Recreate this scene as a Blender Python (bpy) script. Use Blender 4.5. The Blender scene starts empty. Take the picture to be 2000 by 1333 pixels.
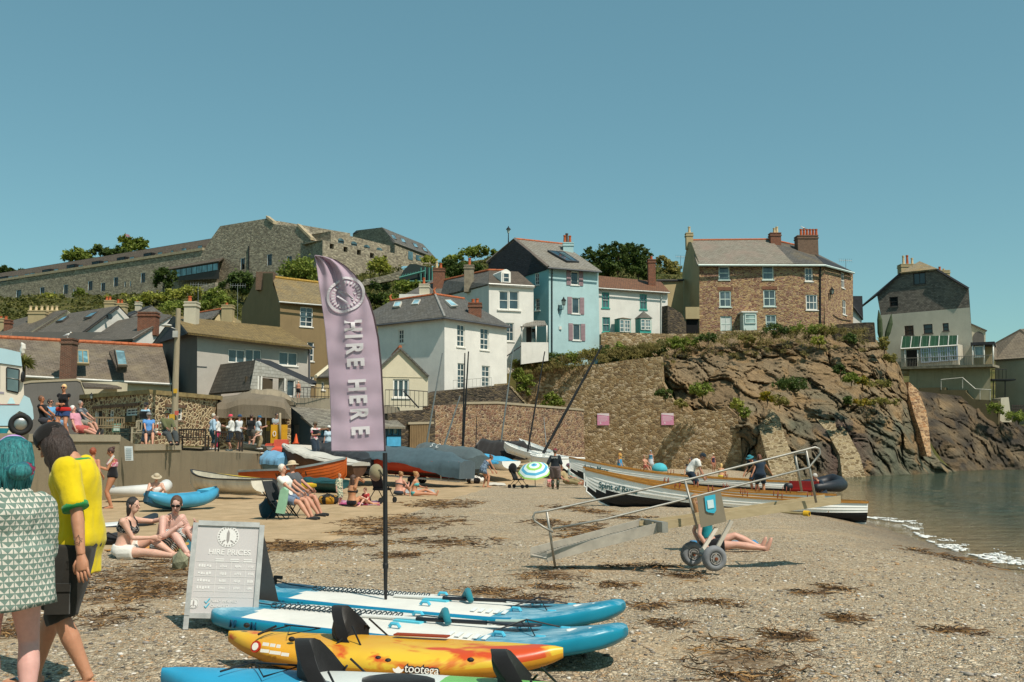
import bpy,math,random
from mathutils import Vector as V,Matrix,noise as nz
from mathutils.geometry import tessellate_polygon
PI=math.pi
SC=bpy.context.scene
COL=SC.collection
R=random.Random(7)
# camera model
FPX,H0,CZ=1944.0,872.0,1.55
TH=math.atan((H0-666.5)/FPX)
CAM=V((0,0,CZ))
def ray(px,py):
	x=(px-1000)/FPX;y=(666.5-py)/FPX
	return V((x,math.cos(TH)-y*math.sin(TH),math.sin(TH)+y*math.cos(TH)))
def P(px,py,d):
	r=ray(px,py);return CAM+r*(d/r.y)
def lerp(a,b,t):return a+(b-a)*t
def clamp(t,a=0.,b=1.):return max(a,min(b,t))
def sm(t):t=clamp(t);return t*t*(3-2*t)
def tab(t,pts):
	if t<=pts[0][0]:return pts[0][1]
	for(a,va),(b,vb)in zip(pts,pts[1:]):
		if t<=b:return lerp(va,vb,(t-a)/(b-a))
	return pts[-1][1]
	# beach relief
ZW=-0.85
XW=[(-10,8.6),(8,8.9),(18.6,9.45),(24.7,10.2),(32,11.3),(45,14.2),(53,16.2),(74,20),(110,27)]
def zb(x,y):
	base=tab(y,[(6,0),(27,-.12),(45,-.32),(100,-.36)])
	base+=sm((y-46)/16)*tab(x,[(-12,1.55),(-5,1.45),(2,.7),(8,0)])
	dx=tab(y,XW)-x
	if dx<0:return ZW+dx*.12
	t=clamp(dx/5)
	z=ZW+(base-ZW)*(1-(1-t)**2)
	return z
def G(px,py):
	r=ray(px,py);t=2.0
	for i in range(4000):
		p=CAM+r*t
		if p.z<zb(p.x,p.y):break
		t+=.03
	return p
	# mesh builder
class MB:
	def __init__(s):s.v=[];s.f=[];s.m=[]
	def add(s,vs,fs,m=0):
		o=len(s.v);s.v+=[tuple(p)for p in vs]
		for f in fs:s.f.append([i+o for i in f]);s.m.append(m)
		return s
	def face(s,pts,m=0):return s.add(pts,[list(range(len(pts)))],m)
	def box(s,c,size,rz=0,m=0,M=None,tap=1.0):
		x,y,z=size[0]/2,size[1]/2,size[2]/2
		c=V(c);ro=M if M is not None else Matrix.Rotation(rz,3,'Z')
		vs=[c+ro@V((a*x*(tap if k>0 else 1),b*y*(tap if k>0 else 1),k*z))for k in(-1,1)for a,b in((-1,-1),(1,-1),(1,1),(-1,1))]
		return s.add(vs,[[3,2,1,0],[4,5,6,7],[0,1,5,4],[1,2,6,5],[2,3,7,6],[3,0,4,7]],m)
	def prism(s,poly,vec,m=0,m2=None):
		n=len(poly);vec=V(vec);a=[V(p)for p in poly];b=[p+vec for p in a]
		nrm=V((0,0,0))
		for i in range(n):nrm+=(a[i]-a[0]).cross(a[(i+1)%n]-a[0])
		if nrm.dot(vec)>0:a,b=b,a
		s.add(a+b,[list(range(n))],m)
		o=len(s.v)-2*n;q=m if m2 is None else m2
		s.f.append([o+n+i for i in reversed(range(n))]);s.m.append(q)
		for i in range(n):
			j=(i+1)%n;s.f.append([o+i,o+n+i,o+n+j,o+j]);s.m.append(q)
		return s
	def loft(s,rings,m=0,cap=True,closed=True,mfun=None):
		n=len(rings[0]);o=len(s.v)
		for r in rings:s.v+=[tuple(p)for p in r]
		for i in range(len(rings)-1):
			for j in range(n if closed else n-1):
				k=(j+1)%n
				s.f.append([o+i*n+j,o+i*n+k,o+(i+1)*n+k,o+(i+1)*n+j])
				s.m.append(mfun(i,j)if mfun else m)
		if cap and closed:
			s.f.append([o+j for j in reversed(range(n))]);s.m.append(m)
			q=o+(len(rings)-1)*n;s.f.append([q+j for j in range(n)]);s.m.append(m)
		return s
	def tube(s,pts,rad,n=8,m=0,cap=True):
		pts=[V(p)for p in pts];k=len(pts)
		if not hasattr(rad,'__len__'):rad=[rad]*k
		prev=None;rings=[]
		for i,p in enumerate(pts):
			t=(pts[min(i+1,k-1)]-pts[max(i-1,0)])
			if t.length<1e-9:t=V((0,0,1))
			t.normalize()
			if prev is None:
				a=V((0,0,1))if abs(t.z)<.9 else V((1,0,0))
				u=t.cross(a).normalized()
			else:
				u=(prev-t*prev.dot(t))
				u=u.normalized()if u.length>1e-6 else t.orthogonal().normalized()
			prev=u;w=t.cross(u)
			rings.append([p+(u*math.cos(2*PI*j/n)+w*math.sin(2*PI*j/n))*rad[i]for j in range(n)])
		return s.loft(rings,m,cap)
	def ell(s,c,r,nu=12,nv=8,m=0,M=None):
		c=V(c);rings=[]
		for i in range(nv+1):
			a=-PI/2+PI*clamp(i/nv,.02,.98)
			rg=[]
			for j in range(nu):
				b=2*PI*j/nu
				p=V((r[0]*math.cos(a)*math.cos(b),r[1]*math.cos(a)*math.sin(b),r[2]*math.sin(a)))
				rg.append(c+(M@p if M is not None else p))
			rings.append(rg)
		return s.loft(rings,m)
	def build(s,name,mats,parent=None,smooth=False,sharp=None):
		off=WOFF.get(parent.name,V((0,0,0)))if parent is not None else V((0,0,0))
		me=bpy.data.meshes.new(name)
		me.from_pydata([(p[0]-off.x,p[1]-off.y,p[2]-off.z)for p in s.v]if off.length else s.v,[],s.f)
		if not isinstance(mats,(list,tuple)):mats=[mats]
		for q in mats:me.materials.append(q)
		if len(mats)>1:me.polygons.foreach_set('material_index',s.m)
		uv=me.uv_layers.new(name='UVMap').data;vv=me.vertices
		for p in me.polygons:
			n=p.normal
			if abs(n.z)>.92:t=V((1,0,0));b=V((0,1,0))
			else:
				t=V((-n.y,n.x,0)).normalized();b=n.cross(t)
			for li,vi in zip(p.loop_indices,p.vertices):
				q=vv[vi].co+off;uv[li].uv=(q.dot(t),q.dot(b))
		if smooth:
			me.polygons.foreach_set('use_smooth',[True]*len(me.polygons))
			if sharp:me.set_sharp_from_angle(angle=sharp)
		me.update()
		ob=bpy.data.objects.new(name,me);COL.objects.link(ob)
		if parent is not None:
			ob.parent=parent;WOFF[ob.name]=off
		return ob
WOFF={}
def tag(o,label,cat,group=None,kind=None):
	if label:o['label']=label
	if cat:o['category']=cat
	if group:o['group']=group
	if kind:o['kind']=kind
	return o
def thing(name,label,cat,loc=(0,0,0),rz=0,group=None,world=True,M=None):
	o=bpy.data.objects.new(name,None);COL.objects.link(o)
	o.empty_display_size=.2
	o.location=loc;o.rotation_euler=(0,0,rz)
	if M is not None:o.matrix_world=M
	tag(o,label,cat,group)
	if world:WOFF[o.name]=V(loc)
	return o
def dup(o,parent=None):
	c=o.copy();COL.objects.link(c);c.parent=parent
	for ch in list(o.children):dup(ch,c)
	return c
def text(body,name,mat,parent,M,size,align='CENTER',ext=.002,shear=0,bold=0,sx=1):
	cu=bpy.data.curves.new(name,'FONT');cu.body=body;cu.size=size;cu.extrude=ext
	cu.align_x=align;cu.align_y='CENTER';cu.shear=shear;cu.offset=bold;cu.materials.append(mat)
	t=bpy.data.objects.new('t',cu);me=bpy.data.meshes.new_from_object(t);bpy.data.objects.remove(t);bpy.data.curves.remove(cu)
	if not me.materials:me.materials.append(mat)
	o=bpy.data.objects.new(name,me);COL.objects.link(o)
	if parent is not None:o.parent=parent
	M=M.copy();M.translation-=WOFF.get(parent.name,V((0,0,0)))if parent is not None else V((0,0,0))
	o.matrix_local=M@Matrix.Diagonal((sx,1,1,1))
	return o
def basis(o,x,y):
	x=V(x).normalized();y=V(y);y=(y-x*y.dot(x)).normalized();z=x.cross(y)
	return Matrix(((x.x,y.x,z.x,o[0]),(x.y,y.y,z.y,o[1]),(x.z,y.z,z.z,o[2]),(0,0,0,1)))
	# materials
def c(h):
	h=h.lstrip('#');r=[int(h[i:i+2],16)/255 for i in(0,2,4)]
	return tuple([(x/12.92 if x<=.04045 else((x+.055)/1.055)**2.4)for x in r]+[1])
MC={}
class NT:
	def __init__(s,name):
		s.mat=bpy.data.materials.new(name);s.mat.use_nodes=True
		s.t=s.mat.node_tree;s.t.nodes.clear()
	def n(s,ty,ins={},**at):
		nd=s.t.nodes.new('ShaderNode'+ty)
		for k,v in at.items():setattr(nd,k,v)
		for k,v in ins.items():s.set(nd.inputs[k],v)
		return nd
	def set(s,sock,v):
		if isinstance(v,bpy.types.NodeSocket):s.t.links.new(v,sock)
		else:sock.default_value=v
	def obj(s):return s.n('TexCoord').outputs['Object']
	def uv(s):return s.n('TexCoord').outputs['UV']
	def map(s,vec,scale=(1,1,1),rot=(0,0,0)):
		return s.n('Mapping',{'Vector':vec,'Scale':scale,'Rotation':rot}).outputs[0]
	def noise(s,vec,scale,det=4,rough=.55,out=0,dist=0):
		return s.n('TexNoise',{'Vector':vec,'Scale':scale,'Detail':det,'Roughness':rough,'Distortion':dist}).outputs[out]
	def vor(s,vec,scale,feat='F1',out=0,rnd=1):
		return s.n('TexVoronoi',{'Vector':vec,'Scale':scale,'Randomness':rnd},feature=feat).outputs[out]
	def mix(s,fac,a,b,bl='MIX'):
		nd=s.n('Mix',{},data_type='RGBA',blend_type=bl)
		s.set(nd.inputs[0],fac);s.set(nd.inputs[6],a);s.set(nd.inputs[7],b);return nd.outputs[2]
	def ramp(s,fac,st,interp='LINEAR'):
		nd=s.n('ValToRGB',{'Fac':fac});e=nd.color_ramp.elements;nd.color_ramp.interpolation=interp
		while len(e)<len(st):e.new(.5)
		for q,(p,cc)in zip(e,st):
			q.position=p;q.color=cc if hasattr(cc,'__len__')else(cc,cc,cc,1)
		return nd.outputs[0]
	def math(s,op,a,b=0.):
		nd=s.n('Math',{},operation=op);s.set(nd.inputs[0],a);s.set(nd.inputs[1],b);return nd.outputs[0]
	def out(s,base,rough=.8,bump=None,metal=0,spec=.4,trans=0,extra={}):
		ins={'Base Color':base,'Roughness':rough,'Metallic':metal,'Specular IOR Level':spec,'Transmission Weight':trans}
		ins.update(extra)
		if bump:ins['Normal']=s.n('Bump',{'Height':bump[0],'Strength':bump[1],'Distance':bump[2]}).outputs[0]
		b=s.n('BsdfPrincipled',ins)
		o=s.n('OutputMaterial');s.t.links.new(b.outputs[0],o.inputs[0]);s.b=b;s.o=o
		return s.mat
def cached(f):
	def g(*a,**k):
		key=(f.__name__,a,tuple(sorted(k.items())))
		if key not in MC:MC[key]=f(*a,**k)
		return MC[key]
	return g
@cached
def paint(h,rough=.6,var=.12,scale=2.5,metal=0,bump=.0,spec=.4,dirt=0):
	q=NT('paint_'+h.strip('#'));o=q.obj();b=c(h)
	dk=tuple([x*(1-var*1.6)for x in b[:3]]+[1]);lt=tuple([min(1,x*(1+var))for x in b[:3]]+[1])
	n1=q.noise(o,scale,6,.6);col=q.mix(q.ramp(n1,[(.3,0),(.7,1)]),dk,lt)
	if dirt:
		n2=q.noise(q.map(o,(3,3,.5)),2,5,.65)
		col=q.mix(q.ramp(n2,[(.5,0),(.75,dirt)]),col,c('#6b5f4c'))
	n3=q.noise(o,60,3)
	return q.out(col,q.math('ADD',rough-.08,q.math('MULTIPLY',n3,.16)),(q.noise(o,45,4),bump,.01)if bump else None,metal,spec)
@cached
def render_wall(h,dirt=.5,bump=.25):
	q=NT('render_'+h.strip('#'));o=q.obj();b=c(h);uv=q.uv()
	n1=q.noise(o,.9,6,.6);col=q.mix(q.ramp(n1,[(.3,0),(.7,1)]),tuple([x*.86 for x in b[:3]]+[1]),b)
	st=q.noise(q.map(uv,(2.2,.25,1)),1.5,6,.7)
	col=q.mix(q.ramp(st,[(.52,0),(.78,dirt)]),col,tuple([x*.52 for x in b[:3]]+[1]))
	g=q.noise(o,22,4,.7);col=q.mix(.25,col,q.ramp(g,[(.3,.45),(.7,1)]),'MULTIPLY')
	return q.out(col,.9,(g,bump,.03),0,.2)
@cached
def rubble(cols,mortar,scale=3.2,asp=2.0,mw=.06,dark=.5):
	q=NT('rubble_stone');uv=q.uv()
	w=q.noise(uv,2.2,3,.6,out=1)
	uvw=q.n('VectorMath',{0:q.map(uv,(1,asp,1)),1:q.n('VectorMath',{0:w,'Scale':.28},operation='SCALE').outputs[0]},operation='ADD').outputs[0]
	e=q.vor(uvw,scale,'DISTANCE_TO_EDGE');cc=q.vor(uvw,scale,'F1',out=1)
	rr=q.n('SeparateColor',{0:cc}).outputs
	st=[(i/len(cols),c(x))for i,x in enumerate(cols)]
	stone=q.ramp(rr[0],st,'CONSTANT')
	stone=q.mix(.5,stone,q.ramp(q.noise(uv,7,6,.7),[(.25,.5),(.75,1.15)]),'MULTIPLY')
	stone=q.mix(q.ramp(rr[1],[(0,.0),(1,.35)]),stone,(.05,.04,.03,1))
	big=q.noise(uv,.35,5,.6)
	col=q.mix(q.ramp(e,[(mw*.5,0),(mw,1)]),c(mortar),stone)
	col=q.mix(q.ramp(big,[(.45,0),(.75,dark)]),col,q.mix(.5,col,(.03,.03,.025,1)))
	h=q.math('ADD',q.ramp(e,[(0,0),(.18,1)]),q.math('MULTIPLY',q.noise(uv,12,4),.5))
	return q.out(col,.9,(h,.7,.06),0,.2)
@cached
def slate(c1,c2,moss='#5a5340',mossamt=.4,w=.35,h=.2,mort='#2b2a27',lich=0.):
	q=NT('slate_'+c1.strip('#'));uv=q.uv()
	bk=q.n('TexBrick',{'Vector':uv,'Color1':c(c1),'Color2':c(c2),'Mortar':c(mort),'Scale':1.,'Mortar Size':.012,'Brick Width':w,'Row Height':h,'Bias':0.},offset=.5)
	col=q.mix(.55,bk.outputs[0],q.ramp(q.noise(uv,3.2,6,.7),[(.25,.45),(.75,1.2)]),'MULTIPLY')
	col=q.mix(q.ramp(q.noise(uv,.55,6,.65),[(.45,0),(.75,mossamt)]),col,c(moss))
	if lich:col=q.mix(q.ramp(q.noise(uv,5.5,5,.7),[(.58,0),(.66,lich)]),col,c('#b08a3a'))
	sp=q.n('SeparateXYZ',{0:uv}).outputs[1]
	saw=q.math('FRACT',q.math('DIVIDE',sp,h))
	hh=q.math('ADD',q.math('MULTIPLY',saw,-.6),q.math('MULTIPLY',bk.outputs[1],-.5))
	return q.out(col,.75,(hh,.5,.03),0,.35)
@cached
def brick(c1,c2,mort='#8a7d6c',w=.23,h=.075):
	q=NT('brick_'+c1.strip('#'));uv=q.uv()
	bk=q.n('TexBrick',{'Vector':uv,'Color1':c(c1),'Color2':c(c2),'Mortar':c(mort),'Scale':1.,'Mortar Size':.01,'Brick Width':w,'Row Height':h},offset=.5)
	col=q.mix(.6,bk.outputs[0],q.ramp(q.noise(uv,4,6,.7),[(.25,.5),(.75,1.15)]),'MULTIPLY')
	return q.out(col,.9,(bk.outputs[1],-.4,.02),0,.2)
@cached
def glass(h='#27353a',rough=.06):
	q=NT('window_glass');o=q.obj()
	n1=q.noise(q.map(o,(1,1,.6)),1.1,3)
	col=q.mix(q.ramp(n1,[(.4,0),(.65,1)]),c(h),tuple([x*2.4+.01 for x in c(h)[:3]]+[1]))
	return q.out(col,rough,(q.noise(o,1.3,2),.06,.05),0,.8)
@cached
def wood(h,h2,scale=1.,rough=.7,axis=0):
	q=NT('wood_'+h.strip('#'));o=q.obj()
	s=[14,14,14];s[axis]=1.2
	n1=q.noise(q.map(o,tuple(x*scale for x in s)),1.5,6,.7,dist=.4)
	col=q.mix(q.ramp(n1,[(.3,0),(.7,1)]),c(h),c(h2))
	col=q.mix(.4,col,q.ramp(q.noise(o,1.2,4),[(.3,.6),(.7,1.1)]),'MULTIPLY')
	return q.out(col,rough,(n1,.25,.01),0,.35)
@cached
def fabric(h,var=.15,h2=None,pat=None,scale=20,rough=.95):
	q=NT('fabric_'+h.strip('#'));o=q.obj();b=c(h)
	col=q.mix(q.ramp(q.noise(o,5,5,.6),[(.3,0),(.7,1)]),tuple([x*(1-var)for x in b[:3]]+[1]),b)
	if pat=='spots':
		col=q.mix(q.ramp(q.vor(o,scale),[(.28,1),(.34,0)]),col,c(h2))
	elif pat=='stripes':
		w=q.n('TexWave',{'Vector':q.map(o,(1,1,1),(0,.9,0)),'Scale':scale,'Distortion':.6,'Detail':1}).outputs[1]
		col=q.mix(q.ramp(w,[(.45,0),(.55,1)]),col,c(h2))
	elif pat=='floral':
		col=q.mix(q.ramp(q.noise(o,scale,3,.6),[(.5,0),(.54,1)]),col,c(h2))
	elif pat=='patch':
		col=q.mix(q.ramp(q.vor(o,scale,out=1),[(.35,0),(.4,1)],'LINEAR'),col,c(h2))
	wv=q.noise(o,220,2)
	fold=q.noise(o,7,4,.6)
	return q.out(col,rough,(q.math('ADD',q.math('MULTIPLY',wv,.12),fold),.35,.02),0,.15,extra={'Sheen Weight':.15})
@cached
def skin(h='#c58d6c',pink=.25):
	q=NT('skin_'+h.strip('#'));o=q.obj();b=c(h);b=(b[0],b[1]*1.08,b[2]*1.25,1)
	n=q.noise(o,6,5,.6)
	col=q.mix(q.ramp(n,[(.35,0),(.7,pink)]),b,tuple([b[0]*.95,b[1]*.72,b[2]*.66,1]))
	col=q.mix(.25,col,q.ramp(q.noise(o,45,4),[(.3,.7),(.7,1.1)]),'MULTIPLY')
	return q.out(col,.55,(q.noise(o,90,3),.08,.005),0,.4,extra={'Subsurface Weight':.08,'Subsurface Radius':(.02,.008,.004)})
@cached
def hairm(h,h2=None):
	q=NT('hair_'+h.strip('#'));o=q.obj()
	n=q.noise(q.map(o,(60,60,5)),1.2,5,.7,dist=.5)
	b=c(h);lt=c(h2)if h2 else tuple([min(1,x*2.2+.01)for x in b[:3]]+[1])
	return q.out(q.mix(q.ramp(n,[(.35,0),(.75,1)]),b,lt),.5,(n,.7,.02),0,.5)
@cached
def leaf(h,h2,tr=.35):
	q=NT('leaf_'+h.strip('#'))
	rnd=q.n('NewGeometry').outputs['Random Per Island']
	col=q.mix(rnd,c(h),c(h2))
	col=q.mix(q.ramp(q.noise(q.obj(),.9,4),[(.35,.0),(.65,.55)]),col,tuple([x*.45 for x in c(h)[:3]]+[1]))
	d=q.n('BsdfPrincipled',{'Base Color':col,'Roughness':.6,'Specular IOR Level':.25})
	t=q.n('BsdfTranslucent',{'Color':col})
	mx=q.n('MixShader',{0:tr,1:d.outputs[0],2:t.outputs[0]})
	o=q.n('OutputMaterial');q.t.links.new(mx.outputs[0],o.inputs[0]);return q.mat
@cached
def metal(h='#8d8f8e',rough=.35,m=.9):
	q=NT('metal_'+h.strip('#'));o=q.obj();b=c(h)
	n=q.noise(o,9,5,.7)
	return q.out(q.mix(q.ramp(n,[(.3,0),(.7,1)]),tuple([x*.7 for x in b[:3]]+[1]),b),q.math('ADD',rough,q.math('MULTIPLY',n,.2)),None,m)
@cached
def plain(h,rough=.5,spec=.4):
	q=NT('plain_'+h.strip('#'));return q.out(c(h),rough,None,0,spec)
BLACK=paint('#1a1a1b',.6,.2);WHITE=paint('#e4e0d6',.5,.06,dirt=.12);DKMET=metal('#2a2c2d',.5,.6)
GALV=metal('#9a9a96',.4,.8)
# buildings
class Fac:
	pass
	def __init__(s,a,b):
		A=P(*a);B=P(*b);s.A=V((A.x,A.y,0));s.D=V((B.x-A.x,B.y-A.y,0));s.L=s.D.length;s.D.normalize()
		s.N=V((s.D.y,-s.D.x,0))
		if s.N.dot(s.A-CAM)>0:s.N=-s.N
	def uv(s,px,py):
		r=ray(px,py);t=(s.A-CAM).dot(s.N)/r.dot(s.N);p=CAM+r*t
		return(p-s.A).dot(s.D),p.z
	def pt(s,u,z,off=0):return s.A+s.D*u+s.N*off+V((0,0,z))
	def p(s,px,py,off=0):return s.pt(*s.uv(px,py),off)
	def rect(s,r):
		x0,y0,x1,y1=r;xm=(x0+x1)/2;ym=(y0+y1)/2
		a=s.uv(x0,ym)[0];b=s.uv(x1,ym)[0];return min(a,b),s.uv(xm,y1)[1],max(a,b),s.uv(xm,y0)[1]
	def box(s,mb,u0,z0,u1,z1,o0,o1,m=0):
		p=[s.pt(u,z,o)for z in(z0,z1)for u,o in((u0,o0),(u1,o0),(u1,o1),(u0,o1))]
		f=[[3,2,1,0],[4,5,6,7],[0,1,5,4],[1,2,6,5],[2,3,7,6],[3,0,4,7]]
		ce=sum(p,V((0,0,0)))/8
		a,b,d=(p[i]for i in f[0][:3])
		if(b-a).cross(d-a).dot(a-ce)<0:f=[x[::-1]for x in f]
		return mb.add(p,f,m)
def wall(mb,fac,poly,holes=(),m=0,rec=.14,thick=.3,uvpoly=False):
	pass
	out=[fac.uv(*p)for p in poly]if not uvpoly else poly
	loops=[[V((u,z,0))for u,z in out]];pts=list(out)
	for(u0,z0,u1,z1)in holes:
		h=[(u0,z0),(u1,z0),(u1,z1),(u0,z1)];pts+=h;loops.append([V((u,z,0))for u,z in h])
	w=[fac.pt(u,z)for u,z in pts];tr=tessellate_polygon(loops);fs=[]
	for t in tr:
		t=list(t);n=(w[t[1]]-w[t[0]]).cross(w[t[2]]-w[t[0]])
		fs.append(t if n.dot(fac.N)>0 else t[::-1])
	mb.add(w,fs,m)
	for(u0,z0,u1,z1)in holes:
		q=[(u0,z0),(u1,z0),(u1,z1),(u0,z1)]
		for i in range(4):
			a,b=q[i],q[(i+1)%4]
			f=[fac.pt(*a),fac.pt(*b),fac.pt(*b,-rec),fac.pt(*a,-rec)]
			n=(f[1]-f[0]).cross(f[2]-f[0]);ctr=fac.pt((u0+u1)/2,(z0+z1)/2)
			if n.dot(ctr-f[0])<0:f=f[::-1]
			mb.face(f,m)
def window(root,fac,rc,cols=1,rows=2,fm=None,gm=None,fw=.075,bw=.03,sill=True,rec=.12,sillm=None,name='window',blind=None):
	u0,z0,u1,z1=rc;fm=fm or WHITE;gm=gm or glass();mb=MB()
	o0,o1=-rec-.02,-rec+.06
	fac.box(mb,u0,z0,u0+fw,z1,o0,o1);fac.box(mb,u1-fw,z0,u1,z1,o0,o1)
	fac.box(mb,u0+fw,z0,u1-fw,z0+fw,o0,o1);fac.box(mb,u0+fw,z1-fw,u1-fw,z1,o0,o1)
	for i in range(1,cols):
		u=lerp(u0,u1,i/cols);fac.box(mb,u-bw/2,z0+fw,u+bw/2,z1-fw,o0+.005,o1-.012)
	for i in range(1,rows):
		z=lerp(z0,z1,i/rows);w2=bw*(1.6 if rows==2 or i==rows//2 else 1)/2
		fac.box(mb,u0+fw,z-w2,u1-fw,z+w2,o0+.01,o1-.02)
	w=mb.build(name,fm,root)
	g=MB();fac.box(g,u0+fw*.5,z0+fw*.5,u1-fw*.5,z1-fw*.5,-rec-.012,-rec+.012);g.build('pane',gm,w)
	if blind:
		g=MB();fac.box(g,u0+fw,lerp(z0,z1,blind[0]),u1-fw,z1-fw,-rec+.013,-rec+.02);g.build('blind',fabric(blind[1]),w)
	if sill:
		g=MB();fac.box(g,u0-.08,z0-.09,u1+.08,z0-.002,-rec,.07);g.build('sill',sillm or fm,w)
	return w
def roofpoly(root,pts,mat,thick=.14,name='roof',ridge=None,rm=None):
	a=[V(p)for p in pts];n=V((0,0,0))
	for i in range(1,len(a)-1):n+=(a[i]-a[0]).cross(a[i+1]-a[0])
	n.normalize()
	if n.z<0:n=-n
	mb=MB();mb.prism(a,-n*thick,0,0)
	return mb.build(name,mat,root)
def ridgetiles(root,p,q,mat,r=.13,name='ridge'):
	p,q=V(p),V(q);n=max(2,int((q-p).length/.5));mb=MB()
	for i in range(n):
		a=p.lerp(q,i/n);b=p.lerp(q,(i+.97)/n);mb.tube([a,b],[r*.92,r],8)
	return mb.build(name,mat,root)
CHB=brick('#8a4a30','#6d3524');CHP=paint('#b0582f',.8,.2,6);CHPC=paint('#c7b088',.8,.2,6)
def chimney(root,px0,py0,px1,py1,d,mat,pots=(),depth=.7,rz=0.,cap=True,parent=None):
	a=P(px0,py0,d);b=P(px1,py1,d);w=b.x-a.x;h=a.z-b.z;cx=(a.x+b.x)/2
	mb=MB();cy=d+depth/2
	mb.box((cx,cy,b.z+h/2-.1),(w,depth,h+.2),rz)
	if cap:
		mb.box((cx,cy,a.z-.22),(w+.12,depth+.12,.14),rz);mb.box((cx,cy,a.z+.03),(w+.08,depth+.08,.1),rz)
	ch=mb.build('chimney',mat,parent or root)
	for(ppx,pty,pm)in pots:
		t=P(ppx,pty,d+depth/2);mb=MB();hh=t.z-a.z
		mb.tube([(t.x,t.y,a.z+.05),(t.x,t.y,a.z+hh*.15),(t.x,t.y,a.z+hh*.85),(t.x,t.y,a.z+hh*.86),(t.x,t.y,t.z)],[.17,.15,.12,.15,.15],10)
		mb.build('chimney_pot',pm,ch,True,.6)
	return ch
def aerial(root,px,pyb,pyt,d,w=.9):
	a,b=P(px,pyb,d),P(px,pyt,d);mb=MB();mb.tube([a,b],.025,6)
	mb.tube([b+V((-w/2,0,-.1)),b+V((w/2,.2,-.1))],.018,5)
	for i in range(7):
		q=b+V((-w/2+w*i/6,.2*i/6,-.1));mb.tube([q-V((0,.05,.22)),q+V((0,.05,.22))],.012,4)
	return mb.build('aerial',GALV,root)
def skylight(root,pts,d4,frame='#8b7c63',gl='#3a5964',name='skylight',bars=1):
	pass
	q=[P(p[0],p[1],dd)for p,dd in zip(pts,d4)]
	n=(q[1]-q[0]).cross(q[3]-q[0]).normalized()
	if n.z<0:n=-n
	mb=MB();ce=sum(q,V((0,0,0)))/4
	o=[p+n*.1 for p in q];inn=[ce+(p-ce)*.86+n*.1 for p in q]
	for i in range(4):
		j=(i+1)%4;mb.prism([o[i],o[j],inn[j],inn[i]],-n*.16)
	for b in range(1,bars):
		t=b/bars;a1=inn[0].lerp(inn[1],t);b1=inn[3].lerp(inn[2],t);mb.tube([a1,b1],.03,4)
	f=mb.build(name,paint(frame,.6,.1),root)
	g=MB();g.prism([p-n*.02 for p in inn],-n*.03);g.build('pane',glass(gl),f)
	return f
def lantern(root,p,out,mat=None,s=1.,name='wall_lantern',parent=None):
	pass
	p=V(p);out=V(out);mb=MB();q=p+out*.45*s
	mb.tube([p-V((0,0,.55*s)),p+V((0,0,.1*s))],.035*s,6)
	mb.tube([p-V((0,0,.35*s)),q-V((0,0,.3*s)),q-V((0,0,.05*s))],.025*s,6)
	mb.tube([q,q+V((0,0,.04*s))],[.1*s,.12*s],6)
	for k in range(6):
		a=k*PI/3;e=V((math.cos(a),math.sin(a),0))
		mb.tube([q+e*.11*s+V((0,0,.03*s)),q+e*.19*s+V((0,0,.4*s))],.013*s,4)
	mb.tube([q+V((0,0,.4*s)),q+V((0,0,.43*s)),q+V((0,0,.58*s)),q+V((0,0,.6*s)),q+V((0,0,.72*s))],[.24*s,.22*s,.07*s,.08*s,.01],6)
	l=mb.build(name,DKMET,parent or root)
	g=MB();g.tube([q+V((0,0,.05*s)),q+V((0,0,.39*s))],[.1*s,.175*s],6);g.build('lamp_glass',glass('#8f9a93'),l)
	return l
def foliage(clumps,n,size,seed=1,flat=.6):
	pass
	rr=random.Random(seed);mb=MB();vs=[];fs=[]
	wt=[r[0]*r[2]+r[1]*r[2]+.001 for _,r in clumps];tot=sum(wt)
	for(ce,r),w in zip(clumps,wt):
		k=max(4,int(n*w/tot));sub=[]
		for i in range(max(3,int(k/30))):
			a=rr.uniform(0,2*PI);b=math.asin(rr.uniform(-.5,1));q=rr.uniform(.62,1.05)
			sub.append(V((ce[0]+r[0]*q*math.cos(a)*math.cos(b),ce[1]+r[1]*q*math.sin(a)*math.cos(b),ce[2]+r[2]*q*math.sin(b))))
		cr=(r[0]*r[1]*r[2])**(1/3)*.36
		for i in range(k):
			s_=sub[i%len(sub)]
			p=s_+V((rr.gauss(0,cr*.5),rr.gauss(0,cr*.5),rr.gauss(0,cr*.42)))
			L=size*rr.uniform(.6,1.4)
			d=V((rr.uniform(-1,1),rr.uniform(-1,1),rr.uniform(-.5,.9))).normalized()
			t=d.orthogonal().normalized();t.rotate(Matrix.Rotation(rr.uniform(0,6.28),3,d));o=len(vs)
			vs+=[p-d*L*.5,p+t*L*.28,p+d*L*.6,p-t*L*.28];fs.append([o,o+1,o+2,o+3])
	mb.add(vs,fs);return mb
LF_MID=leaf('#6d7b30','#99a34a');LF_DK=leaf('#405226','#647436');LF_LT=leaf('#949a3c','#b8b45a');LF_OL=leaf('#87803f','#a59a5a')
BARK=paint('#4b3d2d',.9,.3,6,bump=.5)
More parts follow.
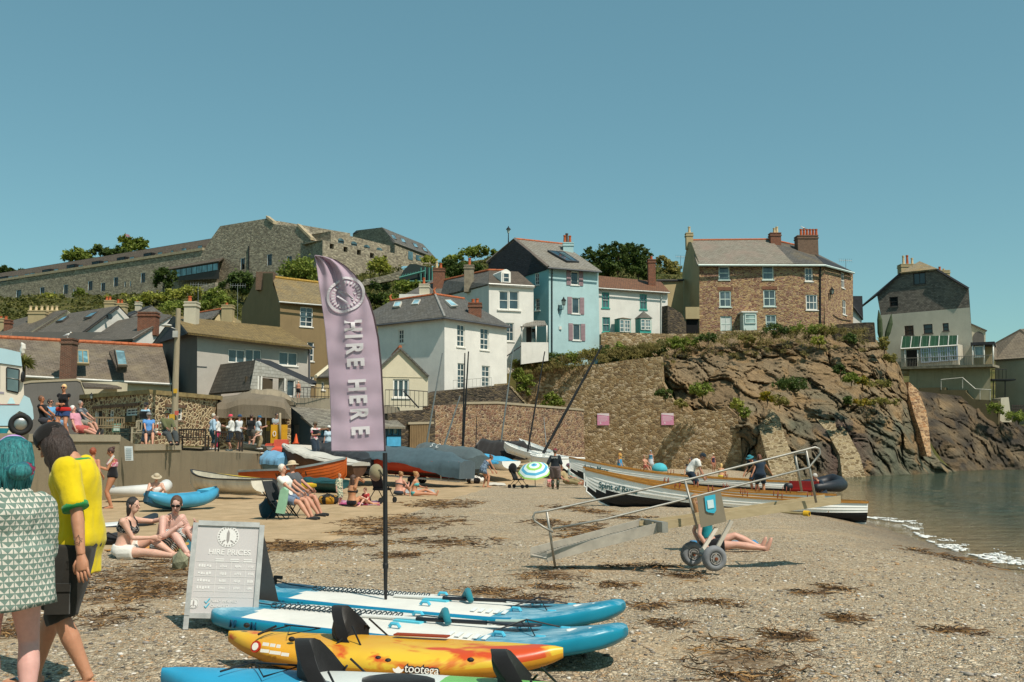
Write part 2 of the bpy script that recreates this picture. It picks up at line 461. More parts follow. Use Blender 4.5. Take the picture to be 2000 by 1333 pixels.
def bush(name,label,cat,clumps,n,size,mat,seed=1,group=None,trunk=True,kind=None):
	pass
	ce=clumps[0][0];zmin=min(q[2]-r[2]for q,r in clumps)
	base=V((sum(q[0]for q,_ in clumps)/len(clumps),sum(q[1]for q,_ in clumps)/len(clumps),zmin))
	root=thing(name,label,cat,base,group=group)
	foliage(clumps,n,size,seed).build('crown',mat,root)
	mb=MB();h=max(q[2]for q,r in clumps)-zmin
	for q,r in clumps:
		q=V(q);mb.tube([(base.x,base.y,zmin-.2),base.lerp(q,.4)+V((0,0,.1)),q],[max(.03,.05*r[2]),max(.025,.03*r[2]),.012],6)
		for k in range(3):
			a=k*2.1+seed;mb.tube([base.lerp(q,.5),q+V((math.cos(a)*r[0]*.6,math.sin(a)*r[1]*.6,r[2]*.3))],[max(.02,.02*r[2]),.008],5)
	mb.build('trunk',BARK,root)
	return root
def Q(px,d,dz=0):
	x=(px-1000)/FPX*d*1.0055;return V((x,d,zb(x,d)+dz))
def tub(name,pts,r,mat,root,n=8):mb=MB();mb.tube(pts,r,n);return mb.build(name,mat,root,True)
# camera, sky, sun
cam_d=bpy.data.cameras.new('camera');cam=bpy.data.objects.new('camera',cam_d);COL.objects.link(cam)
cam_d.sensor_width=36;cam_d.lens=FPX/2000*36;cam_d.clip_start=.1;cam_d.clip_end=5000
cam.location=CAM;cam.rotation_euler=(PI/2+TH,0,0);SC.camera=cam
SUN_EL=math.radians(56);SUN_H=V((.66,-.75)).normalized()
sd=bpy.data.lights.new('sun','SUN');sd.energy=4.9;sd.angle=math.radians(.5);sd.color=(1,.93,.82)
so=bpy.data.objects.new('sun',sd);COL.objects.link(so)
to_sun=V((SUN_H.x*math.cos(SUN_EL),SUN_H.y*math.cos(SUN_EL),math.sin(SUN_EL)))
so.rotation_euler=to_sun.to_track_quat('Z','Y').to_euler();so.location=to_sun*100
w=bpy.data.worlds.new('World');SC.world=w;w.use_nodes=True;wt=w.node_tree;wt.nodes.clear()
sk=wt.nodes.new('ShaderNodeTexSky');sk.sky_type='NISHITA';sk.sun_disc=False;sk.sun_elevation=SUN_EL
sk.sun_rotation=math.atan2(SUN_H.x,SUN_H.y);sk.air_density=1.0;sk.dust_density=.6;sk.ozone_density=2.2
tint=wt.nodes.new('ShaderNodeMix');tint.data_type='RGBA';tint.blend_type='MULTIPLY';tint.inputs[0].default_value=1
tint.inputs[7].default_value=(.90,1.15,.91,1)
bg=wt.nodes.new('ShaderNodeBackground');bg.inputs[1].default_value=.13
wo=wt.nodes.new('ShaderNodeOutputWorld')
air=wt.nodes.new('ShaderNodeMix');air.data_type='RGBA';air.inputs[0].default_value=.42;air.inputs[7].default_value=(1.0,2.4,2.9,1)
wt.links.new(sk.outputs[0],tint.inputs[6]);wt.links.new(tint.outputs[2],air.inputs[6]);wt.links.new(air.outputs[2],bg.inputs[0]);wt.links.new(bg.outputs[0],wo.inputs[0])
SC.view_settings.view_transform='Standard';SC.view_settings.look='None';SC.view_settings.exposure=0;SC.view_settings.gamma=1
SC.cycles.max_bounces=6;SC.cycles.use_denoising=True;SC.cycles.transparent_max_bounces=8
# beach
WEED=[(600,1068,110,9),(560,1072,60,8),(790,1020,110,14),(720,1040,60,8),(860,985,70,8),(300,1120,120,30),(250,1160,100,22),(420,1092,90,12),(1075,1022,40,6),(1145,1034,60,10),(1230,1012,40,4),(1080,1124,60,10),(1140,1050,40,4),(1260,1107,60,7),(1338,1128,42,11),(1072,1150,35,6),(1200,1113,40,5),(1030,1170,60,6),(1150,1187,38,6),(1270,1187,30,4),(1020,1195,50,5),(1200,1145,30,4),(1315,1222,35,8),(1455,1290,110,26),(1380,1250,30,12),(1540,1245,40,10),(1640,1152,25,6),(1580,1160,20,4),(1390,1180,50,5),(1860,1230,40,6),(1650,1215,24,5),(1190,970,26,4),(1160,1000,30,4),(1100,992,34,4),(40,1230,80,20),(200,1210,60,16),(950,1160,60,7),(870,1060,90,9),(780,1085,50,6),(1850,1090,60,4),(1500,1330,120,18)]
WE=[]
for(x,y,rx,ry)in WEED:
	p=G(x,y);a=G(x,y-ry);b=G(x,min(1330,y+ry));WE.append((p.x,p.y,rx*p.y/FPX,max(.12,(a.y-b.y)/2)))
def weedv(x,y):
	v=0
	for(cx,cy,rx,ry)in WE:
		dx=(x-cx)/rx;dy=(y-cy)/ry;q=dx*dx+dy*dy
		if q<4:v=max(v,math.exp(-q*.9))
	return v
SANDLINE=[(G(180,1085)),(G(520,1078)),(G(700,1045)),(G(850,985)),(G(960,950)),(G(1060,945))]
SLX=[(p.x,p.y)for p in SANDLINE]
def sandv(x,y):
	yl=tab(x,SLX)if x>SLX[0][0]else SLX[0][1]
	if x>SLX[-1][0]:yl=SLX[-1][1]+(x-SLX[-1][0])*14
	return clamp((y-yl)/(.06*max(y,1))*.5+.5)
def frange(a,b,s):
	o=[];x=a
	while x<b-1e-6:o.append(x);x+=s
	return o
def attr_grid(name,xs,ys,zf,mat,attrs):
	nx=len(xs);vs=[];va={k:[]for k in attrs}
	for y in ys:
		for x in xs:
			vs.append((x,y,zf(x,y)))
			for k,f in attrs.items():va[k].append(f(x,y))
	fs=[(j*nx+i,j*nx+i+1,(j+1)*nx+i+1,(j+1)*nx+i)for j in range(len(ys)-1)for i in range(nx-1)]
	me=bpy.data.meshes.new(name);me.from_pydata(vs,[],fs);me.materials.append(mat)
	for k in attrs:me.attributes.new(k,'FLOAT','POINT').data.foreach_set('value',va[k])
	me.polygons.foreach_set('use_smooth',[True]*len(fs));me.update()
	o=bpy.data.objects.new(name,me);COL.objects.link(o);return o
def beach_mat():
	q=NT('beach_shingle');o=q.obj()
	A=lambda k:q.n('Attribute',{},attribute_name=k).outputs[2]
	pal=['#bcb09d','#a39683','#cdc1af','#8b8073','#b8a38a','#dcd2c2','#ada08d','#c4b29a','#7c7268','#d0c4b2','#bf9f7c','#b3a592']
	w=q.noise(o,9,3,.6,out=1)
	ov=q.n('VectorMath',{0:o,1:q.n('VectorMath',{0:w,'Scale':.02},operation='SCALE').outputs[0]},operation='ADD').outputs[0]
	def peb(sc):
		cc=q.n('SeparateColor',{0:q.vor(ov,sc,out=1)}).outputs;d=q.vor(ov,sc,'DISTANCE_TO_EDGE')
		return q.ramp(cc[0],[(i/len(pal),c(h))for i,h in enumerate(pal)],'CONSTANT'),d,cc[1]
	c1,d1,r1=peb(46);c2,d2,r2=peb(21)
	big=q.ramp(q.noise(o,4,4),[(.5,0),(.56,1)]);sel=q.math('MULTIPLY',big,q.ramp(r2,[(.5,0),(.55,1)]))
	peb_c=q.mix(sel,c1,c2);peb_h=q.mix(sel,q.ramp(d1,[(0,0),(.35,.6)]),q.ramp(d2,[(0,0),(.3,1)]))
	gap=q.mix(sel,q.ramp(d1,[(.0,.5),(.12,1)]),q.ramp(d2,[(.0,.45),(.08,1)]))
	peb_c=q.mix(.9,peb_c,gap,'MULTIPLY')
	sand=q.mix(q.ramp(q.noise(o,1.6,8,.65),[(.3,0),(.7,1)]),c('#9a876b'),c('#bba58a'))
	sand=q.mix(.45,sand,q.ramp(q.noise(o,60,3,.7),[(.3,.62),(.7,1.15)]),'MULTIPLY')
	sand=q.mix(q.ramp(q.vor(o,9),[(.08,.7),(.13,0)]),sand,c1)
	sf=q.math('ADD',q.math('ADD',A('sand'),q.math('MULTIPLY',q.noise(o,.8,6,.65),1.1)),-.55)
	sf2=q.ramp(q.noise(q.map(o,(.35,.9,1)),1.1,5,.6),[(.52,0),(.66,.5)])
	sf=q.math('MAXIMUM',q.ramp(sf,[(.4,0),(.6,1)]),sf2)
	col=q.mix(sf,peb_c,sand)
	wd=q.math('MULTIPLY',A('weed'),q.math('ADD',q.noise(q.map(o,(1.6,2.6,1)),4,7,.75),.12))
	wf=q.ramp(wd,[(.26,0),(.58,.75)])
	wc=q.mix(q.ramp(q.noise(q.map(o,(20,60,1),(0,0,.4)),1,5,.7),[(.3,0),(.7,1)]),c('#2a2015'),c('#7b5c37'))
	col=q.mix(wf,col,wc)
	col=q.mix(q.math('MULTIPLY',A('wet'),.62),col,q.mix(1,col,c('#7d6f5b'),'MULTIPLY'))
	h=q.mix(sf,peb_h,q.math('ADD',q.math('MULTIPLY',q.noise(o,14,6,.7),.5),q.math('MULTIPLY',q.vor(o,2.6,'SMOOTH_F1'),1.6)));h=q.mix(wf,h,q.noise(q.map(o,(12,40,1),(0,0,.4)),1,5,.7))
	col=q.mix(1,col,c('#fff7e8'),'MULTIPLY')
	rough=q.math('SUBTRACT',.9,q.math('MULTIPLY',A('wet'),.45))
	return q.out(col,rough,(h,.9,.025),0,.3)
def zrel(x,y):
	z=zb(x,y)
	return z+.04*nz.noise(V((x*.9,y*.9,0)))+.024*nz.noise(V((x*2.7,y*2.7,3)))+.012*nz.noise(V((x*6,y*6,5)))
def wetv(x,y):
	dx=tab(y,XW)-x+.5*nz.noise(V((x*.5,y*.5,9)));return clamp(1.15-dx/3.4)
xs=frange(-40,-9,.8)+frange(-9,-5,.35)+frange(-5,6,.15)+frange(6,12,.25)+frange(12,34,.8)
ys=frange(-6,4,.5)+frange(4,16,.12)+frange(16,36,.28)+frange(36,112,.8)
beach=attr_grid('beach',xs,ys,zrel,beach_mat(),{'sand':sandv,'weed':weedv,'wet':wetv});tag(beach,None,None,kind='structure')
mb=MB()
ICO=[V(p).normalized()for p in[(0,1,1.6),(0,-1,1.6),(0,1,-1.6),(0,-1,-1.6),(1,1.6,0),(-1,1.6,0),(1,-1.6,0),(-1,-1.6,0),(1.6,0,1),(-1.6,0,1),(1.6,0,-1),(-1.6,0,-1)]]
ICF=[(0,1,8),(0,9,1),(0,4,5),(0,5,9),(0,8,4),(1,6,8),(1,7,6),(1,9,7),(2,3,11),(2,10,3),(2,5,4),(2,11,5),(2,4,10),(3,6,7),(3,10,6),(3,7,11),(4,8,10),(5,11,9),(6,10,8),(7,9,11)]
pc=0
while pc<10500:
	y=5.2+12*R.random()**1.7;x=R.uniform(-.53,.55)*y
	if x>tab(y,XW)-.3 or R.random()<sandv(x,y)*.93:continue
	if nz.noise(V((x*.35*1.1,y*.9*1.1,0)))>.12 and R.random()<.6:continue
	s=.006+.016*R.random()**2.2*(1.5 if R.random()<.06 else 1);rz=Matrix.Rotation(R.uniform(0,6.28),3,'Z');a,b,d=R.uniform(.9,1.6),R.uniform(.7,1.1),R.uniform(.35,.7)
	o=V((x,y,zrel(x,y)+s*d*.35));mb.add([o+rz@V((p.x*a*s,p.y*b*s,p.z*d*s))for p in ICO],ICF);pc+=1
q=NT('loose_stone');rnd=q.n('NewGeometry').outputs['Random Per Island']
pal=['#a59a8c','#7d746a','#bdb2a3','#645d55','#a48d72','#d6cfc4','#938a80','#b39f86','#5a544e','#b08a62']
sm_=q.out(q.mix(.4,q.ramp(rnd,[(i/10,c(h))for i,h in enumerate(pal)],'CONSTANT'),q.ramp(q.noise(q.obj(),120,3),[(.3,.6),(.7,1.1)]),'MULTIPLY'),.8)
tag(mb.build('loose_pebbles',sm_,None,True),None,None,kind='stuff')
mb=MB()
for(cx,cy,rx,ry)in WE:
	for k in range(int(min(700,80+300*rx*ry*(3 if cy<16 else 1)))):
		a=R.uniform(0,6.28);r=R.random()**.6*1.15
		x=cx+rx*r*math.cos(a);y=cy+ry*r*math.sin(a)
		if nz.noise(V((x*2.2,y*3.2,5)))<-.05:continue
		L=R.uniform(.05,.22)*(1 if cy<16 else 1.5);h=R.uniform(0,6.28);w_=R.uniform(.002,.006)*(1 if cy<16 else 1.5);z=zrel(x,y);ps=[]
		for i in range(4):
			h+=R.uniform(-.7,.7);x+=math.cos(h)*L/3;y+=math.sin(h)*L/3;ps.append((x,y,z+R.uniform(.006,.035)))
		mb.tube(ps,[w_,w_*1.2,w_,w_*.4],3,cap=False)
q=NT('dried_seaweed');rnd=q.n('NewGeometry').outputs['Random Per Island']
tag(mb.build('seaweed',q.out(q.ramp(rnd,[(0,c('#2e2417')),(.45,c('#57402a')),(.8,c('#7d5b35')),(1,c('#a88352'))]),.85),None),None,None,kind='stuff')
# sea
def sea_mat():
	q=NT('sea_water');o=q.obj()
	d=q.n('SeparateXYZ',{0:o}).outputs
	n1=q.noise(q.map(o,(.7,1.5,1),(0,0,.5)),1.1,7,.62,dist=.4);n2=q.noise(o,5,3,.6)
	col=q.mix(q.ramp(q.noise(o,.12,4),[(.35,0),(.65,1)]),c('#4a4c34'),c('#38493f'))
	sh=q.n('Attribute',{},attribute_name='shallow').outputs[2];col=q.mix(sh,col,c('#8a7757'))
	n3=q.noise(q.map(o,(.25,.8,1),(0,0,.3)),1.6,4,.6)
	h=q.math('ADD',q.math('ADD',n1,q.math('MULTIPLY',n2,.3)),q.math('MULTIPLY',n3,1.2))
	return q.out(col,.05,(h,1.,.5),0,.5,extra={'IOR':1.33})
sx=frange(6,40,1.2)+[60,120,300,900];sy=[-300,-60]+frange(-6,120,1.2)+[200,500,1500]
sea=attr_grid('sea',sx,sy,lambda x,y:ZW+(.025*nz.noise(V((x*.6,y*.9,1)))if x>tab(y,XW)+.8 and y<120 else 0),sea_mat(),{'shallow':lambda x,y:clamp(1-(x-tab(y,XW))/5)*(y<110)});tag(sea,None,None,kind='structure')
def foam_strip(px):
	pts=[G(*p[:2])for p in px];ws=[p[2]for p in px];mb=MB();rr=random.Random(3);n=0
	for i in range(5200):
		t=rr.random()*(len(pts)-1.001);k=int(t);f=t-k;p=pts[k].lerp(pts[k+1],f);w_=lerp(ws[k],ws[k+1],f)
		a=rr.random()**1.6;edge=nz.noise(V((t*3.1,2,0)))*.35
		x=p.x+(a+edge)*w_;y=p.y+rr.uniform(-.25,.25)
		if nz.noise(V((x*1.7,y*1.1,4)))<-.12+a*.25 or nz.noise(V((x*7,y*5,2)))<-.08+a*.25:continue
		r=rr.uniform(.01,.04)*(1.1-.6*a);z=max(ZW+.012,zrel(x,y)+.006)
		mb.ell((x,y,z),(r*rr.uniform(1,2.4),r*rr.uniform(1,2.2),rr.uniform(.006,.018)),7,3)
	return mb
tag(foam_strip([(1682,1011,.5),(1720,1019,.9),(1765,1031,.5),(1800,1052,.3),(1830,1066,.9),(1880,1083,1.1),(1935,1098,1.0),(2000,1116,1.1),(2080,1150,.9)]).build('sea_foam',plain('#d6d5cf',.6),None,True),None,None,kind='stuff')
# hill
HX=[-130,-60,-25,0,28,36,46,70,110];HY=[30,52,62,80,88,94,100,120,140,165,200,260,400]
HZ={30:[1.3,-2,-2,-4,-4,-4,-4,-4,-4],52:[1.3,1,.2,-4,-4,-4,-4,-4,-4],62:[3,2.2,1.2,.2,-4,-4,-4,-4,-4],80:[8,6,5.2,-2,-4,-4,-4,-4,-4],88:[10,8,7.5,-1,-4,-4,-4,-4,-4],94:[11.5,9.6,9,9.5,9.5,-1,-4,-4,-4],100:[13,11,10.5,11.5,12.3,11,-4,-4,-4],120:[17,15.5,16.5,18,19,12,-4,-4,-4],140:[21,20.5,22.5,25,25,19,8,-2,-3],165:[25,26.5,30,33,31,27,18,8,8],200:[29,32,36,40.3,37.5,33,25,14,20],260:[36,42,44,42,36,32,26,16,24],400:[40,46,46,42,34,30,24,14,20]}
def hz(x,y):
	x=clamp(x,HX[0],HX[-1]);y=clamp(y,HY[0],HY[-1])
	i=max(k for k in range(len(HX)-1)if HX[k]<=x);j=max(k for k in range(len(HY)-1)if HY[k]<=y)
	a=(x-HX[i])/(HX[i+1]-HX[i]);b=(y-HY[j])/(HY[j+1]-HY[j]);A,B=HZ[HY[j]],HZ[HY[j+1]]
	return lerp(lerp(A[i],A[i+1],a),lerp(B[i],B[i+1],a),b)
def hzr(x,y):return hz(x,y)+(.5*nz.noise(V((x*.15,y*.15,0)))+.25*nz.noise(V((x*.5,y*.5,0)))if y>95 else 0)
def HG(px,py,d0=60):
	r=ray(px,py);t=d0
	while t<420:
		p=CAM+r*t
		if p.z<hz(p.x,p.y):return p
		t+=.5
	return None
q=NT('hillside_turf');o=q.obj()
hc=q.mix(q.ramp(q.noise(o,.25,7,.65),[(.35,0),(.65,1)]),c('#3d4420'),c('#6b6238'))
hc=q.mix(q.ramp(q.noise(o,.9,6,.7),[(.55,0),(.7,.7)]),hc,c('#5c4a34'))
hill=attr_grid('hillside',frange(-130,110,3),frange(30,130,2)+frange(130,400,6),hzr,q.out(hc,.95,(q.noise(o,3,6,.7),.8,.4),0,.15),{});tag(hill,None,None,kind='structure')
# promenade and seawall
CONC=render_wall('#8d8069',.75,.35);CONCL=render_wall('#a89c85',.3,.3)
sw=[(-60,846,25.5),(60,848,29),(233,850,33.5),(262,868,35),(352,868,39),(356,880,39.3),(450,884,45),(534,888,52)]
root=thing('sea_wall','long stained concrete sea wall between beach and promenade','wall',P(300,900,37))
mb=MB();T=[P(*p)for p in sw];rings=[]
for p in T:rings.append([(p.x,p.y,-.8),(p.x,p.y,p.z),(p.x-.5,p.y+.1,p.z),(p.x-.5,p.y+.1,-.8)])
mb.loft(rings);mb.build('wall_body',CONC,root)
mb=MB()
for a,b in((0,2),(3,4)):
	for i in range(a,b):
		p,s_=T[i],T[i+1];mb.prism([(p.x+.05,p.y,p.z-.22),(s_.x+.05,s_.y,s_.z-.22),(s_.x+.05,s_.y,s_.z+.004),(p.x+.05,p.y,p.z+.004)],(-.62,.1,0))
mb.build('coping',CONCL,root)
PZ=[(24,1.84),(33.5,1.84),(35,1.56),(39,1.56),(39.5,1.36),(52,1.16),(62,1.5)]
mb=MB();rings=[]
for y in frange(22,64,1.5):
	xw=tab(y,[(p.y,p.x)for p in T])-.5;z=tab(y,PZ)-.02
	if y>52.5:xw=min(xw,-11-(y-52)*.35)
	rings.append([(xw,y,z),(-60,y,z),(-60,y,-1),(xw,y,-1)])
tag(mb.loft(rings).build('promenade',CONC,None),None,None,kind='structure')
# cliff
def cliff_mesh(name,cols,nc,nr,amp,seed,colf,ctrl=None,bulge=0.,kind='structure'):
	vs=[];ca=[];n=len(cols)
	for i in range(nc+1):
		t=i/nc*(n-1);k=min(int(t),n-2);f=t-k
		def pt(j):
			a,b=cols[k][j],cols[k+1][j];return P(*[lerp(a[q_],b[q_],f)for q_ in range(3)])
		b,tp=pt(0),pt(1);out=V((b.x,b.y,0)).normalized()
		for j in range(nr+1):
			s=j/nr;p=b.lerp(tp,s);p.z-=(0.6 if j==0 else 0)
			dd=bulge*math.sin(PI*s)
			sc=V((p.x*.53-p.z*.64,p.y*.3,p.z*.29+p.x*.35));sc+=V((nz.noise(p*.5),0,nz.noise(p*.5+V((7,0,0)))))*.5
			blk=0
			for fq,am in((.55,.9),(1.25,.5),(2.9,.16)):
				v0=nz.voronoi(sc*V((.45,1,1.5))*fq if False else V((sc.x*.45*fq,sc.y*fq,sc.z*1.7*fq))+V((seed,0,0)));pt0=v0[1][0];blk+=am*(nz.noise(pt0*7.3+V((fq,0,0)))+.25*((sc.x*.45*fq+seed)-pt0.x)-.5*max(0,.14-(v0[0][1]-v0[0][0]))*6)
			e=amp*(.8*nz.noise(V((p.x*.22+p.z*.2,p.y*.2,p.z*.12+seed)))+.75*blk+.1*nz.noise(p*3.1))
			e*=min(1,(1-s)*9+.12)*(min(1,s*6+.4))
			q_=p-out*(e+dd);q_.x+=.3*amp*nz.noise(p*.6+V((9,9,seed)))
			vs.append(q_);ca.append(colf(i/nc,s,p))
	m=nr+1;fs=[(i*m+j,(i+1)*m+j,(i+1)*m+j+1,i*m+j+1)for i in range(nc)for j in range(nr)]
	me=bpy.data.meshes.new(name);me.from_pydata([tuple(v)for v in vs],[],fs)
	at=me.attributes.new('rock','FLOAT_COLOR','POINT')
	for d_,x in zip(at.data,ca):d_.color=(*x[:3],1)
	me.polygons.foreach_set('use_smooth',[True]*len(fs));me.set_sharp_from_angle(angle=.35)
	me.materials.append(ROCK);me.update()
	o=bpy.data.objects.new(name,me);COL.objects.link(o);tag(o,None,None,kind=kind);return o
q=NT('cliff_rock');o=q.obj();cc=q.n('Attribute',{},attribute_name='rock').outputs[0]
ro=q.map(o,(1,1,1),(0,-.75,0));st=q.noise(q.map(ro,(.5,.5,5.5)),1.3,10,.8,dist=.5)
col=q.mix(.92,cc,q.ramp(st,[(.32,.25),(.5,.95),(.68,1.4)]),'MULTIPLY')
col=q.mix(.5,col,q.ramp(q.noise(o,.6,7,.7),[(.3,.5),(.7,1.3)]),'MULTIPLY')
ROCK=q.out(col,.88,(q.math('ADD',st,q.math('MULTIPLY',q.noise(o,4,6,.75),.5)),1.,.35),0,.25)
EARTH,GREYB,PURP,GREEN,DARK,OCH=[V(c(h)[:3])for h in('#9f8462','#948064','#6a564c','#74735f','#4a433b','#a8875c')]
def ccol(u,s,p):
	n=nz.noise(p*.35+V((3,0,0)));n2=nz.noise(p*.8)
	x=EARTH.lerp(GREYB,clamp(.5+n*1.4))
	rk=GREEN.lerp(GREYB,clamp(.4+n2*1.2))
	if.28<u<.62:rk=rk.lerp(PURP,sm(1-abs(u-.44)/.17)*sm(1.5-s*3.2+n*.6))
	t=sm((.62-s+n*.25+(u-.45)*.35)*3.0);x=x.lerp(rk,t)
	if n2>.28:x=x.lerp(OCH,.5)
	return x
cols=[((1395,925,84),(1262,672,92)),((1450,926,81.5),(1330,662,93)),((1490,936,77),(1400,657,94)),((1530,937,76.5),(1470,652,94.5)),((1570,934,78),(1540,648,95)),((1620,933,79),(1610,652,95)),((1660,933,80),(1665,652,94.5)),((1705,931,82),(1708,655,93.5)),((1740,930,83),(1724,678,93)),((1775,929,85),(1748,706,93)),((1810,926,88),(1768,745,94)),((1838,924,90),(1786,800,95)),((1858,922,92),(1806,870,96)),((1872,921,95),(1822,915,97))]
cliff_mesh('cliff',cols,240,120,1.7,1,ccol,bulge=1.2)
def ccol2(u,s,p):return DARK.lerp(GREYB,clamp(.25+.8*nz.noise(p*.5))).lerp(OCH,.25*sm(nz.noise(p*.9)*3))
cols2=[((1800,924,98),(1772,760,104)),((1880,922,98),(1800,765,105)),((1930,919,101),(1860,772,106)),((1975,918,103),(1930,785,106)),((2030,917,105),(1962,800,107)),((2110,915,108),(1990,830,108)),((2250,912,112),(2150,850,112))]
cliff_mesh('headland_rocks',cols2,110,60,1.1,5,ccol2,bulge=.8)
# masonry
ST_RED=rubble(('#8a6a52','#9c7c5e','#7a5848','#a98c6c','#6c5546','#94705a'),'#b5a289',3.0,1.9,.05,.2)
ST_TAN=rubble(('#a08560','#947853','#ab9370','#b89f7a','#866f52','#c9b292'),'#a08a68',3.4,1.5,.05,.2)
ST_DARK=rubble(('#4d443a','#5d5246','#6f6150','#3e3832','#77674f'),'#5b5145',3.2,2.6,.05,.5)
ST_HUT=rubble(('#8f7454','#735b45','#a68a66','#5f4b3a','#8d6a50','#b39a78'),'#c9b48f',2.7,1.7,.12,.1)
ST_FORT=rubble(('#9c927e','#a99d88','#8a8070','#b8ac95','#958975','#c2b59b'),'#9c907b',2.4,2.2,.04,.25)
ST_HOUSE=rubble(('#a5805f','#b8946a','#8f6553','#c4a47a','#825c4c','#ae8a64','#9c7465'),'#bfa684',3.4,2.3,.06,.1)
ST_BUT=rubble(('#8d795a','#7c6848','#988664','#685638','#a3906d'),'#a39275',2.6,1.7,.1,.2)
def slabwall(name,label,cat,fa,fb,poly,mat,thick=1.0,cop=None,copm=None):
	fac=Fac(fa,fb);pts=[fac.p(*p)for p in poly]
	root=thing(name,label,cat,pts[-1])
	mb=MB();mb.prism(pts,-fac.N*thick);mb.build('masonry',mat,root)
	if cop:
		mb=MB()
		for i in cop:
			a,b=pts[i],pts[i+1];d=(b-a).normalized();up=d.cross(fac.N);up=up if up.z>0 else-up
			mb.prism([a+fac.N*.06+up*.002,b+fac.N*.06+up*.002,b+fac.N*.06+up*.16,a+fac.N*.06+up*.16],-fac.N*(thick+.1))
		mb.build('coping',copm or CONCL,root)
	return root,fac
slabwall('retaining_wall','tall brown rubble retaining wall with two pink signs, left of the cliff','wall',(1000,800,88.5),(1450,850,82),[(1008,905),(1008,716),(1060,708),(1130,716),(1180,710),(1230,703),(1290,696),(1293,745),(1310,775),(1320,792),(1345,806),(1372,799),(1395,803),(1420,795),(1440,812),(1447,862),(1452,928)],ST_TAN,1.2)
slabwall('boatyard_wall','reddish stone wall with pale capping behind the boat masts','wall',(845,840,64),(1142,850,82),[(845,884),(845,793),(905,790),(971,789),(1060,796),(1140,803),(1142,912)],ST_RED,.8,cop=(2,3,4),copm=CONCL)
slabwall('terrace_wall','dark stone terrace wall below the white hipped house','wall',(837,780,71),(1027,780,78),[(836,800),(836,774),(872,763),(991,752),(1027,792)],ST_DARK,1.5,cop=(3,),copm=ST_BUT)
slabwall('yard_gate_wall','dark lichened stone wall left of the wooden boat store door','wall',(755,840,61),(850,840,63.5),[(757,872),(757,808),(783,806),(796,802),(850,800),(850,872)],ST_DARK,.7)
for nm,lab,poly,d in(('stone_buttress','pale masonry buttress in the cliff next to the retaining wall',[(1511,940),(1493,880),(1483,838),(1508,799),(1523,817),(1532,850),(1550,895),(1557,940)],76),('stone_buttress','broad pale masonry buttress between purple rock and green rock',[(1646,940),(1640,889),(1617,846),(1594,818),(1636,824),(1655,844),(1679,889),(1693,940)],78.6),('stone_buttress','narrow orange stained masonry strip at the right edge of the cliff',[(1811,892),(1797,842),(1786,811),(1774,766),(1775,746),(1793,762),(1809,802),(1814,833),(1819,892)],87)):
	root=thing(nm,lab,'buttress',P(poly[0][0],poly[0][1],d),group='masonry patches in the cliff');mb=MB()
	n=len(poly);ymx=max(p[1]for p in poly);pts=[P(x,y,d-1.0+(ymx-y)*.05)for x,y in poly]
	mb.prism(pts,(0,5,0));mb.build('masonry',ST_BUT if d<85 else rubble(('#a5764e','#8d6a4a','#b9926a','#7b5a40'),'#b79b78',3,1.6,.08,.2),root)
slabwall('garden_wall','low stone garden wall on the cliff edge before the white cottage','wall',(1173,665,92.5),(1400,660,95.5),[(1174,690),(1174,653),(1182,649),(1300,652),(1400,653),(1400,690)],ST_TAN,.5)
slabwall('garden_wall','mossy stone wall along the cliff top below the stone house','wall',(1395,650,95.5),(1640,645,95),[(1401,680),(1401,647),(1480,645),(1560,643),(1638,640),(1638,680)],ST_TAN,.5)
slabwall('garden_wall','dark stone wall ending at the cliff corner right of the stone house','wall',(1630,645,94.6),(1712,645,93),[(1632,665),(1632,634),(1690,630),(1707,630),(1710,668)],ST_DARK,.6)
for(x0,y0,x1,y1,d,lab)in((1167,808,1190,831,85.6,'pink and white warning sign, the left one on the brown wall'),(1292,807.5,1316,830.5,83.8,'pink and white warning sign, the right one nearer the cliff')):
	fac=Fac((1000,800,88.5),(1450,850,82));u0,z0,u1,z1=fac.rect((x0,y0,x1,y1))
	root=thing('warning_sign',lab,'sign',fac.pt(u0,z0),group='pink signs on the wall')
	mb=MB();fac.box(mb,u0,z0,u1,z1,.03,.07);mb.build('board',plain('#d88fab',.5),root)
	mb=MB();mb.face([fac.pt(u0,z1,.076),fac.pt(u1,z1,.076),fac.pt(u1,lerp(z1,z0,.22),.076),fac.pt(u0,lerp(z1,z0,.1),.076)]);mb.face([fac.pt(lerp(u0,u1,.2),lerp(z0,z1,.12),.076),fac.pt(lerp(u0,u1,.36),lerp(z0,z1,.12),.076),fac.pt(lerp(u0,u1,.28),lerp(z0,z1,.3),.076)])
	mb.build('white_panel',plain('#ead9dc',.5),root)
	mb=MB()
	for k,(zz,w_)in enumerate(((.72,.7),(.62,.8),(.52,.75),(.43,.8),(.34,.6))):
		fac.box(mb,lerp(u0,u1,.1),lerp(z0,z1,zz)-.014,lerp(u0,u1,.1+w_),lerp(z0,z1,zz)+.014,.07,.078)
	mb.build('lettering',plain('#efdfe4',.5),root)
